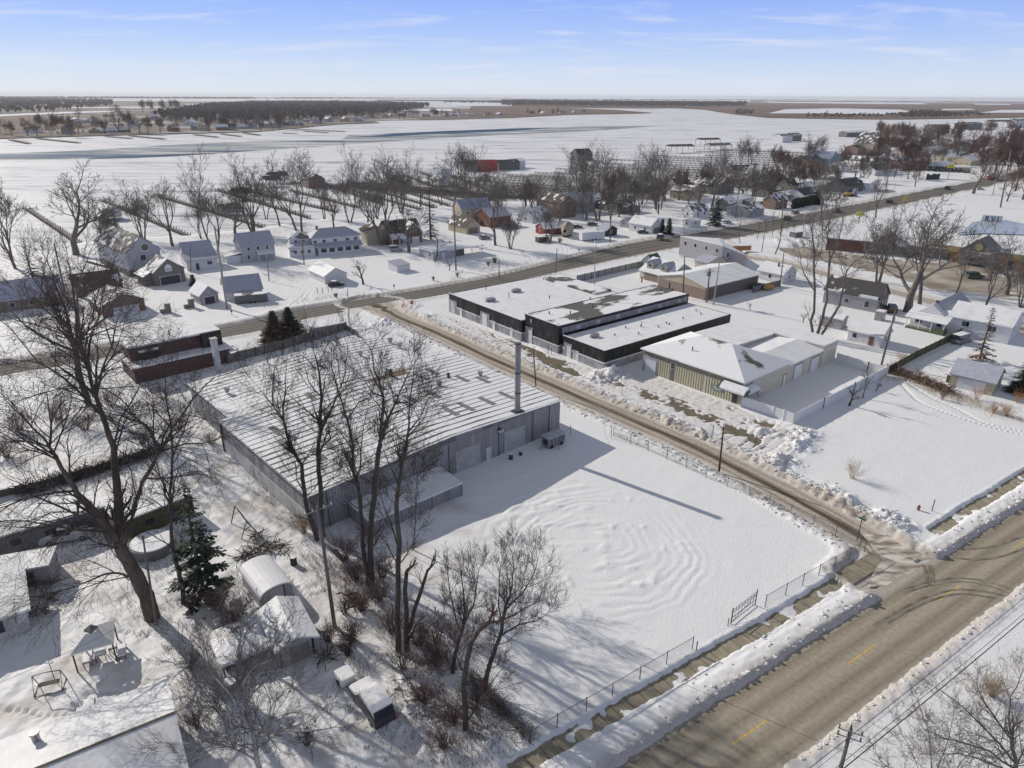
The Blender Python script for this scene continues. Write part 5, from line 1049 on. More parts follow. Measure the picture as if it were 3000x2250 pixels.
# ---------------------------------------------------------------- trees
def norm(d):
    l = sqrt(d[0]*d[0]+d[1]*d[1]+d[2]*d[2]) or 1; return (d[0]/l, d[1]/l, d[2]/l)
def deflect(d, ang, az):
    if abs(d[2]) < .95: u = norm((-d[1], d[0], 0))
    else: u = (1., 0., 0.); k = d[0]; u = norm((1-k*d[0], -k*d[1], -k*d[2]))
    v = (d[1]*u[2]-d[2]*u[1], d[2]*u[0]-d[0]*u[2], d[0]*u[1]-d[1]*u[0])
    ca, sa, cz, sz = cos(ang), sin(ang), cos(az), sin(az)
    return norm(tuple(d[i]*ca+(u[i]*cz+v[i]*sz)*sa for i in range(3)))
class TP:                                   # growth habit
    def __init__(s, lev=4, kids=(4, 5, 4, 4), ang=(34, 38, 42, 45), ratio=(.62, .58, .55, .55), up=.10, wob=.12, rmin=.012, tmin=.3, rr=.62, droop=0., taper=.5):
        s.__dict__.update(locals())
def grow(T, Cw, p, d, L, r, lev, P, R, thick=2):
    n = (5, 4, 4, 3, 3, 2)[min(lev, 5)]
    pts = [p]; rad = [r]; dirs = [d]; q = p
    for i in range(n):
        w = P.wob*(1+.3*lev)
        d = norm((d[0]+R.gauss(0, w), d[1]+R.gauss(0, w), d[2]+R.gauss(0, w)*.7+(P.up if lev < 3 else P.up*.5)-P.droop*lev*.5))
        q = (q[0]+d[0]*L/n, q[1]+d[1]*L/n, q[2]+d[2]*L/n)
        if q[2] < .4: q = (q[0], q[1], .4)
        pts.append(q); rad.append(max(P.rmin*.75, r*(1-(1-P.taper)*(i+1)/n))); dirs.append(d)
    if lev >= P.lev: rad[-1] = P.rmin*.6
    (T if lev < thick else Cw).tube(pts, rad, 7 if r > .15 else 5 if r > .05 else 4 if r > .03 else 3, cap=False)
    if lev >= P.lev: return
    k = P.kids[min(lev, len(P.kids)-1)]; az = R.random()*6.28
    for j in range(k):
        t = P.tmin+(1-P.tmin)*(j+.6+R.random()*.5)/(k+.3) if j < k-1 else 1.0
        t = min(1, t); x = t*n; i = min(int(x), n-1); fr = x-i
        a, b = pts[i], pts[i+1]; s0 = tuple(a[m]+(b[m]-a[m])*fr for m in range(3))
        r0 = rad[i]+(rad[i+1]-rad[i])*fr
        az += 2.4+R.gauss(0, .4)
        an = radians(P.ang[min(lev, len(P.ang)-1)]*(R.uniform(.6, 1.25) if t < 1 else R.uniform(.15, .5)))
        ratio = P.ratio[min(lev, len(P.ratio)-1)]*R.uniform(.75, 1.2)*(1.15-.45*t if t < 1 else .95)
        grow(T, Cw, s0, deflect(dirs[i+1], an, az), L*ratio, max(P.rmin, r0*(P.rr if t < 1 else .85)), lev+1, P, R, thick)
def bare_tree(name, label, group, seed, H, P, stems=1, r=.28, trunk=.28, lean=(0, 0), mt=None, mtw=None, spread=14, loc=(0, 0, 0)):
    R = random.Random(seed); T, Cw = MB(), MB()
    for s in range(stems):
        a = 2*pi*s/stems+R.random(); sp = radians(spread*R.uniform(.5, 1.3)) if stems > 1 else 0
        d = norm((lean[0]+sin(sp)*cos(a), lean[1]+sin(sp)*sin(a), cos(sp)))
        L = H*trunk*R.uniform(.85, 1.15)
        off = (cos(a)*r*.8*(stems > 1), sin(a)*r*.8*(stems > 1), -.3)
        grow(T, Cw, off, d, L*1.5, r*(1 if stems == 1 else .72), 0, P, R)
    # rescale to the wanted height
    zs = max(v[2] for v in T.v+Cw.v); k = H/zs
    for m in (T, Cw): m.v = [(v[0]*k, v[1]*k, v[2]*k) for v in m.v]
    root = thing(name, label, 'tree', loc, 0, group)
    T.build('trunk', mt or M_bark, root, smooth=True); Cw.build('crown', mtw or M_twig, root)
    return root
def kit(px, base_t, H=None, top=None, rz=None, label=None, group=None, used=set(), sx=1.0):
    """set a copy of template base_t (built for height 1 unit = its 'H') at a surveyed foot point"""
    x, y = G(*px); h = H or HT(px, top)-.3
    k = h/base_t['H']; rz = rnd.uniform(0, 6.28) if rz is None else rz
    if base_t.name not in used:
        used.add(base_t.name); o = base_t; o.location = (x, y, .25); o.rotation_euler = (0, 0, rz); o.scale = (k*sx, k*sx, k)
        if label: o['label'] = label
        if group: o['group'] = group
        return o
    return dup(base_t, (x, y, .25), rz, (k*sx, k*sx, k), label, group)
GT = 'bare trees between the road and the river'
def tmpl(name, seed, H, **k):
    P = k.pop('P'); o = bare_tree(name, 'bare tree', GT, seed, H, P, **k); o['H'] = H; return o
VASE = dict(kids=(4, 5, 5, 4, 3), ang=(24, 25, 30, 38, 42), ratio=(.86, .72, .6, .52, .6), up=.15, wob=.09, rmin=.026, tmin=.36)
V = [tmpl('bare_tree', 11, 18, P=TP(lev=5, **VASE), stems=2, r=.34, trunk=.26, spread=12),
     tmpl('bare_tree', 12, 18, P=TP(lev=5, **VASE), stems=3, r=.34, trunk=.24, spread=17),
     tmpl('bare_tree', 13, 18, P=TP(lev=5, **{**VASE, 'ang': (32, 30, 34, 40)}), stems=1, r=.36, trunk=.28),
     tmpl('bare_tree', 14, 18, P=TP(lev=5, **{**VASE, 'up': .2}), stems=2, r=.32, trunk=.30, spread=10),
     tmpl('bare_tree', 15, 18, P=TP(lev=5, **{**VASE, 'ang': (44, 40, 38, 42), 'up': .1}), stems=1, r=.42, trunk=.24)]
RED = [tmpl('bare_tree', 21, 14, P=TP(lev=5, **{**VASE, 'ang': (34, 34, 36, 42), 'rmin': .028}), stems=1, r=.32, trunk=.25, mtw=M_twigred, mt=M_barkdk),
       tmpl('bare_tree', 22, 16, P=TP(lev=5, **{**VASE, 'rmin': .034, 'kids': (5, 6, 5, 5, 3)}), stems=2, r=.34, trunk=.3, mtw=M_twigred, mt=M_barkdk)]
SM = [tmpl('small_bare_tree', 31, 7, P=TP(lev=4, kids=(5, 4, 4, 3), ang=(48, 45, 45, 45), ratio=(.6, .55, .5, .5), up=.08, rmin=.02, tmin=.4), r=.2, trunk=.3, mtw=M_twigdk, mt=M_barkdk),
      tmpl('small_bare_tree', 32, 9, P=TP(lev=4, kids=(5, 4, 4, 3), ang=(36, 40, 45, 45), ratio=(.6, .55, .5, .5), up=.12, rmin=.018, tmin=.45), r=.16, trunk=.42, mt=M_bark)]
THIN = [tmpl('slender_bare_tree', 41, 12, P=TP(lev=3, kids=(8, 4, 4), ang=(42, 40, 42), ratio=(.36, .5, .5), up=.08, rmin=.02, tmin=.5, taper=.3), r=.17, trunk=.75, mt=M_barkdk),
        tmpl('slender_bare_tree', 42, 12, P=TP(lev=3, kids=(9, 4, 4), ang=(36, 38, 42), ratio=(.38, .5, .5), up=.1, rmin=.022, tmin=.42, taper=.3), r=.16, trunk=.75, mt=M_barkdk)]
ROWS = [  # (foot, top, template, label)
 ((47, 786), 526, V[0], 'bare tree with reddish lower limbs leaning at the left edge by the river'),
 ((224, 746), 493, V[4], 'broad spreading bare tree standing beside a broken trunk on the river lawn'),
 ((420, 703), 519, V[1], 'bushy multi-stemmed bare tree behind the tall pale house'),
 ((506, 721), 535, V[2], 'smaller bare tree by the dock behind the white house'),
 ((633, 739), 448, V[3], 'tall forked bare tree between white house and farmhouse, crossed by a tall pole'),
 ((741, 681), 445, V[1], 'dense upright bare tree behind the farmhouse roof'),
 ((880, 689), 446, V[0], 'wide vase-shaped bare tree behind the annex house with the wreath'),
 ((978, 671), 553, RED[0], 'short russet bare tree behind the long white house'),
 ((1025, 652), 432, V[3], 'tall fine-twigged bare tree behind the long white house'),
 ((1077, 667), 535, V[2], 'medium bare tree left of the steep dormer house'),
 ((1126, 718), 455, V[0], 'tall bare tree in front of the steep dormer house'),
 ((1177, 624), 437, V[1], 'tall bare tree behind the steep dormer house'),
 ((1198, 739), 600, V[4], 'leaning bare tree before the white garage doors of the dormer house'),
 ((1274, 768), 640, SM[1], 'low bare tree at the corner of the ranch house'),
 ((1334, 591), 432, V[2], 'bare tree left of the red boathouse on the docks'),
 ((1378, 591), 430, V[0], 'bare tree in front of the grey boathouse beside the red one'),
 ((1416, 606), 436, V[3], 'bare tree in front of the red boathouse'),
 ((1452, 718), 540, V[2], 'bare tree with straight trunk right of the brick-red house'),
 ((1495, 729), 600, V[1], 'low dense many-stemmed bare tree between brick-red house and red outbuilding'),
 ((1612, 710), 560, V[1], 'thick bare tree beside the small red cabinet'),
 ((1697, 566), 410, V[1], 'fan-topped bare tree rising from the docks'),
 ((1753, 645), 436, V[0], 'tall bare tree on the lawn right of the grey gabled house'),
 ((1793, 582), 470, RED[0], 'russet bare tree beyond the tall lawn tree'),
 ((1858, 653), 437, V[3], 'tall bare tree with wide crown above the white roadside garage'),
 ((1923, 613), 430, V[0], 'twin-trunked tall bare tree left of the tan lower garage'),
 ((2082, 620), 436, V[2], 'tall bare tree rising behind the snowy spruce'),
 ((2198, 490), 395, V[1], 'bare tree beyond the white gabled house near the docks'),
 ((2169, 490), 405, V[0], 'finely branched bare tree at the dock end of the grey-roofed house'),
 ((2277, 515), 418, RED[1], 'orange-brown rounded bare tree among the dock rows'),
 ((2366, 485), 390, V[1], 'bare tree left of the bright blue house by the docks'),
 ((2392, 484), 396, V[0], 'bare tree just behind the bright blue house'),
 ((2413, 676), 455, V[3], 'tall narrow bare tree at the roadside in front of the excavator'),
 ((2565, 638), 530, V[2], 'bare roadside tree near the passing dark car'),
 ((2851, 567), 440, V[4], 'lone spreading bare tree on the far side of the main road'),
 ((2573, 827), 590, V[1], 'big many-stemmed bare tree by the lot behind the grey cottage'),
 ((2656, 913), 600, V[4], 'large leaning bare tree between grey cottage and bungalow'),
 ((2695, 893), 640, V[2], 'slimmer bare tree standing behind the large leaning one'),
 ((2800, 861), 700, SM[1], 'small forked bare tree in front of the entrance gable'),
 ((2880, 914), 760, V[2], 'leaning bare tree behind the bungalow roof'),
 ((2950, 860), 690, V[4], 'dark-crowned bare tree at the right edge in front of the strip mall'),
 ((2990, 900), 720, V[1], 'bare tree cut by the right edge above the white house'),
 ((2169, 712), 590, THIN[0], 'slender bare tree behind the orange-topped board by the road bend'),
 ((2231, 737), 600, THIN[1], 'slender tree on the snowy verge, left of the pair by the lot'),
 ((2270, 744), 570, THIN[0], 'slender tree on the snowy verge, right of the pair by the lot'),
 ((2263, 690), 575, THIN[1], 'slender tree behind the little dark hut by the verge'),
 ((2218, 700), 600, THIN[0], 'slender tree at the back of the verge row'),
 ((2487, 1188), 1100, SM[0], 'small bare fruit tree along the white fence, nearest the road'),
 ((2527, 1168), 1062, SM[1], 'taller bare fruit tree in the middle of three along the white fence'),
 ((2567, 1146), 1105, SM[0], 'small bare fruit tree along the white fence, next to the brush pile'),
 ((1065, 833), 742, SM[0], 'stubby pollarded bare tree right of the white gabled garage'),
 ((1318, 793), 755, SM[0], 'dwarf stubby tree by the ranch house roadside'),
 ((2198, 908), 880, SM[0], 'little bare bush tree on the snow behind the black workshop'),
 ((2352, 945), 908, SM[0], 'round bare shrub left of the three-stemmed tree'),
]
for px, top, t, lab in ROWS:
    if t in V: kit(px, t, H=(HT(px, top)-.3)*1.12, label=lab, sx=1.22)
    else: kit(px, t, top=top, label=lab, sx=1.1)
for k, (a_, b_) in enumerate(((330, 738), (690, 690), (820, 662), (950, 640), (1000, 602), (1105, 640), (1150, 602), (1232, 604), (1292, 600), (1352, 612), (1462, 622), (1540, 604), (1572, 640), (1642, 602), (1668, 592), (1722, 602), (1832, 592), (1880, 600), (780, 640), (590, 700))):
    kit((a_, b_), V[(k*3+1) % 5], H=rnd.uniform(15, 21), label='one of the finely branched bare trees filling the row along the near river bank', group='bare trees filling the near bank row', sx=1.2)
GR = 'reddish bare trees crowding the far right'
WL = 'reddish bare tree in the crowded wood beyond the red truck'
for px, h in (((2590, 490), 20), ((2555, 500), 16), ((2625, 455), 22), ((2650, 440), 24), ((2700, 455), 22), ((2660, 420), 24), ((2720, 430), 24), ((2760, 445), 22), ((2790, 465), 20), ((2800, 430), 24), ((2840, 450), 24), ((2850, 480), 22), ((2880, 455), 24), ((2900, 500), 20), ((2915, 465), 24), ((2925, 515), 22), ((2945, 480), 24), ((2960, 500), 22), ((2970, 450), 26), ((2985, 520), 22), ((2990, 480), 24), ((3010, 500), 26), ((2875, 420), 26), ((2810, 410), 26), ((2940, 430), 26), ((2760, 412), 24), ((2700, 415), 22), ((2640, 405), 22), ((2990, 425), 26), ((2900, 405), 26), ((2960, 405), 26), ((2620, 520), 12), ((2660, 525), 14), ((2690, 520), 16), ((2680, 548), 11), ((2950, 590), 13), ((2975, 560), 16), ((2995, 585), 18)):
    kit(px, RED[rnd.random() < .6], H=h*rnd.uniform(.9, 1.1), label=WL if px[1] < 530 else {(2680, 548): 'low reddish tree by the black lettered board', (2950, 590): 'small brownish tree under the guard rail bend', (2975, 560): 'reddish roadside tree behind the guard rail', (2995, 585): 'reddish tree cut by the right edge above the guard rail'}.get(px, WL), group=GR, sx=1.25)
kit((228, 774), SM[1], H=9, label='broken leaning trunk beside the broad spreading river tree', sx=.7)
VT = 'bare trees scattered among the village houses and docks'
for k in range(100):
    px = 1500+1220*rnd.random()**.55; sy_ = float(np.interp(px, [1450, 1650, 1850, 2050, 2250, 2450, 2650, 2750], [592, 588, 568, 542, 512, 476, 445, 432])); py = sy_+rnd.uniform(2, 75)*(1 if px > 1700 else .5)
    kit((px, py), (V+RED)[k % 7], H=rnd.uniform(11, 18), label='one of many bare trees scattered between the village houses and the docks', group=VT, sx=1.1)
for px, py, h in ((2440, 640, 9), (2470, 655, 8), (2540, 640, 9), (2620, 640, 9), (2680, 625, 8), (2740, 640, 9), (2600, 680, 8), (2660, 700, 9), (2700, 690, 8), (2760, 700, 8), (2905, 700, 7), (2960, 715, 8)):
    kit((px, py), SM[1], H=h, label='one of the young bare trees on the park ground between main road and strip mall', group='young park trees')
for k in range(55):
    px = rnd.uniform(2560, 3040); py = rnd.uniform(398, 520-(3040-px)*.05)
    kit((px, py), RED[k % 2] if k % 3 else V[k % 5], H=rnd.uniform(16, 25), label=WL, group=GR, sx=1.15)
# ---- conifers
def conifer(name, label, px, H, seed, wid=.22, dens=1.0, mneed=None, group=None, bare=.08, tilt=0., needle=.30, snow=0):
    R = random.Random(seed); T, Nd = MB(), MB(); Sn = MB()
    T.tube([(0, 0, -.3), (0, 0, H*.5), (R.gauss(0, .05)*H*.1, 0, H)], [H*.018, H*.011, .02], 7)
    z = H*bare; az = 0
    while z < H*.985:
        t = (z/H-bare)/(1-bare); L = H*wid*(1-t)**.85*R.uniform(.75, 1.15)+.15
        for k in range(max(3, int(5*dens))):
            az += 2.4+R.gauss(0, .2); ca, sa = cos(az), sin(az); dz = -.28+.5*t+R.gauss(0, .06)
            pts = [(0, 0, z), (ca*L*.5, sa*L*.5, z+dz*L*.4), (ca*L, sa*L, z+dz*L*.75+L*.05)]
            T.tube(pts, [.03+.006*H*(1-t), .02, .01], 3, cap=False)
            m = max(3, int(L/.22*dens))
            for i in range(m):
                u = .18+.82*(i+R.random()*.6)/m; bx, by, bz = ca*L*u, sa*L*u, z+dz*L*u*.78
                for sd in (-1, 1):
                    w = needle*(1.1-.5*u)*R.uniform(.7, 1.3)*(1+.8*(L > 2)); th = az+sd*R.uniform(.5, 1.1)
                    ex, ey, ez = bx+cos(th)*w, by+sin(th)*w, bz-R.uniform(.05, .35)*w
                    wx, wy = -sin(th)*w*.24, cos(th)*w*.24
                    Nd.poly([(bx-wx*.4, by-wy*.4, bz), (bx+wx*.4, by+wy*.4, bz+.02), (ex+wx, ey+wy, ez), (ex-wx, ey-wy, ez-.05)], int(snow and R.random() < snow))
        z += max(.22, H*.035/dens**.5)
    x, y = G(*px); root = thing(name, label, 'tree', (x, y, .2), R.random()*6, group)
    T.build('trunk', M_barkdk, root); Nd.build('needles', [mneed or M_needle, M_roofsnow], root)
    return root
conifer('spruce_tree', 'dark sparse spruce at the left edge behind the frosted roof', (100, 830), HT((100, 830), 700), 1, .2, .8, needle=.34)
conifer('cedar_tree', 'browned bushy cedar beside the warehouse back corner', (806, 1000), 7.2, 2, .5, 1.5, M_needlebr, needle=.45)
conifer('cedar_tree', 'dark green bushy cedar next to the browned one', (850, 988), 7.2, 3, .5, 1.5, needle=.45)
conifer('spruce_tree', 'tall ragged spruce in front of the steep dormer house', (1262, 702), HT((1262, 702), 512), 4, .14, .7, needle=.5)
conifer('spruce_tree', 'snow-dusted spruce beside the main road', (2093, 661), HT((2093, 661), 572), 5, .30, 1.0, needle=.6, snow=.22)
conifer('spruce_tree', 'dark sparse pine beside the big trunk and A-frame swing', (598, 1738), 13.5, 6, .25, .75, needle=.5)
conifer('spruce_tree', 'half-bare brown spruce left of the pale garage', (2869, 1054), 11.5, 7, .2, .7, M_needlebr, needle=.42)
conifer('spruce_tree', 'dark evergreen cut off by the right edge near the pale garage', (2985, 1150), 7, 8, .3, 1.1, needle=.5)
conifer('yew_bush', 'dark evergreen bush beside the shingled garage wing', (566, 836), 3.2, 9, .42, 1.2, needle=.5, bare=.01)
for k, (px, h) in enumerate((((1958, 686), 6.4), ((1938, 680), 5.2))): conifer('cypress_bush', ('taller pointed dark evergreen by the white roadside garage', 'shorter dark evergreen overlapping the white roadside garage')[k], px, h, 10+k, .3, 1.2, needle=.6, bare=.01)
conifer('round_bush', 'round dark green bush beside the clipped hedge', (2392, 598), 7, 13, .5, 1.1, needle=1.0, bare=.01)
# ---- the near trees, limb by limb
def limbs_tree(name, label, foot, limbs, seed, P, mt=M_barkdk, mtw=M_twigdk, twigL=3.2, every=1.0, cat='tree', group=None, dev=1.0):
    """limbs: list of (radius0, radius1, [(px,py[,dy])...]) surveyed on the plane through the foot; dy pushes towards/away"""
    R = random.Random(seed); X0, Y0 = G(*foot); T, Cw = MB(), MB()
    for r0, r1, pts in limbs:
        W = []
        for q in pts:
            X, Y, Z = atdepth(q[0], q[1], Y0+(q[2] if len(q) > 2 else 0)*dev); W.append((X-X0, Y-Y0, max(Z-.3, -.3)))
        D = [W[0]]                                  # finer, slightly crooked
        for a, b in zip(W[:-1], W[1:]):
            l = sqrt(sum((b[i]-a[i])**2 for i in range(3)))
            for k in range(1, 3): D.append(tuple(a[i]+(b[i]-a[i])*k/2+(R.gauss(0, .025)*l if k == 1 else 0) for i in range(3)))
        q_ = .84 if name != 'big_bare_tree' else .95; r0 *= q_; r1 *= q_; n = len(D); rad = [r0+(r1-r0)*i/(n-1) for i in range(n)]
        T.tube(D, rad, 10 if r0 > .25 else 7, cap=True)
        if every <= 0: continue
        az = R.random()*6
        for i in range(n-1):
            a, b = D[i], D[i+1]; l = sqrt(sum((b[m]-a[m])**2 for m in range(3)))
            if rad[i] > .22 and R.random() < .75: continue
            if i == 0 and pts is limbs[0][2]: continue
            for k in range(max(1, int(l/every+R.random()))):
                az += 2.4; f = R.random(); s = tuple(a[m]+(b[m]-a[m])*f for m in range(3)); d = norm(tuple(b[m]-a[m] for m in range(3)))
                LL = twigL*1.3*R.uniform(.5, 1.3)*(1.1-.4*i/n); rr = max(P.rmin*1.5, min(rad[i]*.5, .022*LL))
                grow(T, Cw, s, deflect(d, radians(R.uniform(30, 65)), az), LL, rr, 1, P, R, 1)
        d = norm(tuple(D[-1][m]-D[-2][m] for m in range(3)))
        for k in range(2): grow(T, Cw, D[-1], deflect(d, radians(18), k*3+R.random()), twigL, max(P.rmin*1.5, r1*.8), 1, P, R, 1)
    root = thing(name, label, cat, (X0, Y0, BASE), 0, group)
    T.build('trunk', mt, root, smooth=True)
    if Cw.v: Cw.build('crown', mtw, root)
    return root
PN = TP(lev=4, kids=(4, 5, 4, 4), ang=(30, 34, 38, 42), ratio=(.68, .64, .6, .6), up=.07, wob=.09, rmin=.012, tmin=.2)
PD = TP(lev=4, kids=(4, 5, 4, 4), ang=(30, 34, 38, 42), ratio=(.68, .64, .6, .6), up=-.04, wob=.09, rmin=.012, tmin=.2)
PU = TP(lev=4, kids=(4, 5, 4, 4), ang=(30, 34, 38, 42), ratio=(.68, .64, .6, .6), up=.2, wob=.09, rmin=.012, tmin=.2)
limbs_tree('big_bare_tree', 'huge bare tree with massive leaning brown trunk in the left foreground', (448, 1808), [
 (.80, .58, [(448, 1812), (430, 1745), (402, 1690), (384, 1660), (362, 1625), (345, 1585)]),
 (.42, .12, [(345, 1585), (322, 1555, -.5), (285, 1508, -1), (225, 1446, -2), (206, 1413, -2.3), (163, 1336, -3), (145, 1311, -3.3)]),
 (.13, .03, [(145, 1311, -3.3), (127, 1282, -3.6), (60, 1215, -4.5), (10, 1165, -5.5)]), (.12, .03, [(145, 1311, -3.3), (150, 1255, -2.6), (145, 1217, -2.4), (137, 1145, -2.0)]),
 (.10, .03, [(163, 1336, -3), (110, 1300, -4.5), (40, 1290, -6), (-40, 1240, -7)]),
 (.46, .20, [(350, 1592), (346, 1510, .6), (342, 1413, 1.2), (336, 1362, 1.6), (333, 1307, 2.0), (310, 1245, 2.4), (282, 1163, 3.0)]),
 (.20, .05, [(282, 1163, 3.0), (262, 1090, 3.4), (235, 1020, 3.6), (200, 960, 4), (150, 900, 4.4), (120, 840, 5)]), (.16, .04, [(262, 1090, 3.4), (262, 1010, 4.4), (290, 930, 5), (300, 860, 5.4)]),
 (.15, .04, [(250, 1050, 3.5), (232, 960, 3.0), (225, 880, 2.8), (240, 800, 2.6)]), (.14, .04, [(300, 1220, 2.5), (190, 1110, 5), (110, 1060, 6), (30, 960, 7)]),
 (.13, .04, [(282, 1163, 3), (300, 1080, 2), (330, 1010, 1), (345, 930, 0)]), (.12, .03, [(333, 1307, 2), (350, 1230, 2.6), (400, 1150, 3.4), (420, 1090, 4)]),
 (.34, .14, [(362, 1590), (384, 1525, .8), (393, 1480, 1.2), (415, 1413, 1.8), (452, 1354, 2.6), (470, 1315, 3)]),
 (.15, .04, [(470, 1315, 3), (506, 1253, 3.6), (564, 1170, 4.4), (615, 1116, 5)]), (.19, .10, [(462, 1330, 2.8), (452, 1289, 2.2), (427, 1246, 1.6), (412, 1238, 1.2)]),
 (.11, .03, [(465, 1325, 3), (543, 1300, 4), (633, 1289, 5), (680, 1262, 6)]),
 (.14, .04, [(376, 1690), (347, 1679, -1), (306, 1682, -2), (271, 1698, -3), (217, 1720, -4), (171, 1731, -5)]),
 (.15, .04, [(232, 1452, -2), (228, 1511, -3), (163, 1479, -4), (90, 1451, -5), (27, 1481, -6)]),
 (.10, .03, [(300, 1520, -1), (240, 1500, -2.5), (150, 1500, -4), (60, 1545, -5)]),
], 101, PD, M_barkbig, M_twigdk, twigL=3.6, every=1.15)
PR = TP(lev=4, kids=(4, 5, 4, 4), ang=(34, 38, 42, 45), ratio=(.62, .58, .55, .5), up=.08, wob=.13, rmin=.02, tmin=.25)
limbs_tree('bearded_tree', 'bare tree with dark clinging growth on its fork beyond the big trunk', (262, 1190), [
 (.62, .5, [(262, 1195), (242, 1130), (226, 1060), (222, 1020)]), (.34, .08, [(222, 1020), (205, 960), (190, 900), (160, 830), (140, 770)]), (.3, .07, [(225, 1010), (225, 930), (215, 850), (200, 770)]),
 (.28, .06, [(222, 1030), (120, 985, 2), (70, 950, 3), (10, 895, 4)]), (.24, .06, [(226, 1020), (256, 970, 1), (275, 900, 2), (300, 820, 3)]), (.2, .05, [(190, 900), (130, 860, -2), (80, 790, -3)]), (.2, .05, [(256, 970, 1), (310, 930, 2), (340, 870, 3)]),
 (.2, .05, [(215, 1020), (170, 940, -3), (110, 880, -4), (60, 860, -5)])], 104, PR, M_barkdk, M_twigred, twigL=3.4, every=1.5)
bm = MB(); R_ = random.Random(5); X0, Y0 = G(262, 1190)
for k in range(420):
    t = R_.random(); p = atdepth(135+55*t+R_.gauss(0, 9), 850+95*t+R_.gauss(0, 14), Y0+R_.gauss(0, .4)); s_ = R_.uniform(.2, .5)
    bm.poly([(p[0]-X0, p[1]-Y0, p[2]-.3), (p[0]-X0+R_.gauss(0, .15), p[1]-Y0+R_.gauss(0, .2), p[2]-.3-s_*1.6), (p[0]-X0+R_.gauss(0, .25), p[1]-Y0+.1, p[2]-.3-s_)])
bt = [o for o in C.objects if o.name.startswith('bearded_tree')][0]; bm.build('clinging_vine', mat('dead_vine', (.07, .062, .052), .9, .3, 2), bt)
limbs_tree('slim_bare_tree', 'slim straight bare tree right of the massive leaning trunk', (538, 1765), [
 (.30, .18, [(538, 1768), (528, 1700), (515, 1644), (502, 1563), (499, 1481)]), (.18, .04, [(499, 1481), (503, 1400), (506, 1325), (500, 1235), (485, 1140), (492, 1060)]), (.1, .03, [(503, 1470), (470, 1400, 1), (455, 1340, 1.5), (430, 1290, 2)]), (.1, .03, [(506, 1340), (540, 1260, -1), (560, 1180, -1.5)]), (.09, .03, [(500, 1520), (470, 1480, -1), (440, 1460, -1.6)])], 102, PN, twigL=2.4, every=1.2)
limbs_tree('yard_tree', 'bare tree with knotted fork leaning over the warehouse corner', (930, 1582), [
 (.36, .22, [(932, 1590), (910, 1520), (895, 1470), (886, 1400), (884, 1362), (869, 1340)]), (.2, .12, [(869, 1340), (852, 1300), (840, 1275), (830, 1231)]), (.11, .03, [(830, 1231), (800, 1190, -.6), (750, 1127, -1)]), (.11, .03, [(830, 1231), (836, 1150, .5), (840, 1070, 1)]), (.09, .03, [(800, 1190, -.6), (800, 1120, -.4), (806, 1066, -.3)]), (.1, .03, [(884, 1362), (905, 1330, .6), (925, 1290, 1)]), (.09, .05, [(890, 1440), (868, 1400, -.5), (866, 1365, -.7)])], 111, PN, twigL=2.2, every=.9)
limbs_tree('yard_tree', 'tall straight-trunked bare tree second along the warehouse front', (946, 1572), [
 (.40, .25, [(947, 1580), (942, 1500), (940, 1434), (933, 1380), (931, 1326), (940, 1260)]), (.24, .05, [(940, 1260), (942, 1163), (936, 1100), (932, 1075), (915, 1020)]), (.14, .03, [(942, 1240), (974, 1192, .5), (1000, 1130, 1), (1012, 1060, 1.3), (1018, 1010, 1.4)]), (.16, .13, [(938, 1345), (943, 1310, -.3), (945, 1308, -.3)]), (.11, .03, [(938, 1440), (955, 1420, -.5), (978, 1395, -.8)]), (.09, .03, [(936, 1370), (975, 1350, -.8), (1010, 1320, -1.2)]), (.1, .03, [(942, 1163), (905, 1120, .8), (888, 1050, 1.2)])], 112, PN, twigL=2.4, every=.9)
limbs_tree('yard_tree', 'bare tree with curved upper trunk third along the warehouse front', (1078, 1712), [
 (.34, .2, [(1080, 1720), (1070, 1650), (1062, 1586), (1057, 1506), (1047, 1416), (1036, 1385)]), (.18, .05, [(1036, 1385), (1034, 1307, .3), (1018, 1231, .6), (1003, 1181, .9), (985, 1120, 1.2), (970, 1070, 1.3)]), (.14, .04, [(1044, 1410), (1056, 1370, -.4), (1058, 1310, -.6), (1065, 1250, -.7)]), (.09, .03, [(1018, 1231, .6), (1050, 1180, .4), (1090, 1160, .3)])], 113, PN, twigL=2.2, every=1.0)
limbs_tree('yard_tree', 'tallest forked bare tree of the clump with a crow nest', (1088, 1712), [
 (.42, .26, [(1090, 1720), (1085, 1620), (1090, 1500), (1096, 1416), (1108, 1330), (1114, 1300)]), (.2, .05, [(1114, 1300), (1119, 1224), (1123, 1163), (1110, 1110), (1097, 1090), (1090, 1030)]), (.2, .05, [(1116, 1280), (1140, 1220, .5), (1159, 1180, .8), (1175, 1140, 1), (1202, 1085, 1.3)]), (.1, .03, [(1123, 1163), (1090, 1150, -.8), (1060, 1105, -1.2)]), (.1, .03, [(1159, 1180, .8), (1200, 1180, .6), (1235, 1150, .5)]), (.09, .03, [(1097, 1416), (1060, 1400, -1), (1040, 1380, -1.3)])], 114, PN, twigL=2.3, every=.95)
nx_, ny_ = G(1088, 1712); nb = MB(); R_ = random.Random(3); pc_ = atdepth(1162, 1176, ny_+.7)
for k in range(150):
    a = R_.random()*6.28; r_ = R_.uniform(.1, .45); z_ = R_.uniform(-.2, .2); b_ = a+R_.uniform(.5, 1.4)
    nb.bar((pc_[0]-nx_+r_*cos(a), pc_[1]-ny_+r_*sin(a), pc_[2]-.3+z_), (pc_[0]-nx_+r_*cos(b_), pc_[1]-ny_+r_*sin(b_), pc_[2]-.3+z_+R_.gauss(0, .08)), .012)
nest = nb.build('bird_nest', M_twigdk, None, loc=(nx_, ny_, BASE)); tag(nest, 'round stick nest in the fork of the tallest clump tree', 'nest')
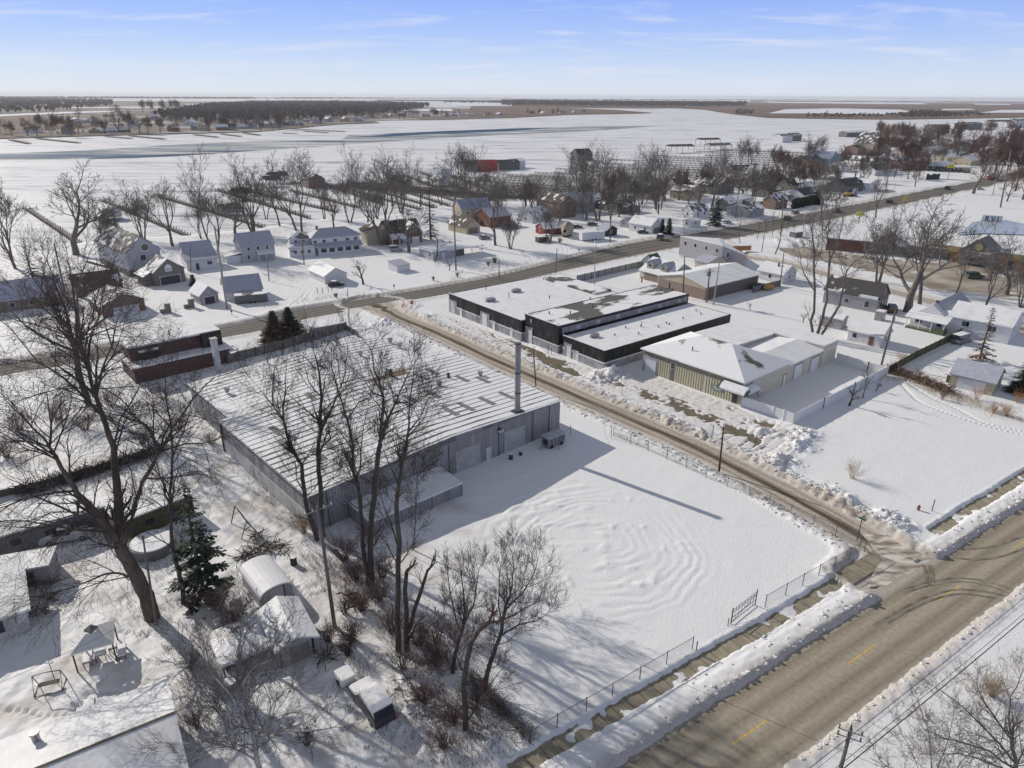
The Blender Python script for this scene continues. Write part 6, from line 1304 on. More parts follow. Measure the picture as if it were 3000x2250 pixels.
limbs_tree('yard_tree', 'bare tree rising past the lean-to shed, first from its right end', (1166, 1905), [
 (.34, .2, [(1167, 1910), (1163, 1800), (1166, 1650), (1163, 1520), (1166, 1434), (1175, 1370)]), (.16, .04, [(1175, 1370), (1192, 1300, .3), (1195, 1268, .4), (1198, 1217, .6), (1207, 1130, .8), (1212, 1085, 1)]), (.1, .03, [(1168, 1420), (1145, 1370, -.5), (1125, 1320, -.8)]), (.09, .03, [(1195, 1268, .4), (1225, 1230, .2), (1245, 1190, .1)]), (.1, .03, [(1165, 1600), (1140, 1520, .6), (1122, 1470, .9)])], 115, PN, twigL=2.0, every=1.1)
limbs_tree('thin_tree', 'thin sapling with pale stem in front of the lean-to shed', (1209, 1610), [
 (.11, .05, [(1210, 1612), (1216, 1542), (1218, 1470), (1224, 1398)]), (.05, .02, [(1224, 1398), (1232, 1370), (1240, 1345)]), (.05, .02, [(1218, 1480), (1195, 1420), (1180, 1375)]), (.05, .02, [(1222, 1420), (1255, 1380), (1270, 1350)])], 116, PN, mt=M_bark, twigL=1.6, every=.9)
limbs_tree('broken_tree', 'broken blackened stump with tall snag and leaning snapped limb', (1192, 1906), [
 (.34, .22, [(1192, 1910), (1190, 1850), (1190, 1780), (1191, 1675)]), (.28, .14, [(1195, 1850), (1212, 1790), (1232, 1735, .4), (1240, 1710, .5), (1252, 1672, .7), (1260, 1664, .8)]), (.12, .05, [(1195, 1880), (1225, 1820, -1), (1245, 1805, -1.4)])], 117, TP(lev=3, kids=(3, 4, 3), ang=(35, 40, 45), ratio=(.6, .55, .5), up=.1, wob=.2, rmin=.011), twigL=1.3, every=.7, mtw=M_twigred)
limbs_tree('upright_tree', 'upright brushy bare tree in front of the white yard', (1325, 1970), [
 (.26, .16, [(1325, 1975), (1332, 1920), (1345, 1870), (1358, 1831)]), (.16, .03, [(1358, 1831), (1362, 1790), (1358, 1730), (1352, 1680)]), (.1, .03, [(1350, 1850), (1330, 1790, .5), (1316, 1720, .8), (1310, 1680, 1)]), (.1, .03, [(1356, 1835), (1385, 1780, -.5), (1395, 1720, -.8), (1402, 1670, -1)]), (.08, .02, [(1340, 1890), (1310, 1850, -.8), (1300, 1800, -1.2)])], 118, PU, mtw=M_twig, twigL=1.5, every=.7)
limbs_tree('snapped_tree', 'leaning bare tree with snapped top at the hedge corner', (1364, 2138), [
 (.30, .2, [(1364, 2142), (1362, 2060), (1361, 1975), (1370, 1925), (1379, 1885), (1400, 1850), (1432, 1824)]), (.09, .03, [(1361, 1980), (1340, 1930, .5), (1330, 1890, .8)]), (.1, .03, [(1364, 2120), (1400, 2060, -.6), (1440, 2000, -1), (1470, 1960, -1.3)])], 119, PN, mtw=M_twigred, twigL=1.4, every=.8)
limbs_tree('vase_tree', 'fan-crowned bare tree at the edge of the big white yard', (1420, 2020), [
 (.28, .17, [(1420, 2024), (1428, 1970), (1437, 1939), (1452, 1895), (1462, 1874), (1472, 1820), (1481, 1777)]), (.1, .03, [(1481, 1777), (1500, 1720, .3), (1505, 1660, .6), (1500, 1620, .8)]), (.1, .03, [(1478, 1790), (1530, 1740, -.4), (1560, 1690, -.7), (1575, 1640, -1)]), (.1, .03, [(1470, 1830), (1460, 1770, .6), (1462, 1700, 1), (1470, 1640, 1.2)]), (.1, .03, [(1465, 1865), (1520, 1830, -.6), (1570, 1820, -1), (1600, 1800, -1.3)]), (.09, .03, [(1474, 1815), (1540, 1780, .3), (1580, 1760, .5)])], 120, PU, mtw=M_twig, twigL=1.6, every=.7)
limbs_tree('pale_barked_tree', 'pale-barked bare tree leaning in from the bottom edge beside the snowy car', (765, 2262), [
 (.26, .17, [(765, 2270), (752, 2229), (741, 2138), (722, 2070), (705, 2012)]), (.15, .04, [(705, 2012), (702, 1950, .5), (700, 1890, 1), (715, 1830, 1.4)]), (.13, .04, [(741, 2138), (680, 2040, -.8), (610, 1960, -1.4), (590, 1900, -1.8)]), (.12, .04, [(720, 2070), (760, 1980, .6), (790, 1910, 1), (830, 1850, 1.4)]), (.12, .04, [(745, 2160), (830, 2140, -.6), (920, 2140, -1), (980, 2130, -1.3)]), (.1, .03, [(735, 2110), (650, 2090, -.8), (560, 2010, -1.4), (540, 1960, -1.7)]), (.1, .03, [(752, 2229), (680, 2190, -.8), (600, 2170, -1.4), (520, 2180, -1.8)]), (.1, .03, [(705, 2012), (750, 1950, -.3), (800, 1930, -.6)]), (.1, .03, [(748, 2190), (800, 2060, .4), (850, 2010, .7)])], 121, PN, M_twigpale, M_twig, twigL=1.8, every=.75)
PB = TP(lev=4, kids=(4, 5, 4, 3), ang=(34, 38, 42, 45), ratio=(.62, .6, .55, .5), up=.06, wob=.13, rmin=.009, tmin=.2)
limbs_tree('roadside_tree', 'brown bare tree spreading up from the bottom right corner', (2960, 2345), [
 (.22, .14, [(2960, 2350), (2970, 2280), (2975, 2220), (2965, 2160)]), (.10, .03, [(2965, 2160), (2955, 2100, .3), (2960, 2040, .6), (2990, 1980, .8)]), (.11, .03, [(2970, 2250), (2900, 2200, -.3), (2800, 2170, -.6), (2720, 2140, -.8)]), (.10, .03, [(2968, 2230), (2900, 2150, .3), (2830, 2080, .6), (2750, 2020, .8)]), (.09, .03, [(2965, 2170), (2900, 2080, .6), (2870, 2030, .9), (2860, 2000, 1)]), (.09, .03, [(2970, 2260), (3020, 2150, 0), (3050, 2050, 0)]), (.09, .03, [(2970, 2270), (2860, 2220, -1), (2760, 2210, -1.4)])], 122, PB, M_bark, M_twig, twigL=1.5, every=.6)
limbs_tree('roadside_sapling', 'clump of thin upright saplings rising at the bottom edge below the wires', (2730, 2330), [
 (.06, .02, [(2730, 2335), (2728, 2220), (2720, 2140), (2690, 2050)]), (.05, .02, [(2720, 2335), (2690, 2250, .2), (2660, 2180, .3), (2630, 2120, .4)]), (.05, .02, [(2740, 2335), (2750, 2240, -.2), (2780, 2160, -.3), (2795, 2090, -.4)]), (.05, .02, [(2700, 2340), (2640, 2270, .2), (2580, 2230, .3), (2560, 2190, .4)]), (.05, .02, [(2760, 2340), (2800, 2260), (2850, 2200), (2870, 2150)])], 123, PB, M_twig, M_twig, twigL=1.0, every=.55)
limbs_tree('three_stemmed_tree', 'tall bare tree with three long curved stems behind the tan building wing', (2388, 992), [
 (.40, .16, [(2380, 994), (2375, 940), (2386, 886), (2385, 802), (2386, 730), (2378, 672)]), (.42, .14, [(2388, 996), (2410, 933), (2423, 879), (2428, 802), (2431, 748), (2425, 683)]), (.38, .10, [(2397, 998), (2431, 940), (2460, 893), (2469, 849), (2480, 795), (2500, 770), (2528, 752)]), (.16, .05, [(2384, 850), (2355, 800, 1), (2345, 750, 2), (2330, 700, 3)]), (.15, .05, [(2430, 760), (2455, 720, -1), (2462, 680, -2), (2470, 650, -2.6)]), (.13, .04, [(2385, 790), (2405, 740, 1.5), (2410, 690, 2)]), (.12, .04, [(2475, 820), (2460, 760, 1.5), (2455, 720, 2)])], 124, TP(lev=4, kids=(4, 5, 4, 3), ang=(32, 36, 40, 45), ratio=(.62, .6, .55, .5), up=.08, wob=.13, rmin=.02), M_bark, M_twig, twigL=3.2, every=1.4)
# ---- shrubs and bramble
def shrub(name, label, px, H, n, seed, m, spread=.5, group=None, rm=.008, lev=3):
    R = random.Random(seed); b = MB(); P = TP(lev=lev, kids=(4, 4, 3), ang=(26, 32, 40), ratio=(.55, .55, .5), up=.05, wob=.16, rmin=rm, tmin=.35)
    for i in range(n):
        a = R.random()*6.28; s = R.uniform(.1, 1)*spread
        grow(b, b, (cos(a)*.25*R.random()*H*.5, sin(a)*.25*R.random()*H*.5, -.1), norm((cos(a)*s, sin(a)*s, 1)), H*R.uniform(.45, .8), rm*2.2, 1, P, R, 9)
    x, y = G(*px); o = b.build(name, m, None, loc=(x, y, BASE)); return tag(o, label, 'shrub', group)
shrub('dry_shrub', 'dry tan spiky shrub alone in the snowfield by the side street', (2497, 1402), 3.0, 26, 1, M_twigtan, .35)
shrub('round_shrub', 'rounded olive-brown shrub at the bottom right roadside', (2905, 2040), 2.2, 60, 2, M_twigtan, .6)
GB = 'bramble thickets under the clump of trees'
for k, (px, h, n, m, lab) in enumerate([
 ((1010, 1640), 3.0, 30, M_twigred, 'red bramble thicket at the warehouse corner behind the utility pole'), ((1040, 1700), 2.4, 26, M_twigred, 'bramble below the third clump tree'), ((1110, 1760), 2.4, 26, M_twigred, 'bramble at the foot of the tallest clump tree'),
 ((1150, 1850), 2.6, 30, M_twigred, 'bramble left of the broken stump'), ((1225, 1890), 2.6, 30, M_twigred, 'dense bramble right of the broken stump'), ((1275, 1960), 2.2, 24, M_twigred, 'bramble between the broken stump and upright tree'),
 ((1330, 2120), 1.9, 24, M_twigred, 'bramble at the foot of the snapped tree'), ((1300, 2190), 1.6, 20, M_twigred, 'low bramble near the bottom edge by the hedge'), ((1030, 1880), 2.0, 30, M_twigred, 'bushy shrub on the lane beside the gabled shed'), ((960, 1880), 1.8, 24, M_twigred, 'bramble against the gabled shed wall'), ((1020, 1920), 1.8, 26, M_twigdk, 'dark twiggy shrub in front of the snowy car'),
 ((890, 1560), 2.2, 26, M_twigtan, 'tan vine thicket on the warehouse corner'), ((680, 1840), 2.6, 34, M_twigred, 'rusty thicket beside the dark pine'), ((640, 1790), 2.4, 30, M_twigred, 'rusty thicket at the foot of the dark pine'), ((560, 1780), 1.8, 18, M_twigdk, 'low brush at the foot of the slim bare tree'),
 ((250, 1260), 3.0, 30, M_twigred, 'reddish brush beside the bearded tree'), ((330, 1190), 3.0, 26, M_twigred, 'reddish brush before the red-brown house wall'), ((170, 1230), 3.2, 30, M_twigred, 'reddish brush left of the bearded tree'), ((60, 1260), 3.0, 30, M_twigred, 'reddish brush at the left edge below the frosted roof'), ((480, 1170), 2.6, 22, M_twigred, 'reddish brush at the foot of the slim chimney'), ((620, 1300), 2.0, 18, M_twigred, 'thin red brush along the warehouse side wall'),
 ((100, 1560), 2.0, 26, M_twigdk, 'dark brush in front of the left mobile home'), ((230, 1560), 2.2, 30, M_twigdk, 'dark brush around the parked pickup'), ((1060, 1790), 1.8, 24, M_twigred, 'bramble along the lane edge below the crossarm pole'), ((1180, 1960), 1.8, 24, M_twigred, 'bramble between lane and hedge below the stump'), ((1240, 2060), 1.8, 24, M_twigred, 'bramble by the plough heap near the bottom edge'), ((1390, 2080), 1.8, 24, M_twigdk, 'dark bramble beside the hedge corner tree'), ((1280, 1880), 2.4, 26, M_twigred, 'bramble on the yard side of the broken stump'), ((1120, 1690), 2.4, 28, M_twigred, 'bramble behind the tallest clump tree'), ((690, 1900), 2.2, 30, M_twigred, 'rusty thicket behind the tarp shelter'), ((560, 1960), 1.6, 22, M_twigdk, 'dark brush between gazebo yard and tarp shelter'), ((640, 2080), 1.5, 20, M_twigdk, 'thin brush beside the round tub'), ((580, 2130), 1.4, 20, M_twigred, 'low reddish brush at the corner of the near house'), ((900, 2180), 1.4, 20, M_twigdk, 'low brush at the bottom edge left of the snow-buried vehicle'), ((420, 1300), 2.4, 26, M_twigred, 'reddish brush at the end of the dark hedge strip'), ((520, 1260), 2.4, 24, M_twigred, 'reddish brush between hedge strip and warehouse'), ((20, 1340), 2.6, 26, M_twigred, 'reddish brush at the left edge above the hedge strip'), ((1010, 1800), 1.6, 20, M_twigred, 'small bramble at the foot of the crossarm pole'),
 ((330, 1590), 2.4, 26, M_twigred, 'rusty brush at the fork side of the massive trunk')]):
    shrub('bramble', lab, px, h*1.25, int(n*1.9), 40+k, m, .85, GB, rm=.011)
GS = 'scrub along the white fence and brush row'
for k, (px, h, m, lab) in enumerate([((2690, 1110), 2.2, M_twigred, 'reddish scrub over the brush pile'), ((2860, 1170), 2.6, M_orangetwig, 'orange willowy scrub left of the pale garage'), ((2950, 1220), 2.2, M_orangetwig, 'orange scrub right of the pale garage'), ((2910, 1210), 1.8, M_orangetwig, 'low orange scrub before the pale garage'), ((2760, 1170), 1.8, M_twigred, 'thin scrub beside the snow-buried lean-to'), ((2620, 1090), 2.4, M_twigdk, 'dark scrub at the end of the white fence'), ((2640, 1060), 2.0, M_orangetwig, 'rusty scrub against the olive fence'), ((2980, 1180), 2.6, M_orangetwig, 'orange scrub at the right edge')]):
    shrub('scrub_bush', lab, px, h, 24, 90+k, m, .6, GS)
for k, (px, h, m, lab) in enumerate([((1640, 712), 2.6, M_twigtan, 'tan reed clump below the tarp-covered boat'), ((1150+280, 780), 1.8, M_twigtan, 'dry reed fringe on the road verge below the ranch house'), ((1290+160, 770), 2.6, M_twigdk, 'dark scrub mound on the verge right of the ranch house'), ((1340, 812), 1.5, M_twigtan, 'reedy tuft on the road verge'), ((1270, 822), 1.2, M_twigtan, 'short reedy tuft on the road verge'), ((985, 872), 1.2, M_twigdk, 'small snowy bush on the verge across from the stop sign')]):
    shrub('reed_clump', lab, px, h, 40, 120+k, m, .5, 'reeds on the road verges', rm=.016, lev=2)
# ---------------------------------------------------------------- poles and wires
TOPS = {}
def pole(name, label, foot, top, r=.14, m=None, arms=(), trans=0, lamp=False, z0=None, cat='utility pole', key=None, ytop=0):
    X, Y = G(*foot); T = atdepth(top[0], top[1], Y+ytop); x, y, z = T[0]-X, T[1]-Y, T[2]-.3
    root = thing(name, label, cat, (X, Y, BASE), 0)
    MB().tube([(0, 0, -.4), (x*.5, y*.5, z*.5), (x, y, z)], [r*1.25, r*1.05, r*.8], 9).build('shaft', m or M_pole, root, smooth=True)
    for h, L, a in arms:
        ca, sa = cos(radians(a)), sin(radians(a)); k = (z-h)/z; cx_, cy_ = x*k, y*k
        ar = MB().tube([(cx_-ca*L/2, cy_-sa*L/2, z-h), (cx_+ca*L/2, cy_+sa*L/2, z-h)], .075, 4).build('crossarm', M_polelight, root)
        ins = MB()
        for t in (-.46, -.2, .2, .46): ins.cyl(cx_+ca*L*t, cy_+sa*L*t, z-h+.06, z-h+.26, .055, 6)
        ins.build('insulator', M_lampw, ar)
    for q in range(trans):
        a = .9+q*2.1; MB().cyl(x*.8+cos(a)*.42, y*.8+sin(a)*.42, z*.78, z*.78+1.0, .28, 12).cyl(x*.8+cos(a)*.42, y*.8+sin(a)*.42, z*.78+1.0, z*.78+1.15, .1, 6).build('transformer', M_galvmet, root)
    if lamp:
        MB().tube([(x, y, z-.1), (x-.7, y-.5, z+.25), (x-1.3, y-.9, z+.2)], .05, 5).box(x-1.9, y-1.1, z+.12, x-1.2, y-.75, z+.28).build('lamp_head', M_galvmet, root)
    TOPS[key or label] = (X+x, Y+y, z+.3); return root
pole('utility_pole', 'wooden pole with one pale crossarm standing by the lane near the gabled shed', (981, 1836), (931, 1484), .17, M_pole, [(.35, 2.9, 42)], key='A')
pole('wooden_post', 'short plain dark pole on the fence side of the side street', (2107, 1378), (2120, 1250), .13, M_barkdk, key='B', cat='pole')
pole('wooden_post', 'thin dark pole between warehouse stack and black workshop', (1571, 1137), (1562, 1020), .11, M_barkdk, key='C', cat='pole')
pole('utility_pole', 'very tall leaning pale pole next to the long white garage', (666, 904), (628, 662), .24, M_polelight, key='D')
pole('utility_pole', 'dark pole in front of the small white house', (559, 798), (557, 716), .12, M_pole, key='E')
pole('utility_pole', 'pole in front of the annex house with the wreath', (891, 776), (884, 674), .16, M_pole, key='F')
pole('wooden_post', 'pole on the lawn before the farmhouse porch', (788, 823), (782, 756), .12, M_pole, key='G_', cat='pole')
pole('street_lamp', 'grey pole by the grey board fence at the street corner', (1023, 946), (1018, 844), .12, M_galvmet, cat='pole', key='H')
pole('utility_pole', 'tall pole at the roadside before the tan garage', (1336, 791), (1329, 594), .2, M_pole, key='I')
pole('utility_pole', 'short pole with meter box at the roadside behind the workshop', (1462, 809), (1462, 754), .12, M_pole, key='J')
pole('utility_pole', 'pole with two crossarms right of the white box trailer', (1787, 711), (1791, 598), .2, M_pole, [(.4, 4.2, 5), (2.2, 4.2, 5)], key='K')
pole('utility_pole', 'bare pole at the near road edge behind the workshop roof', (1627, 800), (1632, 727), .14, M_pole, key='L')
pole('street_lamp', 'thin pole rising behind the workshop roof by the panel fence', (1742, 834), (1744, 705), .12, M_galvmet, key='M', cat='pole')
pole('street_lamp', 'thin pole at the road edge above the grey two-storey building', (2006, 708), (2006, 646), .12, M_galvmet, key='N', cat='pole')
pole('utility_pole', 'dark pole left of the snowy spruce', (2043, 661), (2048, 540), .2, M_pole, key='O')
pole('utility_pole', 'dark pole with flat snowy top beside the dormers', (2001, 872), (2006, 752), .15, M_barkdk, [(.05, 2.6, 20)], key='P')
pole('utility_pole', 'pole carrying transformers in front of the brown garage', (2070, 886), (2080, 786), .2, M_pole, [(.9, 3.4, 15), (.5, 2.2, 15)], trans=2, key='Q')
pole('utility_pole', 'plain grey pole right of the transformer pole', (2090, 893), (2108, 768), .16, M_polelight, key='R')
pole('wooden_post', 'dark pole in front of the small white cottage', (2285, 841), (2297, 738), .12, M_barkdk, key='S', cat='pole')
pole('utility_pole', 'stout leaning pole by the end of the white fence and the white shed', (2582, 1069), (2624, 908), .17, M_pole, key='T', trans=1)
pole('utility_pole', 'tall dark pole on the verge behind the slender trees', (2287, 687), (2298, 560), .18, M_pole, key='U')
pole('utility_pole', 'tall dark pole by the dirt heap right of the excavator', (2594, 565), (2609, 468), .24, M_pole, key='W')
pole('utility_pole', 'tall leaning pole behind the banner wall', (2931, 608), (2962, 440), .28, M_pole, key='X')
pole('street_lamp', 'grey lamp pole right of the lone spreading tree', (2909, 571), (2927, 470), .16, M_galvmet, lamp=True, key='Y', cat='street lamp')
pole('street_lamp', 'short lamp pole on the road bank above the verge', (2354, 671), (2357, 620), .12, M_galvmet, lamp=True, key='Z', cat='street lamp')
pole('wooden_post', 'slim leaning pole against the foot of the massive trunk', (458, 1830), (418, 1570), .10, M_pole, cat='pole', key='AA')
pole('flag_pole', 'slim pole in the snow left of the tall pale house', (306, 722), (292, 666), .09, M_galvmet, cat='pole', key='AB')
pole('utility_pole', 'dark weathered pole leaning behind the bearded tree', (330, 1010), (160, 715), .2, M_pole, key='AC') if 0 else pole('utility_pole', 'weathered pole at the left behind the brown gable garage', (330, 1020), (306, 945), .14, M_pole, key='AC')
pole('utility_pole', 'tall leaning pole left of the tall pale house', (200, 900), (158, 712), .2, M_pole, key='AD')
pole('utility_pole', 'tall roadside pole above the orange-topped board', (2155, 640), (2163, 560), .18, M_pole, key='AE')
pole('utility_pole', 'roadside pole beside the tall narrow tree and dark hedge', (2400, 662), (2412, 590), .16, M_pole, key='AF')
# front-road pole that stands just outside the frame, its head with lamp arms inside
tx, ty = G(2492, 2138, 10.6); fp = thing('utility_pole', 'pole head with green lamp arms and crossarm above the bottom roadside', 'utility pole', (tx, ty, BASE))
MB().tube([(0, 0, -.3), (0, 0, 5), (0, 0, 10.4)], [.17, .15, .12], 9).build('shaft', M_pole, fp, smooth=True)
for k, dz in enumerate((0., -.55)):
    a = MB().tube([(-.62*fd[0]*0-.7, .35, 10.1+dz), (.75, -.35, 10.1+dz)], .06, 4).build('crossarm', M_polelight, fp)
    MB().cyl(-.6, .3, 10.15+dz, 10.45+dz, .06, 6).cyl(.65, -.3, 10.15+dz, 10.45+dz, .06, 6).cyl(0, 0, 10.4, 10.7, .06, 6).build('insulator', mat('green_insulator', (.06, .12, .09), .3), a)
def letters(name, body, size, parent, loc, m, **k):
    cu = bpy.data.curves.new(name, 'FONT'); cu.body = body; cu.size = size; cu.align_x = 'CENTER'
    for a, b in k.items(): setattr(cu, a, b)
    t = bpy.data.objects.new(name, cu); C.objects.link(t); bpy.context.view_layer.update()
    me = bpy.data.meshes.new_from_object(t.evaluated_get(bpy.context.evaluated_depsgraph_get())); bpy.data.objects.remove(t)
    me.materials.clear(); me.materials.append(m); o = link(name, me, parent, loc); o.rotation_euler = (pi/2, 0, 0); return o
def wire(label, a, b, sag, r=.018, n=14):
    pts = []
    for i in range(n+1):
        t = i/n; pts.append((a[0]+(b[0]-a[0])*t, a[1]+(b[1]-a[1])*t, a[2]+(b[2]-a[2])*t-sag*4*t*(1-t)))
    o = MB().tube([(p[0]-a[0], p[1]-a[1], p[2]-a[2]) for p in pts], r, 4).build('power_line', M_steel, None, loc=a)
    return tag(o, label, 'wire', 'overhead wires')
WL_ = [('upper thin wire along the bottom right roadside', (.7, .3, 10.2), .012), ('second thin wire along the bottom right roadside', (0, 0, 10.6), .012), ('third thin wire along the bottom right roadside', (-.7, -.3, 10.2), .012), ('medium cable along the bottom right roadside', (.15, -.1, 8.6), .022), ('thick black cable along the bottom right roadside', (.1, -.2, 7.9), .04)]
for lab, (ox, oy, z), r in WL_:
    a = (tx-fd[0]*40+ox, ty-fd[1]*40+oy, z+.2); b = (tx+fd[0]*46+ox, ty+fd[1]*46+oy, z+.2); wire(lab, a, b, .9, r, 20)
for lab, a, b, s in (('wire from the crossarm pole across the yard towards the left house', 'A', (-42, 42, 6), 1.2), ('wire running from the transformer pole to the leaning pole by the white shed', 'Q', 'T', 1.0), ('second wire from the grey pole to the leaning pole by the white shed', 'R', 'T', 1.2), ('wire crossing from the leaning pole past the bungalow', 'T', (120, 130, 8), 1.0), ('wire from the dormer pole to the transformer pole', 'P', 'Q', .4), ('wire from the crossarm pole over the tree clump', 'A', (30, 30, 9), 1.2), ('wire from the thin workshop pole to the roof corner', 'C', (7, 101, 5.6), .3), ('wire from the tall leaning pale pole along the main road', 'D', 'I', 1.6), ('wire from the tall roadside pole to the crossarm pole by the trailer', 'I', 'K', 1.4)):
    wire(lab, TOPS[a], TOPS[b] if isinstance(b, str) else b, s, .016)

# ---------------------------------------------------------------- fences
def chainmat():
    m = bpy.data.materials.new('chain_link'); nt, N, L = nodes(m); b = N['Principled BSDF']; b.inputs['Base Color'].default_value = (.30, .30, .31, 1); b.inputs['Metallic'].default_value = .5
    tc = N.new('ShaderNodeTexCoord'); sx = N.new('ShaderNodeSeparateXYZ'); L.new(tc.outputs['UV'], sx.inputs[0])
    def dia(op):
        a = N.new('ShaderNodeMath'); a.operation = op; L.new(sx.outputs[0], a.inputs[0]); L.new(sx.outputs[1], a.inputs[1])
        s = N.new('ShaderNodeMath'); s.operation = 'MULTIPLY'; s.inputs[1].default_value = 1/.09; L.new(a.outputs[0], s.inputs[0])
        f = N.new('ShaderNodeMath'); f.operation = 'FRACT'; L.new(s.outputs[0], f.inputs[0])
        l = N.new('ShaderNodeMath'); l.operation = 'LESS_THAN'; l.inputs[1].default_value = .09; L.new(f.outputs[0], l.inputs[0]); return l
    mx = N.new('ShaderNodeMath'); mx.operation = 'MAXIMUM'; L.new(dia('ADD').outputs[0], mx.inputs[0]); L.new(dia('SUBTRACT').outputs[0], mx.inputs[1])
    L.new(mx.outputs[0], b.inputs['Alpha']); return m
M_chain = chainmat()
def chain_fence(label, px, h=1.5, gap=None, group=None, mesh=True, name='chain_link_fence'):
    pts = [G(*p) for p in px]; x0, y0 = pts[0]; L = [(x-x0, y-y0) for x, y in pts]
    root = thing(name, label, 'fence', (x0, y0, BASE), 0, group)
    for i, p in enumerate(L):
        MB().cyl(p[0], p[1], -.4, h+.05, .045, 7).cyl(p[0], p[1], h+.05, h+.1, .055, 7).build('post', M_fenceiron, root)
    rb = MB()
    for a, b in zip(L[:-1], L[1:]): rb.tube([(a[0], a[1], h-.02), (b[0], b[1], h-.02)], .028, 5)
    rb.build('rail', M_fenceiron, root)
    if mesh:
        mb = MB(); uv = []; acc = 0
        for a, b in zip(L[:-1], L[1:]):
            l = hypot(b[0]-a[0], b[1]-a[1]); mb.poly([(a[0], a[1], .0), (b[0], b[1], .0), (b[0], b[1], h-.04), (a[0], a[1], h-.04)]); uv += [(acc, 0), (acc+l, 0), (acc+l, h), (acc, h)]; acc += l
        me = mb.mesh('wire_mesh', M_chain); u = me.uv_layers.new(name='UVMap')
        for i, q in enumerate(uv): u.data[i].uv = q
        link('wire_mesh', me, root)
    return root
chain_fence('chain-link fence between the white yard and the side street', [(1797, 1277), (1847, 1297), (1898, 1320), (1953, 1345), (2010, 1371), (2068, 1399), (2131, 1426), (2194, 1455), (2253, 1482), (2315, 1510), (2382, 1541), (2447, 1570), (2518, 1603)])
chain_fence('chain-link fence along the pavement from the street corner to the gate', [(2533, 1610), (2487, 1638), (2443, 1662), (2398, 1687), (2351, 1714), (2301, 1743), (2241, 1778)])
chain_fence('chain-link fence along the pavement left of the gate opening', [(2028, 1902), (1952, 1946), (1874, 1991), (1793, 2040), (1717, 2083), (1632, 2132), (1552, 2181)])
chain_fence('overgrown chain-link fence running back from the pavement along the brambles', [(1552, 2181), (1490, 2110), (1430, 2035), (1370, 1985), (1310, 1925), (1230, 1870), (1150, 1800), (1080, 1720)], 1.3)
chain_fence('short chain-link piece with brace by the warehouse corner', [(1636, 1318), (1671, 1273)], 1.5, mesh=False)
# open gate leaf
ga, gb_ = G(2143, 1826), G(2212, 1772); gt = thing('metal_gate', 'open pipe-framed gate leaf with lattice bars by the pavement', 'gate', (ga[0], ga[1], BASE)); dx_, dy_ = gb_[0]-ga[0], gb_[1]-ga[1]
fb = MB()
for z in (.15, .75, 1.4, 1.75): fb.bar((0, 0, z), (dx_, dy_, z), .035)
fb.build('frame', M_fenceiron, gt); sb = MB()
for k in range(9): t = k/8; sb.bar((dx_*t, dy_*t, .1), (dx_*t, dy_*t, 1.75), .022)
sb.bar((0, 0, .15), (dx_, dy_, 1.4), .025); sb.build('bars', M_fenceiron, gt)
for t in (-.03, 1.0): MB().cyl(dx_*t, dy_*t, -.4, 2.0, .06, 8).build('post', M_fenceiron, gt)
MB().cyl(.45*-1, -.3, -.4, .9, .05, 8).build('stop_post', M_fenceiron, gt)
def board_fence(name, label, px, h, m, group=None, snow=True, seg=2.4, thick=.08, alt=None, cap=None):
    pts = [G(*p) for p in px]; x0, y0 = pts[0]; root = thing(name, label, 'fence', (x0, y0, BASE), 0, group)
    pl = MB(); ps = []; cp_ = MB()
    for i in range(len(pts)-1):
        ax, ay = pts[i][0]-x0, pts[i][1]-y0; bx, by = pts[i+1][0]-x0, pts[i+1][1]-y0; l = hypot(bx-ax, by-ay); ux, uy = (bx-ax)/l, (by-ay)/l
        n = max(1, round(l/seg))
        for k in range(n):
            a0, a1 = l*k/n, l*(k+1)/n-.03; hh = h*(1+(.04 if k % 2 else 0)*(1 if alt else 0))
            c = [(ax+ux*a0-uy*thick/2, ay+uy*a0+ux*thick/2), (ax+ux*a0+uy*thick/2, ay+uy*a0-ux*thick/2), (ax+ux*a1+uy*thick/2, ay+uy*a1-ux*thick/2), (ax+ux*a1-uy*thick/2, ay+uy*a1+ux*thick/2)]
            pl.prism(c, -.4, hh, 0); ps.append((ax+ux*a0, ay+uy*a0))
        ps.append((bx, by))
    pl.build('panel', m, root)
    for x, y in ps: MB().box(x-.09, y-.09, -.4, x+.09, y+.09, h+.12).build('post', cap or m, root)
    return root
VF = 'white vinyl yard fence'
board_fence('vinyl_fence', 'white vinyl fence facing the side street beside the awning', [(2172, 1190), (2325, 1243)], 1.9, M_vinyl, seg=2.0)
board_fence('vinyl_fence', 'white vinyl fence along the open snowfield up to the leaning pole', [(2325, 1243), (2410, 1196), (2500, 1150), (2597, 1100)], 1.9, M_vinyl)
board_fence('vinyl_fence', 'short white vinyl fence from the wing end to the leaning pole', [(2450, 1060), (2540, 1088), (2590, 1100)], 1.9, M_vinyl)
board_fence('wooden_fence', 'olive wooden fence running from the leaning pole to the parked van', [(2600, 1096), (2680, 1052), (2750, 1017), (2812, 984)], 1.7, M_olive)
board_fence('panel_fence', 'grey panel fence between workshop yard and main road', [(1690, 826), (1905, 776)], 1.9, mat('panel_fence_grey', (.30, .30, .30), .7, .1, 1), seg=3.0, cap=M_black)
board_fence('wooden_fence', 'grey wooden fence round the cluttered yard by the white cottage', [(2205, 858), (2285, 837)], 1.7, M_greyfence)
board_fence('wooden_fence', 'grey board fence in front of the two cedars', [(668, 1066), (750, 1043), (830, 1022), (920, 996), (1016, 968)], 1.9, M_greyfence, alt=1, cap=M_steel)
board_fence('wooden_fence', 'short leaning grey fence at the corner by the covered trailer', [(1016, 968), (1050, 988)], 1.3, M_greyfence)
board_fence('picket_fence', 'dark low picket fence with brush behind the mobile homes', [(-30, 1462), (90, 1438), (250, 1392), (470, 1322)], 1.0, M_wood)
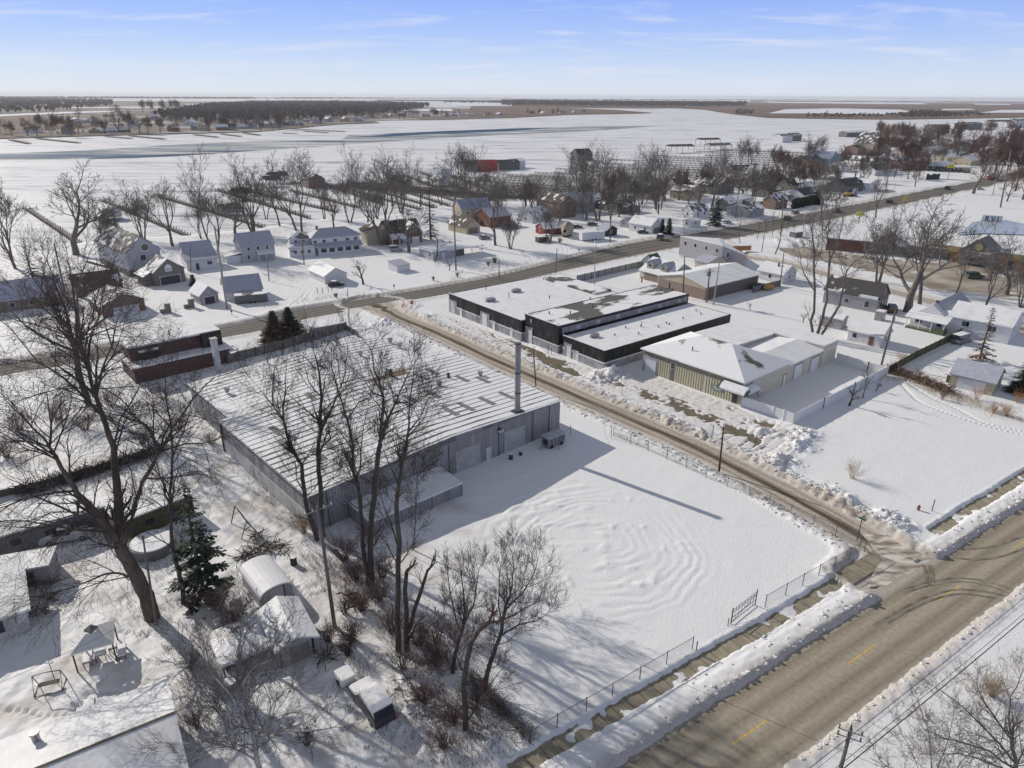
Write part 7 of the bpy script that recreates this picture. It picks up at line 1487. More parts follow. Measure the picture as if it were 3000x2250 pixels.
board_fence('sea_wall_fence', 'low dark rail fence on the lawn left of the tall pale house', [(255, 770), (330, 790)], .7, M_wood)
# brush row and hedges
def brushrow(name, label, cat, px, h, w, m, n, seed, kind=None, leafy=False, th=1.):
    R = random.Random(seed); pts = [G(*p) for p in px]; x0, y0 = pts[0]; b = MB()
    for i in range(n):
        k = R.randrange(len(pts)-1); t = R.random(); x = pts[k][0]+(pts[k+1][0]-pts[k][0])*t-x0; y = pts[k][1]+(pts[k+1][1]-pts[k][1])*t-y0
        if leafy:
            nn = norm((-(pts[k+1][1]-pts[k][1]), pts[k+1][0]-pts[k][0], 0)); o = R.uniform(-w, w)/2; z = R.uniform(0, h)
            x += nn[0]*o; y += nn[1]*o; s = R.uniform(.1, .28)*max(1, h/2.2); a = R.random()*6.28
            b.poly([(x-cos(a)*s, y-sin(a)*s, z-s*.4), (x+cos(a)*s, y+sin(a)*s, z-s*.4), (x+cos(a)*s*.5, y+sin(a)*s*.5, z+s), (x-cos(a)*s*.5, y-sin(a)*s*.5, z+s)])
        else:
            x += R.gauss(0, w/3); y += R.gauss(0, w/3); a = R.random()*6.28; e = R.uniform(-.3, .9); l = R.uniform(.5, 1.6); z = R.random()*h*.7
            b.tube([(x, y, z), (x+cos(a)*cos(e)*l, y+sin(a)*cos(e)*l, max(0, z+sin(e)*l))], R.uniform(.02, .06)*th, 3, cap=False)
    return tag(b.build(name, m, None, loc=(x0, y0, BASE)), label, cat)
brushrow('brush_pile', 'long brown pile of brush and logs along the back of the snowfield', 'brush pile', [(2605, 1085), (2690, 1118), (2782, 1152)], 1.5, 1.4, M_brown, 900, 1)
brushrow('hedge', 'thick dark clipped hedge beside the main road', 'hedge', [(2322, 612), (2384, 598)], 4.2, 3.0, M_needle, 1400, 2, leafy=True)
brushrow('hedge', 'long serrated dark hedge row at the snowy lot behind the yellow sign', 'hedge', [(2695, 500), (2770, 503), (2842, 508)], 3.4, 2.0, M_needle, 1500, 3, leafy=True)
brushrow('hedge', 'dark overgrown hedge strip behind the mobile homes', 'hedge', [(60, 1450), (250, 1396), (470, 1325)], 1.5, 1.2, M_twigdk, 1300, 4)
brushrow('hedge', 'dark tangled growth along the overgrown chain-link fence', 'hedge', [(1552, 2178), (1490, 2108), (1430, 2033), (1370, 1985)], 1.1, .5, M_twig, 420, 5, th=.4)
brushrow('snowy_debris', 'snowy rubble of sticks below the dark pine', 'debris', [(700, 1640), (760, 1610), (830, 1600)], .5, 1.4, M_wood, 160, 6)

# ---------------------------------------------------------------- vehicles
def car(label, px, ang, colour, kind='car', L=4.6, W=1.8, snow=True, cat=None, group=None, z=.3, half=False):
    x, y = G(*px); cat = cat or {'car': 'car', 'suv': 'car', 'pickup': 'pickup truck', 'van': 'van'}[kind]
    r = thing({'car': 'parked_car', 'suv': 'parked_car', 'pickup': 'pickup_truck', 'van': 'parked_van'}[kind], label, cat, (x, y, z-.02), radians(ang), group)
    Hb, Ht = (.95, 1.45) if kind == 'car' else (1.05, 1.85)
    h = L/2; w = W/2
    body = [(-h, .32), (h-.1, .32), (h, .5), (h-.02, .78), (h*.48, Hb), (-h+.08, Hb), (-h, .75)]
    MB().extr(body, 'y', -w, w).build('body', colour, r)
    cab = {'car': [(-h*.78, Hb-.02), (h*.42, Hb-.02), (h*.08, Ht), (-h*.52, Ht)], 'suv': [(-h+.12, Hb-.02), (h*.44, Hb-.02), (h*.2, Ht), (-h+.3, Ht)], 'pickup': [(-h*.18, Hb-.02), (h*.46, Hb-.02), (h*.24, Ht), (-h*.12, Ht)], 'van': [(-h+.05, Hb-.02), (h*.72, Hb-.02), (h*.4, Ht+.2), (-h+.1, Ht+.2)]}[kind]
    c = MB().extr(cab, 'y', -w+.1, w-.1).build('cabin', M_glass, r)
    rt = [(cab[3][0], cab[3][1]), (cab[2][0], cab[2][1])]
    MB().box(rt[0][0]-.03, -w+.12, rt[0][1]-.01, rt[1][0]+.03, w-.12, rt[0][1]+.05).build('roof', colour, c)
    if kind == 'pickup': MB().box(-h+.15, -w+.15, Hb+.001, -h*.25, w-.15, Hb+.02).build('truck_bed', M_black, r)
    for sx_ in (-h*.62, h*.62):
        for sy_ in (-1, 1):
            t = MB().tube([(sx_, sy_*(w-.2), .34), (sx_, sy_*(w+.02), .34)], .34, 12).build('wheel', M_tyre, r); MB().tube([(sx_, sy_*(w-.05), .34), (sx_, sy_*(w+.03), .34)], .2, 8).build('rim', M_rim, t)
    for s in (-1, 1):
        MB().box(h-.12, s*w*.72-.18, .6, h+.01, s*w*.72+.18, .76).build('headlight', M_lampw, r); MB().box(-h-.01, s*w*.8-.12, .65, -h+.1, s*w*.8+.12, .85).build('tail_light', M_lampred, r)
    if snow:
        s = MB(); s.box(rt[0][0], -w+.14, rt[0][1]+.052, rt[1][0], w-.14, rt[0][1]+.17); s.extr([(h*.5, Hb+.01), (h-.1, .82), (h-.12, .95), (h*.5, Hb+.12)], 'y', -w+.1, w-.1)
        if kind == 'pickup': s.box(-h+.12, -w+.12, Hb+.022, -h*.2, w-.12, Hb+.15)
        if half:
            prof = [(-h+.3, Ht-.2), (-h+.38, Ht+.12), (-h+.9, Ht+.24), (h*.05, Ht+.24), (h*.28, Ht+.02), (h*.5, Hb+.2), (h-.25, Hb+.12), (h-.02, .85), (h*.45, Hb+.02), (h*.15, Ht-.05)]
            for q, zz in ((w-.05, 0), (w-.25, .07)): s.extr([(a, b+zz) for a, b in prof], 'y', -q, q)
        s.build('snow_cover', M_snow, r)
    return r
P_white, P_dark, P_grey, P_silver, P_black, P_red, P_blue, P_lime = [paint(n, c) for n, c in (('white_paint', (.7, .7, .71)), ('charcoal_paint', (.045, .045, .05)), ('grey_paint', (.2, .2, .21)), ('silver_paint', (.45, .45, .47)), ('black_paint', (.02, .02, .022)), ('red_paint', (.35, .04, .05)), ('blue_paint', (.08, .14, .3)), ('lime_paint', (.5, .55, .08)))]
car('dark vehicle buried under smooth snow in the near yard', (1090, 2072), 128, P_dark, 'suv', 5.2, 2.0, half=True)
bt_ = Bld('box_trailer', 'small box trailer touching the front of the snow-buried vehicle', 'trailer', (1036, 2006), 128, 1.6, 1.5)
bt_.part(MB().box(0, -.2, .3, 1.5, 1.1, 1.0), 'body', P_white); bt_.part(MB().box(-.03, -.23, 1.002, 1.53, 1.13, 1.15), 'snow_cover', M_snow); [bt_.part(MB().tube([(.8, s-.05, .3), (.8, s+.08, .3)], .3, 10), 'wheel', M_tyre) for s in (-.25, 1.1)]
car('snow-covered pickup beside the mobile home in the left yard', (200, 1578), 200, P_silver, 'pickup', 5.6, 2.0)
car('black car nosed against the white gabled garage', (985, 838), 20, P_black, 'car')
car('black car parked by the white roadside garage', (1884, 684), 10, P_black, 'car')
car('grey car on the main road near the slender verge trees', (2308, 643), 40, P_dark, 'suv', snow=False, z=.05)
car('dark pickup on the main road below the excavator', (2452, 620), 40, P_dark, 'pickup', 5.6, 2, snow=False, z=.05)
car('dark car on the main road nearer the yellow marker', (2606, 593), 40, P_black, 'suv', 5, snow=False, z=.05)
car('distant dark car on the main road before the lone tree', (2776, 553), 40, P_dark, 'suv', 5, snow=False, z=.05)
car('pale car turning off the main road beside the lone tree', (2869, 556), 10, P_silver, 'car', 5, snow=False)
car('black pickup parked beside the grey cottage', (2610, 912), 72, P_black, 'suv', 5.2, 2.0, snow=False)
car('snow-roofed van half hidden behind the olive fence', (2815, 1003), 30, P_grey, 'van', 5.2, 2.0)
car('dark green van parked on the lot by the right edge', (2855, 812), 5, paint('bottle_green_paint', (.05, .08, .06)), 'suv', 5.4, 2, snow=False, z=.1)
car('black car in front of the strip mall at the right', (2925, 772), 20, P_black, 'suv', 5, snow=False, z=.1)
car('dark car in front of the strip mall, second from the right edge', (2970, 780), 20, P_dark, 'car', 5, snow=False, z=.1)
car('small dark car under the trees by the brown dormer lawn', (1690, 668), 30, P_black, 'car', snow=True)
for k, (a_, b_, g_) in enumerate(((1735, 660, 30), (1935, 700, 60), (2130, 655, 40), (2240, 600, 20), (2330, 625, 40), (2425, 585, 70), (2500, 575, 30), (2190, 600, 40), (2060, 610, 20), (2690, 500, 30), (1420, 700, 40), (1160, 735, 20))):
    car('snow-capped car standing in a village driveway', (a_, b_), g_, (P_dark, P_grey, P_silver)[k % 3], ('car', 'suv')[k % 2], group='snow-capped cars in village driveways')
# red tank truck far along the main road
tk = Bld('red_truck', 'red tank truck far along the main road', 'truck', (2905, 528), 40, 12, 3)
tk.part(MB().box(0, 0, .6, 2.6, 2.6, 3.0), 'cab', P_red); tk.part(MB().box(-.03, .2, 1.8, 1.2, 2.4, 2.8), 'windscreen', M_glass); tk.part(MB().tube([(3.2, 1.3, 2.2), (12, 1.3, 2.2)], 1.35, 14), 'tank', paint('maroon_paint', (.28, .06, .07)))
for xx in (1.2, 5, 9.5, 11): tk.part(MB().tube([(xx, -.1, .5), (xx, 2.7, .5)], .5, 10), 'wheel', M_tyre)
# excavator
ex = Bld('excavator', 'yellow mini excavator with black boom beside the bare-roofed garage', 'excavator', (2484, 577), 30, 4, 3)
Py = paint('machine_yellow', (.6, .38, .03))
for yy in (0, 2.2): ex.part(MB().box(-.5, yy, .0, 3.8, yy+.6, .9), 'track', M_tyre)
ex.part(MB().box(0, .2, .95, 3.2, 2.6, 2.3), 'body', Py); ex.part(MB().box(.6, .4, 2.31, 2.2, 1.8, 4.0), 'cab', M_glass)
ex.part(MB().tube([(3.2, 1.4, 1.8), (6.5, 1.4, 5.4), (8.2, 1.4, 4.6)], .3, 5), 'boom', M_steel); ex.part(MB().tube([(8.2, 1.4, 4.6), (8.0, 1.4, 1.6)], .25, 5), 'stick', M_steel); ex.part(MB().box(7.4, .9, .9, 8.5, 1.9, 1.7), 'bucket', M_steel)
# boats, trailers and small objects across the road
def boat_wrap(name, label, px, ang, L, W, H, m, cat='boat', group=None, cradle=True):
    x, y = G(*px); r = thing(name, label, cat, (x, y, BASE), radians(ang), group); b = MB(); n = 9; k = 8
    rings = []
    for i in range(n):
        t = i/(n-1); u = t*2-1; s = max(.08, (1-abs(u)**2.6))**.55
        rings.append([(u*L/2, cos(a)*W/2*s, H*.45+sin(a)*H*.5*s*(1 if sin(a) > 0 else .8)) for a in [2*pi*j/k for j in range(k)]])
    for i in range(n-1):
        for j in range(k): b.poly([rings[i][j], rings[i+1][j], rings[i+1][(j+1) % k], rings[i][(j+1) % k]])
    b.build('cover', m, r, smooth=True)
    if cradle: MB().box(-L*.25, -W*.25, -.2, -L*.2, W*.25, H*.3).box(L*.2, -W*.25, -.2, L*.25, W*.25, H*.3).build('cradle', M_steel, r)
    return r
boat_wrap('covered_boat', 'boat under bulging khaki tarp on a trailer left of the white box trailer', (1662, 693), 70, 8, 4.5, 6.0, M_tarp)
GBW = 'shrink-wrapped boats at the marina'
for k, (px, lab) in enumerate((((2588, 465), 'white wrapped boat nearest the tall tan house'), ((2606, 466), 'white wrapped boat second from the tall tan house'), ((2624, 466), 'white wrapped boat third from the tall tan house'), ((2482, 468), 'white wrapped boat left of the dark shop'), ((2500, 470), 'wrapped boat in front of the dark shop'), ((2520, 472), 'wrapped boat right of centre before the dark shop'), ((2540, 474), 'bluish wrapped boat before the tall tan house'), ((2556, 477), 'wrapped boat at the right end before the tall tan house'))):
    boat_wrap('wrapped_boat', lab, px, 80, 12, 4.5, 4.5, M_plastic if k != 6 else mat('blue_wrap', (.2, .25, .42), .5), group=GBW)
boat_wrap('wrapped_boat', 'white wrapped boat on a trailer behind the white cube house', (2515, 540), 60, 13, 5, 6, M_plastic)
def crate(name, label, cat, px, ang, L, W, H, m, mt=None, z=0, wheels=False, group=None):
    b = Bld(name, label, cat, px, ang, L, W, group); b.part(MB().box(0, 0, z-.2, L, W, H), 'body', m); b.part(MB().box(-.05, -.05, H+.002, L+.05, W+.05, H+.16), 'snow_cover', mt or M_snow)
    b.part(b.panel('f', L*.1, L*.45, max(.25, z+.1), H*.9, -.02, .03), 'door', m)
    if wheels: [b.part(MB().tube([(L*f, -.06, .3), (L*f, .15, .3)], .32, 10), 'wheel', M_tyre) for f in (.45, .6)]
    return b
crate('box_trailer', 'long white box trailer parked beside the road', 'trailer', (1705, 707), 22, 9.5, 2.5, 3.0, P_white, M_whitetrim, .5, True)
crate('red_cabinet', 'small bright red cabinet beside the thick bare tree', 'cabinet', (1588, 688), 30, 3, 2.4, 2.8, mat('signal_red', (.45, .03, .03), .5))
crate('log_store', 'round-sided woodpile under snow left of the reed clump', 'woodpile', (1578, 712), 30, 3.6, 2.4, 2.0, M_wood)
crate('white_van_box', 'white round-topped camper next to the woodpile', 'camper', (1592, 708), 30, 3.0, 2.2, 2.2, P_white)
crate('dark_trailer', 'dark covered trailer in front of the long white garage', 'trailer', (690, 893), 20, 8, 2.2, 2.2, M_dkgreyside, M_half, .5, True)
crate('covered_trailer', 'long grey trailer topped with snow between cedars and street corner', 'trailer', (918, 987), 34, 7, 2.4, 1.9, M_greyside, M_roofsnow, .4, True)
crate('playhouse', 'tiny dark playhouse on the snowy verge by the lot', 'playhouse', (2330, 697), 30, 4, 3, 2.0, M_dkgreyside)
crate('storage_box', 'pale box on the far lawn by the dark low house', 'box', (1850, 662), 40, 4, 3, 2.2, M_greyside)
crate('skip_bin', 'snow-capped low bin by the wing of the tan building', 'bin', (2262, 1135), 40, 1.6, 1.4, 1.2, M_galvmet, M_snow)
crate('utility_cabinet', 'grey cabinet under snow in front of the white shed', 'cabinet', (2583, 942), 45, 2.2, 1.8, 2.2, M_galvmet)
crate('ramp_board', 'tilted pale board shelter beside the awning', 'shelter', (2220, 1165), 40, 2.0, 1.8, 1.0, M_lilacside)
# dark garden shed contents in fenced yard
for lab, px, c_, L in (('dark green tarped heap in the cluttered yard', (2215, 846), M_green, 3), ('black tarped heap in the cluttered yard', (2228, 848), M_black, 3.4), ('stack of orange-brown lumber in the cluttered yard', (2248, 848), mat('orange_lumber', (.5, .26, .08), .7), 3)):
    boat_wrap('tarped_heap', lab, px, 30, L+1.5, 3, 1.8, c_, cat='heap', cradle=False)
# gate pillars
for lab, px in (('left stone gate pillar with snow cap at the curved drive', (488, 918)), ('right stone gate pillar with snow cap at the curved drive', (557, 904))):
    b = Bld('gate_pillar', lab, 'gate pillar', px, 40, 1.2, 1.2); b.part(MB().box(0, 0, -.3, 1.2, 1.2, 2.3).box(-1.2, .2, -.3, -.002, 1.0, 1.0), 'pillar', M_cedar); b.part(MB().box(-.1, -.1, 2.302, 1.3, 1.3, 2.5), 'cap', M_roofsnow)
# signs
ssx, ssy = G(1207, 915); ss = thing('stop_sign', 'red octagonal stop sign at the side street corner', 'stop sign', (ssx, ssy, BASE), radians(38)); ss.rotation_euler = (0, 0, radians(-48+90))
MB().box(-.04, -.04, -.3, .04, .04, 2.9).build('post', M_galvmet, ss)
a8 = [(cos(pi/8+k*pi/4)*.5, 2.55+sin(pi/8+k*pi/4)*.5) for k in range(8)]
pl_ = MB().extr(a8, 'y', -.075, -.045).build('sign_face', mat('sign_red', (.42, .02, .025), .4), ss)
letters('sign_text', 'STOP', .36, pl_, (0, -.081, 2.55), M_whitetrim, align_y='CENTER', extrude=.004)
nx2, ny2 = G(2512, 1578); ns = thing('street_sign', 'green street-name blades on a post at the fence corner', 'street sign', (nx2, ny2, BASE), radians(0))
MB().box(-.04, -.04, -.3, .04, .04, 3.0).build('post', M_steel, ns)
Mg = mat('sign_green', (.02, .16, .08), .4)
MB().box(-.02, -.5, 3.0, .02, .5, 3.22).build('name_blade', Mg, ns).rotation_euler = (0, 0, radians(-56)); MB().box(-.02, -.45, 2.75, .02, .45, 2.97).build('name_blade', Mg, ns).rotation_euler = (0, 0, radians(40))
s2 = thing('stop_sign', 'stop sign seen from behind at the back road bend', 'stop sign', (*G(2119, 727), BASE), radians(60)); MB().box(-.05, -.05, -.3, .05, .05, 3.0).build('post', M_galvmet, s2); MB().extr([(q[0], q[1]+.2) for q in a8], 'y', .05, .08).build('sign_face', M_galvmet, s2)
bw = G(2874, 650); bn = thing('banner_wall', 'white banner board lettered R V I at the ice rink fence', 'banner', (bw[0], bw[1], BASE), radians(-22))
bn.scale = (.66, .66, .8); MB().box(0, 0, .2, 11.5, .15, 3.7).build('board', M_whitetrim, bn)
for ch, x_, m_, s_ in (('R', 3.0, mat('banner_plum', (.07, .04, .08), .6), 3.8), ('V', 6.3, mat('banner_teal', (.05, .16, .2), .6), 3.8), ('I', 9.0, mat('banner_grey', (.06, .06, .08), .6), 3.8)):
    letters('banner_letter', ch, s_, bn, (x_, -.03, .6), m_, extrude=.01, offset=.1)
rink = GL([(2806, 690), (2850, 652), (2885, 648), (2945, 646), (3060, 670), (3060, 690), (2990, 690), (2880, 686)], .3)
tag(sheet('ice_rink', rink, .62, mat('rink_ice', (.42, .47, .53), .25, .05, .1, spec=.5)), kind='structure')
chain_fence('long rink fence curving from the guard rail to the banner board', [(2400, 676), (2500, 648), (2600, 622), (2700, 600), (2800, 588), (2830, 583), (2900, 582), (3010, 588)], 1.6, mesh=False, name='rink_fence')
gr_ = chain_fence('low guard rail along the far edge of the rink ground', [(2880, 565), (2950, 572), (3020, 580)], 1.4, mesh=False, name='guard_rail')
for lab, px, L, h, m_, txt in (('yellow sign board on a post in the snowy lot', (2776, 527), 5, 2.2, mat('sign_yellow', (.55, .45, .05), .5), 7.5), ('small yellow marker board by the far road edge', (2651, 598), 2.6, 2.4, mat('amber', (.5, .33, .06), .5), 1.6), ('lime green ball-shaped canopy sign by the roadside', (2515, 655), 4, 1.8, mat('lime', (.5, .56, .1), .5), 3.2), ('low board with orange top by the road bend', (2172, 737), 7, 1.6, mat('orange_top_board', (.45, .25, .14), .7), .4)):
    b = Bld('sign_board', lab, 'sign', px, 10, L, .3); b.part(MB().box(-L/2, -.1, txt, L/2, .1, txt+h), 'board', m_); b.part(MB().box(-.12, -.12, -.3, .12, .12, txt-.001), 'post', M_wood)
lb = Bld('lettered_board', 'black jagged lettered board standing in the snowy lot', 'sign', (2713, 527), 24, 14, .6)
b_ = MB(); R_ = random.Random(2)
for k in range(10): b_.box(k*1.3, 0, .2, k*1.3+1.05, .3, 3.4+R_.uniform(-.5, .5))
lb.part(b_, 'lettering', M_black); lb.part(MB().box(0, .1, -.2, 13, .25, .6), 'base', M_steel)
# mailboxes and small verge posts
for k, (px, lab) in enumerate((((1806, 733), 'black mailbox on the verge, left of a pair'), ((1813, 735), 'black mailbox on the verge, right of a pair'), ((1696, 742), 'small dark post on the verge below the utility pole with two crossarms'), ((1155, 848), 'snowy mailbox on the verge opposite the stop sign'), ((680, 925), 'mailbox by the tall leaning pole'))):
    b = Bld('mailbox', lab, 'mailbox', px, 40, .5, .3); b.part(MB().box(-.05, -.05, -.3, .05, .05, 1.0), 'post', M_wood); b.part(MB().box(-.15, -.3, 1.002, .15, .3, 1.35), 'box', M_black)
for k, px in enumerate(((930, 858), (945, 858), (962, 855), (972, 851))):
    tag(MB().cyl(0, 0, -.3, 1.5, .09, 7).build('wooden_stake', M_wood, None, loc=(*G(*px), BASE)), 'one of the row of short stakes by the verge below the white gabled garage', 'stake', 'stakes by the verge')
for lab, px, m_, h in (('thin red marker post against the black workshop', (1606, 1035), mat('marker_red', (.35, .03, .04), .5), 1.5), ('dark marker post beside the red one at the workshop', (1616, 1038), M_black, 1.4), ('leaning thin post among the snow piles by the forecourt', (2213, 1300), M_steel, 1.4), ('thin post at the snowbank edge near the forecourt drive', (2088, 1268), M_steel, 1.3), ('short post with grey cap at the forecourt edge', (1822, 1160), M_galvmet, 1.2), ('thin black post by the pavement at the right', (2730, 1497), M_steel, 1.6), ('gate post standing alone at the yard opening by the side street', (1790, 1283), M_galvmet, 1.9), ('short post right of the pavement gate opening', (2040, 1905), M_fenceiron, 1.0)):
    tag(MB().cyl(0, 0, -.3, h, .06, 7).cyl(0, 0, h, h+.06, .075, 7).build('marker_post', m_, None, loc=(*G(*px), BASE)), label=lab, cat='post')
tag(MB().cyl(0, 0, -.3, .6, .16, 10).tube([(0, 0, .6), (0, 0, .75)], [.16, .06], 10).tube([(-.25, 0, .42), (.25, 0, .42)], .07, 8).build('fire_hydrant', mat('hydrant_rust', (.22, .10, .07), .6), None, loc=(*G(2690, 1494), BASE)), 'reddish hydrant poking from the snow near the right pavement', 'hydrant')
for lab, px, r, h, m_ in (('snow-filled black barrel on the lane behind the arched shed', (861, 1652), .38, .9, M_black), ('round lidded tub beside the tarp shelter', (676, 2015), .62, .75, M_galvmet), ('dark barrel at the base of the warehouse front wall', (1497, 1345), .3, .8, M_steel), ('second dark barrel at the warehouse front wall', (1525, 1333), .25, .6, M_steel)):
    rr_ = thing('barrel', lab, 'barrel', (*G(*px), BASE)); MB().cyl(0, 0, -.2, h, r, 16).build('drum', m_, rr_); MB().cyl(0, 0, h-.05, h+.06, r*.88, 16).build('snow_cap', M_snow, rr_)
pool = thing('swimming_pool', 'round above-ground pool heaped with snow beside the massive trunk', 'pool', (*G(450, 1608), BASE)); MB().cyl(0, 0, -.2, 1.1, 2.5, 28).build('wall', M_dkgreyside, pool); MB().tube([(0, 0, 1.0), (0, 0, 1.22), (0, 0, 1.32)], [2.42, 2.3, .3], 28).build('snow_cover', M_snow, pool)
# A-frame swing
sw = thing('swing_frame', 'bare dark steel A-frame swing set on the snow by the warehouse', 'swing frame', (*G(760, 1545), BASE)); q = [G(676, 1536), G(714, 1512), G(706, 1580), G(752, 1556)]; x0, y0 = G(760, 1545)
tp_ = [atdepth(688, 1482, (q[0][1]+q[1][1])/2), atdepth(722, 1528, (q[2][1]+q[3][1])/2)]
L_ = lambda p, z=None: (p[0]-x0, p[1]-y0, (p[2]-.3) if z is None else z)
for i in range(2):
    sw_p = MB().bar(L_(q[2*i], -.1), L_(tp_[i]), .07).bar(L_(q[2*i+1], -.1), L_(tp_[i]), .07); a_, b_ = L_(q[2*i], 0), L_(q[2*i+1], 0); t_ = L_(tp_[i]); m1 = tuple((a_[k]+t_[k])/2 for k in range(3)); m2 = tuple((b_[k]+t_[k])/2 for k in range(3)); sw_p.bar(m1, m2, .05); sw_p.build('leg_frame', M_steel, sw)
MB().bar(L_(tp_[0]), L_(tp_[1]), .07).build('top_bar', M_steel, sw)
# gazebo with furniture
gz = Bld('garden_gazebo', 'square garden gazebo with pale canopy over patio chairs', 'gazebo', (218, 1945), 22, 3.6, 3.6)
c0_, c1_ = G(209, 1914, 2.6), G(329, 1880, 2.6); L_g = hypot(c1_[0]-c0_[0], c1_[1]-c0_[1]); an = atan2(c1_[1]-c0_[1], c1_[0]-c0_[0]); gz.root.rotation_euler.z = an; gz.root.location = (c0_[0], c0_[1], BASE); S = L_g
for x in (.05, S-.05):
    for y in (.05, S-.05): gz.part(MB().box(x-.06, y-.06, -.2, x+.06, y+.06, 2.25), 'post', M_steel)
cb = MB(); A = (-.1, -.1, 2.25), (S+.1, -.1, 2.25), (S+.1, S+.1, 2.25), (-.1, S+.1, 2.25)
B2 = [(S/2+sx*.45, S/2+sy*.45, 3.05) for sx, sy in ((-1, -1), (1, -1), (1, 1), (-1, 1))]
for i in range(4): cb.poly([A[i], A[(i+1) % 4], B2[(i+1) % 4], B2[i]])
for i in range(4): cb.poly([(A[i][0], A[i][1], 2.1), (A[(i+1) % 4][0], A[(i+1) % 4][1], 2.1), A[(i+1) % 4], A[i]])
cn = gz.part(cb, 'canopy', mat('canopy_cloth', (.70, .70, .69), .7, .05, 2)); gz.part(MB().tube([(S/2, S/2, 3.05), (S/2, S/2, 3.3), (S/2, S/2, 3.55)], [.6, .55, .05], 4), 'canopy_vent', mat('vent_cloth', (.2, .2, .2), .8), cn)
gX, gY = gz.root.location.x, gz.root.location.y
for k, (u, v_, w_, l_, h_, lab) in enumerate(((.5, .3, .8, 1.9, .55, 'snow-topped patio bench at the left side of the gazebo'), (1.5, .6, .9, .9, .7, 'snow-topped patio table under the gazebo'), (2.6, 1.2, .7, .7, .6, 'snow-topped patio chair at the right side of the gazebo'), (S+.1, -.2, .7, 1.7, .5, 'snow-topped lounger just outside the gazebo'))):
    o = thing('patio_chair', lab, 'patio furniture', (gX+cos(an)*u-sin(an)*v_, gY+sin(an)*u+cos(an)*v_, BASE), an)
    MB().box(0, 0, h_-.1, w_, l_, h_).box(.03, .03, -.2, .09, .09, h_-.1).box(w_-.09, .03, -.2, w_-.03, .09, h_-.1).box(.03, l_-.09, -.2, .09, l_-.03, h_-.1).box(w_-.09, l_-.09, -.2, w_-.03, l_-.03, h_-.1).build('frame', M_wood, o); MB().box(.02, .02, h_+.002, w_-.02, l_-.02, h_+.14).build('snow_cap', M_snow, o)
# trampoline frame + bird feeder + clutter
tr = thing('patio_swing_frame', 'dark tubular swing frame on the snow below the gazebo', 'swing frame', (*G(150, 2010), BASE), radians(20)); fr_ = MB()
for s in (-1.1, 1.1): fr_.tube([(s, -1.0, 0), (s, -.2, 1.7), (s, .6, 0)], .045, 6); fr_.bar((s, -1.0, .05), (s, .6, .05), .04)
fr_.tube([(-1.1, -.2, 1.7), (0, -.2, 1.82), (1.1, -.2, 1.7)], .045, 6); fr_.bar((-1.1, -1, .05), (1.1, -1, .05), .04); fr_.build('frame', M_steel, tr); MB().box(-.8, -.4, .5, .8, .1, .58).build('seat', M_wood, tr)
bf = thing('bird_feeder', 'tall bird feeder pole with snow-capped arms beside the swing frame', 'bird feeder', (*G(160, 1992), BASE)); MB().bar((0, 0, -.2), (0, 0, 2.0), .04).bar((-.35, 0, 2.0), (.35, 0, 2.0), .035).build('post', M_steel, bf); MB().box(-.3, -.14, 2.04, -.05, .14, 2.16).box(.05, -.14, 2.04, .3, .14, 2.16).build('snow_cap', M_snow, bf)
for k, (px, s, lab) in enumerate((((112, 1712), 1.0, 'clutter of snowy boards beside the left yard house'), ((100, 1790), .8, 'small heap of yard clutter at the left house corner'), ((130, 1750), .7, 'scrap pile between left house and white yard'), ((230, 2120), .8, 'snowy woodpile along the near house wall'), ((940, 1925), .6, 'scatter of planks in front of the gabled shed'), ((745, 1570), .6, 'snow-dusted log heap at the foot of the A-frame swing'))):
    brushrow('scrap_pile', lab, 'scrap pile', [px, (px[0]+40*s, px[1]+14*s)], .5*s+.3, 1.2*s, M_wood, 40, 60+k)
brushrow('log_heap', 'split logs and sticks below the clump beside the lane', 'log heap', [(1010, 1730), (1060, 1790)], .4, .8, M_wood, 60, 80)
brushrow('fallen_branches', 'fallen grey branches across the trampled snow near the bottom edge', 'branches', [(1180, 1990), (1250, 2090)], .3, 1.6, M_pole, 50, 81)
# ---------------------------------------------------------------- docks and boathouses on the near ice
def dock_mesh(L, W=1.6, rail=True, seed=0, pw=.12):
    R = random.Random(seed); d = MB(); d.box(0, -W/2, .55, L, W/2, .72)
    p = MB(); n = int(L/3.2)
    for i in range(n+1):
        for s in (-1, 1):
            x = L*i/n; p.box(x-pw, s*W/2-pw, -1.2, x+pw, s*W/2+pw, 1.3+R.uniform(-.15, .35))
    if rail:
        for s in (-1, 1): p.box(0, s*W/2-.06, 1.12, L, s*W/2+.06, 1.26)
    return d, p
DK = 'wooden docks reaching over the ice'
def dock(label, a, b=None, ang=None, L=None, W=1.6, rail=True, head=None, seed=0):
    x, y = G(*a, -.5)
    if b: q = G(*b, -.5); ang = math.degrees(atan2(q[1]-y, q[0]-x)); L = hypot(q[0]-x, q[1]-y)
    r = thing('dock', label, 'dock', (x, y, -.5), radians(ang), DK); d, p = dock_mesh(L, W, rail, seed)
    if head: d.box(L, -head, .55, L+2.2, head, .72); [p.box(L+2-.12, s*head-.12, -1.2, L+2.12, s*head+.12, 1.8) for s in (-1, -.3, .3, 1)]
    d.build('deck', M_dock, r); p.build('railing', M_wood, r); return r
dock('bare plank dock nearest the left edge with benches at its end', (232, 716), (82, 616), W=1.8, rail=False, head=4)
dock('plank dock leading to the white boathouse on stilts', (352, 676), (290, 640), W=1.6, rail=False)
dock('long plank dock behind the tall pale house roof', (552, 694), (302, 590), W=1.8, rail=False, head=4)
dock('railed dock behind the white house', (772, 668), (462, 576), head=4)
dock('railed dock behind the farmhouse', (905, 640), (640, 560), head=3)
dock('railed dock passing behind the annex house', (985, 622), (752, 568), head=3)
dock('railed dock reaching a dark boathouse left of centre', (1050, 610), (850, 560))
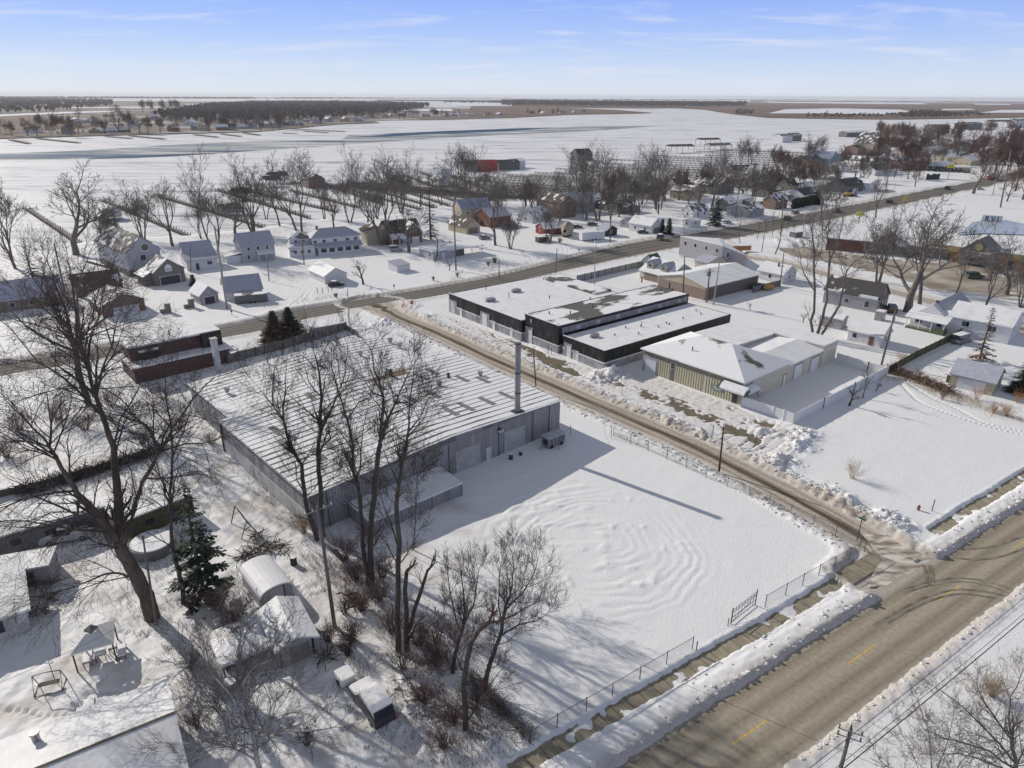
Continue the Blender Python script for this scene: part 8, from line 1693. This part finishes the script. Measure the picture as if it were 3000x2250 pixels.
dock('railed dock between the russet tree and the tall tree behind the long house', (1120, 600), (960, 545))
for k in range(7): dock('one of seven railed docks close together behind the steep dormer house', (1235+k*40, 616-k*6), (985+k*50, 548-k*8), seed=k)
pd_, pp_ = dock_mesh(120, 1.3, True, 3, .075); me_d, me_p = pd_.mesh('deck', M_dock), pp_.mesh('railing', M_wood)
for k in range(38):
    t = k/37; px = 1450+t*1120; xs_, ys_ = G(px, float(np.interp(px, [1450, 1650, 1850, 2050, 2250, 2450, 2550], [588, 585, 566, 540, 510, 474, 458])), -.5)
    r = thing('dock', 'one of many long railed docks lying side by side beyond the village trees', 'dock', (xs_, ys_, -.5), radians(152+rnd.uniform(-1, 1)), DK+' in the crowded marina'); s_ = rnd.uniform(.85, 1.25); r.scale = (s_, 1, 1)
    link('deck', me_d, r); link('railing', me_p, r)
def boathouse(label, px, w, d, h, rise, wall, roof, stilts=True, openw=False, ang=40, axis='x'):
    b = Bld('boathouse', label, 'boathouse', px, ang, w, d, 'boathouses on the ice', z=-.5)
    z0 = 1.0 if stilts else -.3
    if openw:
        for x in (0, w/2, w):
            for y in (0, d): b.part(MB().box(x-.14, y-.14, -1, x+.14, y+.14, h), 'post', M_wood)
    else:
        b.walls(h, wall, axis, rise, z0=z0); b.win('f', w*.5, z0+.9, .9, 1.0)
        if stilts:
            pb = MB()
            for x in (.2, w/2, w-.2):
                for y in (.2, d-.2): pb.box(x-.12, y-.12, -1, x+.12, y+.12, z0)
            b.part(pb, 'stilts', M_wood)
    b.gable(h, rise, axis, roof, oh=.4); return b
for a_ in (
 ('white gabled boathouse on stilts at the end of the plank dock', (310, 640), 6.5, 7.5, 4.0, 1.7, M_whiteside, M_half, True, False, 40, 'y'),
 ('low grey boathouse beside the railed dock behind the white house', (655, 630), 9, 8, 3.2, 1.8, M_greyside, M_brownshingle, True, False, 40, 'x'),
 ('dark roofed boathouse farther along the same dock row', (690, 585), 10, 9, 3.6, 2, M_dkgreyside, M_shingle_bare, False, True, 40, 'x'),
 ('open boathouse with dark roof behind the dense upright tree', (795, 535), 11, 9, 4.5, 2, M_wood, M_shingle_bare, False, True, 35, 'x'),
 ('brown gabled boathouse with open front behind the vase-shaped tree', (905, 548), 10, 12, 5, 3, M_brown, M_brownshingle, False, False, 35, 'y'),
 ('grey boathouse left of the brown gabled boathouse', (780, 545), 9, 8, 4, 2, M_greyside, M_shingle_bare, False, True, 35, 'x'),
 ('white boathouse with small window on the central docks', (1285, 545), 8, 9, 4.5, 1.8, M_whiteside, M_roofsnow, True, False, 40, 'y'),
 ('white block boathouse left of the grey boathouse', (1292, 518), 9, 9, 5.5, 1, M_whiteside, M_roofsnow, False, False, 40, 'x'),
 ('grey long boathouse next to the red boathouse', (1365, 500), 16, 9, 5.5, 1.6, M_greyside, M_shingle_bare, False, False, 32, 'x'),
 ('red boathouse among the docks', (1412, 500), 13, 9, 5.5, 2, mat('boathouse_red', (.4, .05, .05), .6), mat('red_roof', (.35, .04, .05), .6), False, False, 32, 'x'),
 ('dark boathouse right of the red boathouse', (1462, 496), 18, 9, 5, 1.8, M_dkgreyside, M_shingle_bare, False, False, 32, 'x'),
 ('white boathouse at the river end of the marina', (1500, 490), 12, 9, 5, 1.5, M_whiteside, M_roofsnow, False, False, 32, 'x'),
 ('gambrel-like dark boathouse beneath the fan-topped tree', (1695, 468), 15, 12, 5, 4, M_dkgreyside, M_shingle_bare, False, False, 32, 'x'),
 ('open boat shelter with dark roof on the outer docks', (1965, 446), 26, 10, 6, 1.6, M_wood, M_shingle_bare, False, True, 20, 'x'),
 ('second open boat shelter farther right on the outer docks', (2052, 424), 26, 10, 6, 1.6, M_wood, M_shingle_bare, False, True, 20, 'x'),
 ('low dark boat shelter between the two open ones', (2080, 438), 26, 10, 5, 1.4, M_wood, M_shingle_bare, False, True, 20, 'x'),
 ('white boathouse with dark eave at the right docks', (2292, 416), 18, 16, 7, 2.5, M_whiteside, M_shingle, False, False, 35, 'x'),
 ('dark boathouse next to the white boathouse at the right docks', (2322, 412), 18, 14, 7, 2.5, M_dkgreyside, M_shingle, False, False, 35, 'x'),
 ('long low boathouse on the outer docks left of the marina woods', (2480, 400), 45, 14, 6, 2, M_dkgreyside, M_most, False, False, 25, 'x'),
 ('pale boathouse with red roof ridge at the marina woods', (2622, 394), 34, 22, 11, 4, M_tanside, M_most, False, False, 30, 'x'),
 ('dark flat boathouse behind the marina woods', (2735, 386), 38, 18, 9, 2.5, M_dkgreyside, M_shingle_bare, False, False, 25, 'x'),
 ('dark open boathouse near the right end of the river bank', (2820, 378), 46, 18, 9, 3, M_dkgreyside, M_shingle, False, False, 20, 'x'),
 ('long dark roofed boathouse at the far right river bank', (2905, 372), 52, 18, 10, 3, M_wood, M_shingle_bare, False, True, 15, 'x'),
 ('white boathouse with curved roof at the right edge of the river bank', (2975, 372), 34, 22, 11, 4, M_whiteside, M_shingle, False, False, 20, 'x'),
): boathouse(*a_)
# ---------------------------------------------------------------- the far shore
FH = 'houses on the far shore'
FT = 'bare trees on the far shore'
CW = [(M_whiteside, 'white'), (M_greyside, 'grey'), (M_tanside, 'tan'), (M_lilacside, 'pale'), (M_brown, 'brown'), (M_brick, 'brick')]
far_px = [(70, 390), (180, 392), (260, 390), (185, 388), (152, 362), (215, 362), (225, 360), (265, 362), (315, 390), (350, 388), (375, 372), (440, 350), (490, 352), (515, 352), (505, 386), (540, 368), (560, 382), (580, 384), (598, 352), (634, 382), (640, 350), (665, 380), (700, 378), (710, 376), (730, 372), (745, 354), (758, 374), (775, 374), (800, 372), (820, 368), (850, 368), (872, 368), (895, 358), (915, 362), (950, 352), (930, 360), (960, 358), (1005, 356), (1035, 357), (1040, 350), (1065, 346), (1090, 344), (1120, 344), (1140, 342), (1170, 340), (1195, 337), (1245, 342), (1270, 337), (1300, 342), (1330, 340), (1345, 340), (1380, 341), (1420, 338), (1460, 339), (1550, 333), (1590, 334), (1640, 332), (1680, 331), (1710, 330)]
DEFL = {(315, 390): 'grey long-roofed house with red door row on the far bank', (265, 390): 'house'}
for k, p in enumerate(far_px):
    x, y = G(*p); R = random.Random(k); m_, cn_ = CW[(k*7+k//5) % 6]; w_ = R.uniform(11, 20); d_ = R.uniform(9, 13); h_ = R.uniform(3, 6.5)
    b = Bld('far_house', '%s house with snowy roof in the row on the far river bank' % cn_, 'house', p, R.uniform(-10, 60), w_, d_, FH+', '+cn_)
    ax = 'x' if R.random() < .6 else 'y'; b.walls(h_, m_, ax, 3.5); b.gable(h_, 3.5, ax, R.choice((M_roofsnow, M_most, M_half, M_shingle_bare, M_roofsnow)), oh=.6)
    if p[1] > 345: b.win('f', w_*.35, h_*.4, 1.8, 1.8); b.win('f', w_*.7, h_*.4, 1.8, 1.8)
for k, (a, b) in enumerate((((30, 411), (85, 422)), ((110, 407), (232, 420)), ((310, 401), (385, 407)), ((380, 399), (482, 409)), ((570, 396), (638, 403)), ((650, 394), (706, 401)), ((715, 391), (760, 397)), ((830, 392), (870, 393)), ((850, 378), (1010, 387)), ((890, 385), (960, 390)))):
    dock('weathered dock jutting from the far river bank', a, b, W=4.5, rail=True, seed=k)
far_trees = [(0, 392, 20), (35, 398, 15), (82, 398, 19), (110, 398, 15), (150, 398, 14), (170, 392, 22), (212, 400, 22), (232, 394, 14), (288, 388, 20), (305, 393, 16), (350, 375, 30), (380, 388, 24), (410, 392, 20), (434, 392, 20), (470, 389, 18), (520, 386, 14), (610, 386, 18), (655, 380, 18), (690, 384, 17), (720, 378, 20), (765, 382, 20), (798, 384, 20), (820, 378, 22), (852, 370, 20), (885, 372, 15), (940, 366, 16), (1000, 358, 22), (1060, 350, 24), (1090, 346, 20), (1160, 344, 20), (1210, 345, 18), (1280, 343, 16), (1310, 344, 14)]
for px_, py_, h_ in far_trees:
    kit((px_, py_), RED[rnd.random() < .5] if (px_ % 3) else V[px_ % 5], H=h_*1.25, label='bare tree among the houses of the far river bank', group=FT, sx=1.3)
FR = random.Random(9)
for k in range(70):
    px_ = FR.uniform(0, 1350); py_ = float(np.interp(px_, [0, 340, 750, 1000, 1350], [400, 392, 380, 358, 343]))-FR.uniform(2, 42)*(1.2-px_/1400)
    kit((px_, py_), (V+RED)[k % 7], H=FR.uniform(15, 25), label='bare tree among the houses of the far river bank', group=FT, sx=1.25)
for px_, py_ in ((418, 330), (445, 332), (478, 330), (505, 326), (523, 328)): kit((px_, py_), RED[1], H=38, label='one of the line of tall round bare trees far behind the river houses', group='tall round trees on the far flats', sx=1.1)
for px_, py_, h_ in ((1546, 331, 14), (1580, 330, 15), (1620, 331, 15), (1634, 330, 16), (2367, 340, 12), (2422, 334, 12)): conifer('conifer', 'small dark conifer on the far marsh point', (px_, py_), h_, px_, .25, .5, needle=2.2, group='conifers on the marsh')
# woods that read as one mass
M_wood_far = mat('bare_wood_mass', (.075, .064, .066), .95, .35, .02, col2=(.14, .115, .11), detail=5)
def woods(name, poly_px, n, hmin, hmax, seed, m=None, w=5.0):
    R = random.Random(seed); P = GL(poly_px, 0); xs_ = [p[0] for p in P]; ys_ = [p[1] for p in P]; b = MB(); A = 0
    tx_, ty_ = [], []
    Xr = np.random.default_rng(seed)
    X = Xr.uniform(min(xs_), max(xs_), n*6); Y = Xr.uniform(min(ys_), max(ys_), n*6); k = inpoly(X, Y, P); X, Y = X[k][:n], Y[k][:n]
    for x, y in zip(X, Y):
        H = R.uniform(hmin, hmax); W = w*R.uniform(.6, 1.2)
        b.tube([(x, y, 0), (x, y, H*.4)], [.35, .2], 3, cap=False)
        for i in range(11):
            a = R.random()*6.28; e = R.uniform(.3, 1); q = (x+cos(a)*W*.5*e, y+sin(a)*W*.5*e, H*R.uniform(.6, 1.0)); a2 = a+R.uniform(.8, 2.2); q2 = (x+cos(a2)*W*.5*e, y+sin(a2)*W*.5*e, H*R.uniform(.45, .9))
            b.poly([(x, y, H*R.uniform(.15, .4)), q, q2])
    return tag(b.build(name, m or M_wood_far, None), kind='stuff')
woods('far_wood', [(-350, 340), (0, 338), (160, 330), (330, 312), (330, 296), (0, 290), (-350, 292)], 2600, 13, 22, 1, w=15)
woods('far_wood', [(440, 350), (560, 360), (700, 363), (830, 358), (1000, 348), (1140, 335), (1230, 322), (1260, 311), (1100, 305), (900, 303), (740, 304), (600, 314)], 4600, 14, 23, 2, w=14)
woods('far_wood', [(1470, 311), (1700, 313), (1900, 315.5), (2178, 313), (2185, 307.5), (1900, 305.5), (1470, 301)], 2600, 20, 30, 3, M_wood_far, w=22)
woods('far_wood', [(-300, 291), (300, 290), (750, 291), (740, 288.5), (300, 287.5), (-300, 287)], 1100, 16, 26, 4, w=34)
woods('far_wood', [(760, 292), (900, 291), (1160, 289.5), (1150, 288.6), (900, 288.6)], 300, 16, 24, 5, w=30)
woods('far_wood', [(1300, 302), (1500, 304), (1500, 298), (1300, 297)], 260, 10, 16, 6, w=18)
woods('far_scrub', [(2340, 346), (2480, 347), (2600, 342), (2660, 345), (2900, 340), (2860, 331), (2700, 330), (2560, 338), (2400, 337)], 420, 4, 10, 7, M_marsh, w=9)
woods('far_scrub', [(2650, 345), (2760, 347), (2810, 340), (2720, 330), (2670, 332)], 220, 8, 16, 8, w=9)
woods('far_scrub', [(2150, 336), (2200, 338), (2210, 325), (2160, 322)], 90, 5, 9, 9, M_marsh, w=8)
# thin distant shorelines and an ice rim near the horizon
for k, (a, b, th, m_) in enumerate((((-300, 286.2), (1500, 288.3), 10, M_wood_far), ((1500, 291.5), (2400, 293.5), 9, M_wood_far), ((2200, 297.5), (3200, 301.5), 9, M_wood_far), ((1100, 295), (1500, 297), 8, M_wood_far))):
    A_, B_ = G(*a, 0), G(*b, 0); R = random.Random(k); mb_ = MB(); n = 60
    for i in range(n):
        t0, t1 = i/n, (i+1)/n; x0, y0 = A_[0]+(B_[0]-A_[0])*t0, A_[1]+(B_[1]-A_[1])*t0; x1, y1 = A_[0]+(B_[0]-A_[0])*t1, A_[1]+(B_[1]-A_[1])*t1
        mb_.prism([(x0, y0), (x1, y1), (x1+40, y1+160), (x0+40, y0+160)], 0, th*R.uniform(.5, 1.3))
    tag(mb_.build('distant_shore_wood', m_, None), kind='stuff')

# dead weeds and twigs poking through the snow
def weeds(name, groups, seed, m):
    g = np.random.default_rng(seed); X, Y, H = [], [], []
    for px, w, n, h in groups:
        L_ = np.array(GL(px, .3)); i = g.integers(0, len(L_)-1, n) if len(L_) > 1 else np.zeros(n, int); t = g.random(n); q = L_[i]+(L_[np.minimum(i+1, len(L_)-1)]-L_[i])*t[:, None]+g.normal(0, w, (n, 2))
        X.append(q[:, 0]); Y.append(q[:, 1]); H.append(h*g.uniform(.35, 1.2, n))
    X, Y, H = map(np.concatenate, (X, Y, H)); k = fbm(X, Y, 2.4, 2, seed) > -.07; X, Y, H = X[k], Y[k], H[k]
    Z = ground_height(X[None, :], Y[None, :])[0]; b = MB(); R = random.Random(seed)
    for x, y, z, h in zip(X.tolist(), Y.tolist(), Z.tolist(), H.tolist()):
        if z < .1: continue
        for _ in range(2):
            a = R.random()*6.28; s = h*R.uniform(.2, .9); b.tube([(x, y, z-.05), (x+cos(a)*s*.4, y+sin(a)*s*.4, z+h*.6), (x+cos(a)*s, y+sin(a)*s, z+h)], [.012, .009, .005], 3, cap=False)
    return tag(b.build(name, m, None), kind='stuff')
weeds('dead_weeds', [([(930, 1620), (1060, 1740), (1200, 1900), (1330, 2080), (1450, 2200)], 1.6, 3000, .7), ([(700, 1700), (640, 1850), (600, 2000), (560, 2150)], 1.8, 1500, .6), ([(980, 1900), (1080, 1990), (1200, 2120), (1320, 2230)], 1.5, 1100, .5), ([(0, 1290), (200, 1250), (420, 1210), (560, 1190)], 3.5, 2200, .8), ([(60, 1600), (250, 1570), (420, 1590), (560, 1680)], 1.6, 1000, .6), ([(600, 1280), (750, 1430), (880, 1560)], .8, 400, .5), ([(380, 1700), (480, 1800), (560, 1880)], 2.2, 700, .5), ([(1560, 2180), (1430, 2040), (1250, 1890)], .5, 900, .7)], 3, M_twigred)
weeds('dry_grass', [([(2610, 1100), (2700, 1130), (2800, 1165), (2930, 1210), (3050, 1230)], 1.6, 1500, .8), ([(1290, 830), (1450, 790), (1600, 760)], 2.0, 500, .9), ([(760, 905), (900, 880), (1080, 860)], 1.5, 350, .7), ([(2300, 1420), (2420, 1470), (2560, 1540)], .9, 500, .5), ([(2560, 2240), (2800, 2060), (3050, 1880)], 2.2, 900, .5), ([(1790, 1270), (2100, 1400), (2500, 1590)], .5, 500, .45), ([(560, 700), (700, 690), (860, 670)], 4, 500, .9), ([(2450, 760), (2650, 720), (2850, 700)], 5, 400, .9)], 4, M_twigtan)
# ---------------------------------------------------------------- camera, sun, sky
cam = bpy.data.cameras.new('camera'); co = bpy.data.objects.new('camera', cam); C.objects.link(co)
cam.sensor_fit = 'HORIZONTAL'; cam.sensor_width = 36; cam.lens = F/3000*36; cam.clip_end = 40000; cam.clip_start = .5
co.location = (0, 0, HC)
from mathutils import Matrix
co.rotation_euler = (Matrix.Rotation(pi/2-TH, 4, 'X') @ Matrix.Rotation(ROLL, 4, 'Z')).to_euler()
bpy.context.scene.camera = co
SUN_AZ, SUN_EL = radians(142), radians(27)      # direction towards the sun, from +X
sl = bpy.data.lights.new('sun', 'SUN'); sl.energy = 4.0; sl.angle = radians(.5); sl.color = (1, .935, .83)
so = bpy.data.objects.new('sun', sl); C.objects.link(so)
from mathutils import Vector
sd = Vector((cos(SUN_AZ)*cos(SUN_EL), sin(SUN_AZ)*cos(SUN_EL), sin(SUN_EL)))
so.rotation_euler = sd.to_track_quat('Z', 'Y').to_euler(); so.location = sd*200
w = bpy.data.worlds.new('World'); bpy.context.scene.world = w; w.use_nodes = True
nt = w.node_tree; N, L = nt.nodes, nt.links; bg = N['Background']
st = N.new('ShaderNodeTexSky'); st.sky_type = 'NISHITA'; st.sun_disc = False; st.sun_elevation = SUN_EL
st.sun_rotation = pi/2-SUN_AZ; st.air_density = 1.0; st.dust_density = .1; st.ozone_density = 2.5; st.altitude = 50
tc = N.new('ShaderNodeTexCoord'); sx = N.new('ShaderNodeSeparateXYZ'); L.new(tc.outputs['Generated'], sx.inputs[0])
# clear winter sky: pale at the horizon, deep blue above, over the physical sky
rp = N.new('ShaderNodeValToRGB'); el = rp.color_ramp.elements
for i, (p, c) in enumerate(((0., (.73, .80, .91)), (.035, (.60, .72, .95)), (.075, (.41, .57, 1.)), (.13, (.26, .42, 1.)), (.30, (.235, .27, .36)), (.7, (.20, .215, .25)), (1., (.17, .185, .22)))):
    q = el[i] if i < 1 else (el[-1] if p == 1. else el.new(p)); q.position = p; q.color = (*[k for k in c], 1)
L.new(sx.outputs[2], rp.inputs[0])
ml = N.new('ShaderNodeMix'); ml.data_type = 'RGBA'; ml.blend_type = 'MULTIPLY'; ml.inputs[0].default_value = 1; L.new(rp.outputs[0], ml.inputs[6]); ml.inputs[7].default_value = (10, 10, 10, 1)
sm = N.new('ShaderNodeMix'); sm.data_type = 'RGBA'; sm.inputs[0].default_value = .9; L.new(st.outputs[0], sm.inputs[6]); L.new(ml.outputs[2], sm.inputs[7])
mz = N.new('ShaderNodeMath'); mz.operation = 'MAXIMUM'; mz.inputs[1].default_value = .02; L.new(sx.outputs[2], mz.inputs[0])
az = N.new('ShaderNodeMath'); az.operation = 'ADD'; az.inputs[1].default_value = .10; L.new(mz.outputs[0], az.inputs[0])
dx = N.new('ShaderNodeMath'); dx.operation = 'DIVIDE'; L.new(sx.outputs[0], dx.inputs[0]); L.new(az.outputs[0], dx.inputs[1])
dy = N.new('ShaderNodeMath'); dy.operation = 'DIVIDE'; L.new(sx.outputs[1], dy.inputs[0]); L.new(az.outputs[0], dy.inputs[1])
cx = N.new('ShaderNodeCombineXYZ'); L.new(dx.outputs[0], cx.inputs[0]); L.new(dy.outputs[0], cx.inputs[1])
mp = N.new('ShaderNodeMapping'); mp.inputs['Location'].default_value = (3.4, 1.2, 0); mp.inputs['Rotation'].default_value = (0, 0, radians(-14)); mp.inputs['Scale'].default_value = (1.0, 2.0, 1); L.new(cx.outputs[0], mp.inputs[0])
n1 = N.new('ShaderNodeTexNoise'); n1.inputs['Scale'].default_value = .8; n1.inputs['Detail'].default_value = 9; n1.inputs['Roughness'].default_value = .6; n1.inputs['Distortion'].default_value = .6; L.new(mp.outputs[0], n1.inputs['Vector'])
mr = N.new('ShaderNodeMapRange'); mr.inputs[1].default_value = .50; mr.inputs[2].default_value = .74; mr.inputs[3].default_value = 0; mr.inputs[4].default_value = .8; mr.clamp = True; L.new(n1.outputs[0], mr.inputs[0])
mx = N.new('ShaderNodeMix'); mx.data_type = 'RGBA'; L.new(mr.outputs[0], mx.inputs[0]); L.new(sm.outputs[2], mx.inputs[6]); mx.inputs[7].default_value = (7.4, 7.9, 9.2, 1)
L.new(mx.outputs[2], bg.inputs[0]); bg.inputs[1].default_value = .10
sc = bpy.context.scene; vs = sc.view_settings
vs.view_transform = 'Standard'; vs.look = 'None'; vs.exposure = 0.0; vs.gamma = 1; vs.use_curve_mapping = False
sc.cycles.max_bounces = 5; sc.cycles.diffuse_bounces = 2; sc.cycles.glossy_bounces = 2; sc.cycles.transmission_bounces = 2; sc.cycles.use_denoising = True

# thin winter haze over the flats
hm = bpy.data.materials.new('haze'); hm.use_nodes = True; n_ = hm.node_tree.nodes; n_.remove(n_['Principled BSDF'])
pv = n_.new('ShaderNodeVolumePrincipled'); pv.inputs['Color'].default_value = (.95, .96, 1, 1); pv.inputs['Density'].default_value = .00006; pv.inputs['Anisotropy'].default_value = .2
hm.node_tree.links.new(pv.outputs[0], n_['Material Output'].inputs['Volume'])
tag(MB().box(-16500, -60, -6, 16500, 16900, 62).build('haze', hm), kind='stuff')
sc.cycles.volume_bounces = 0; sc.cycles.transparent_max_bounces = 12
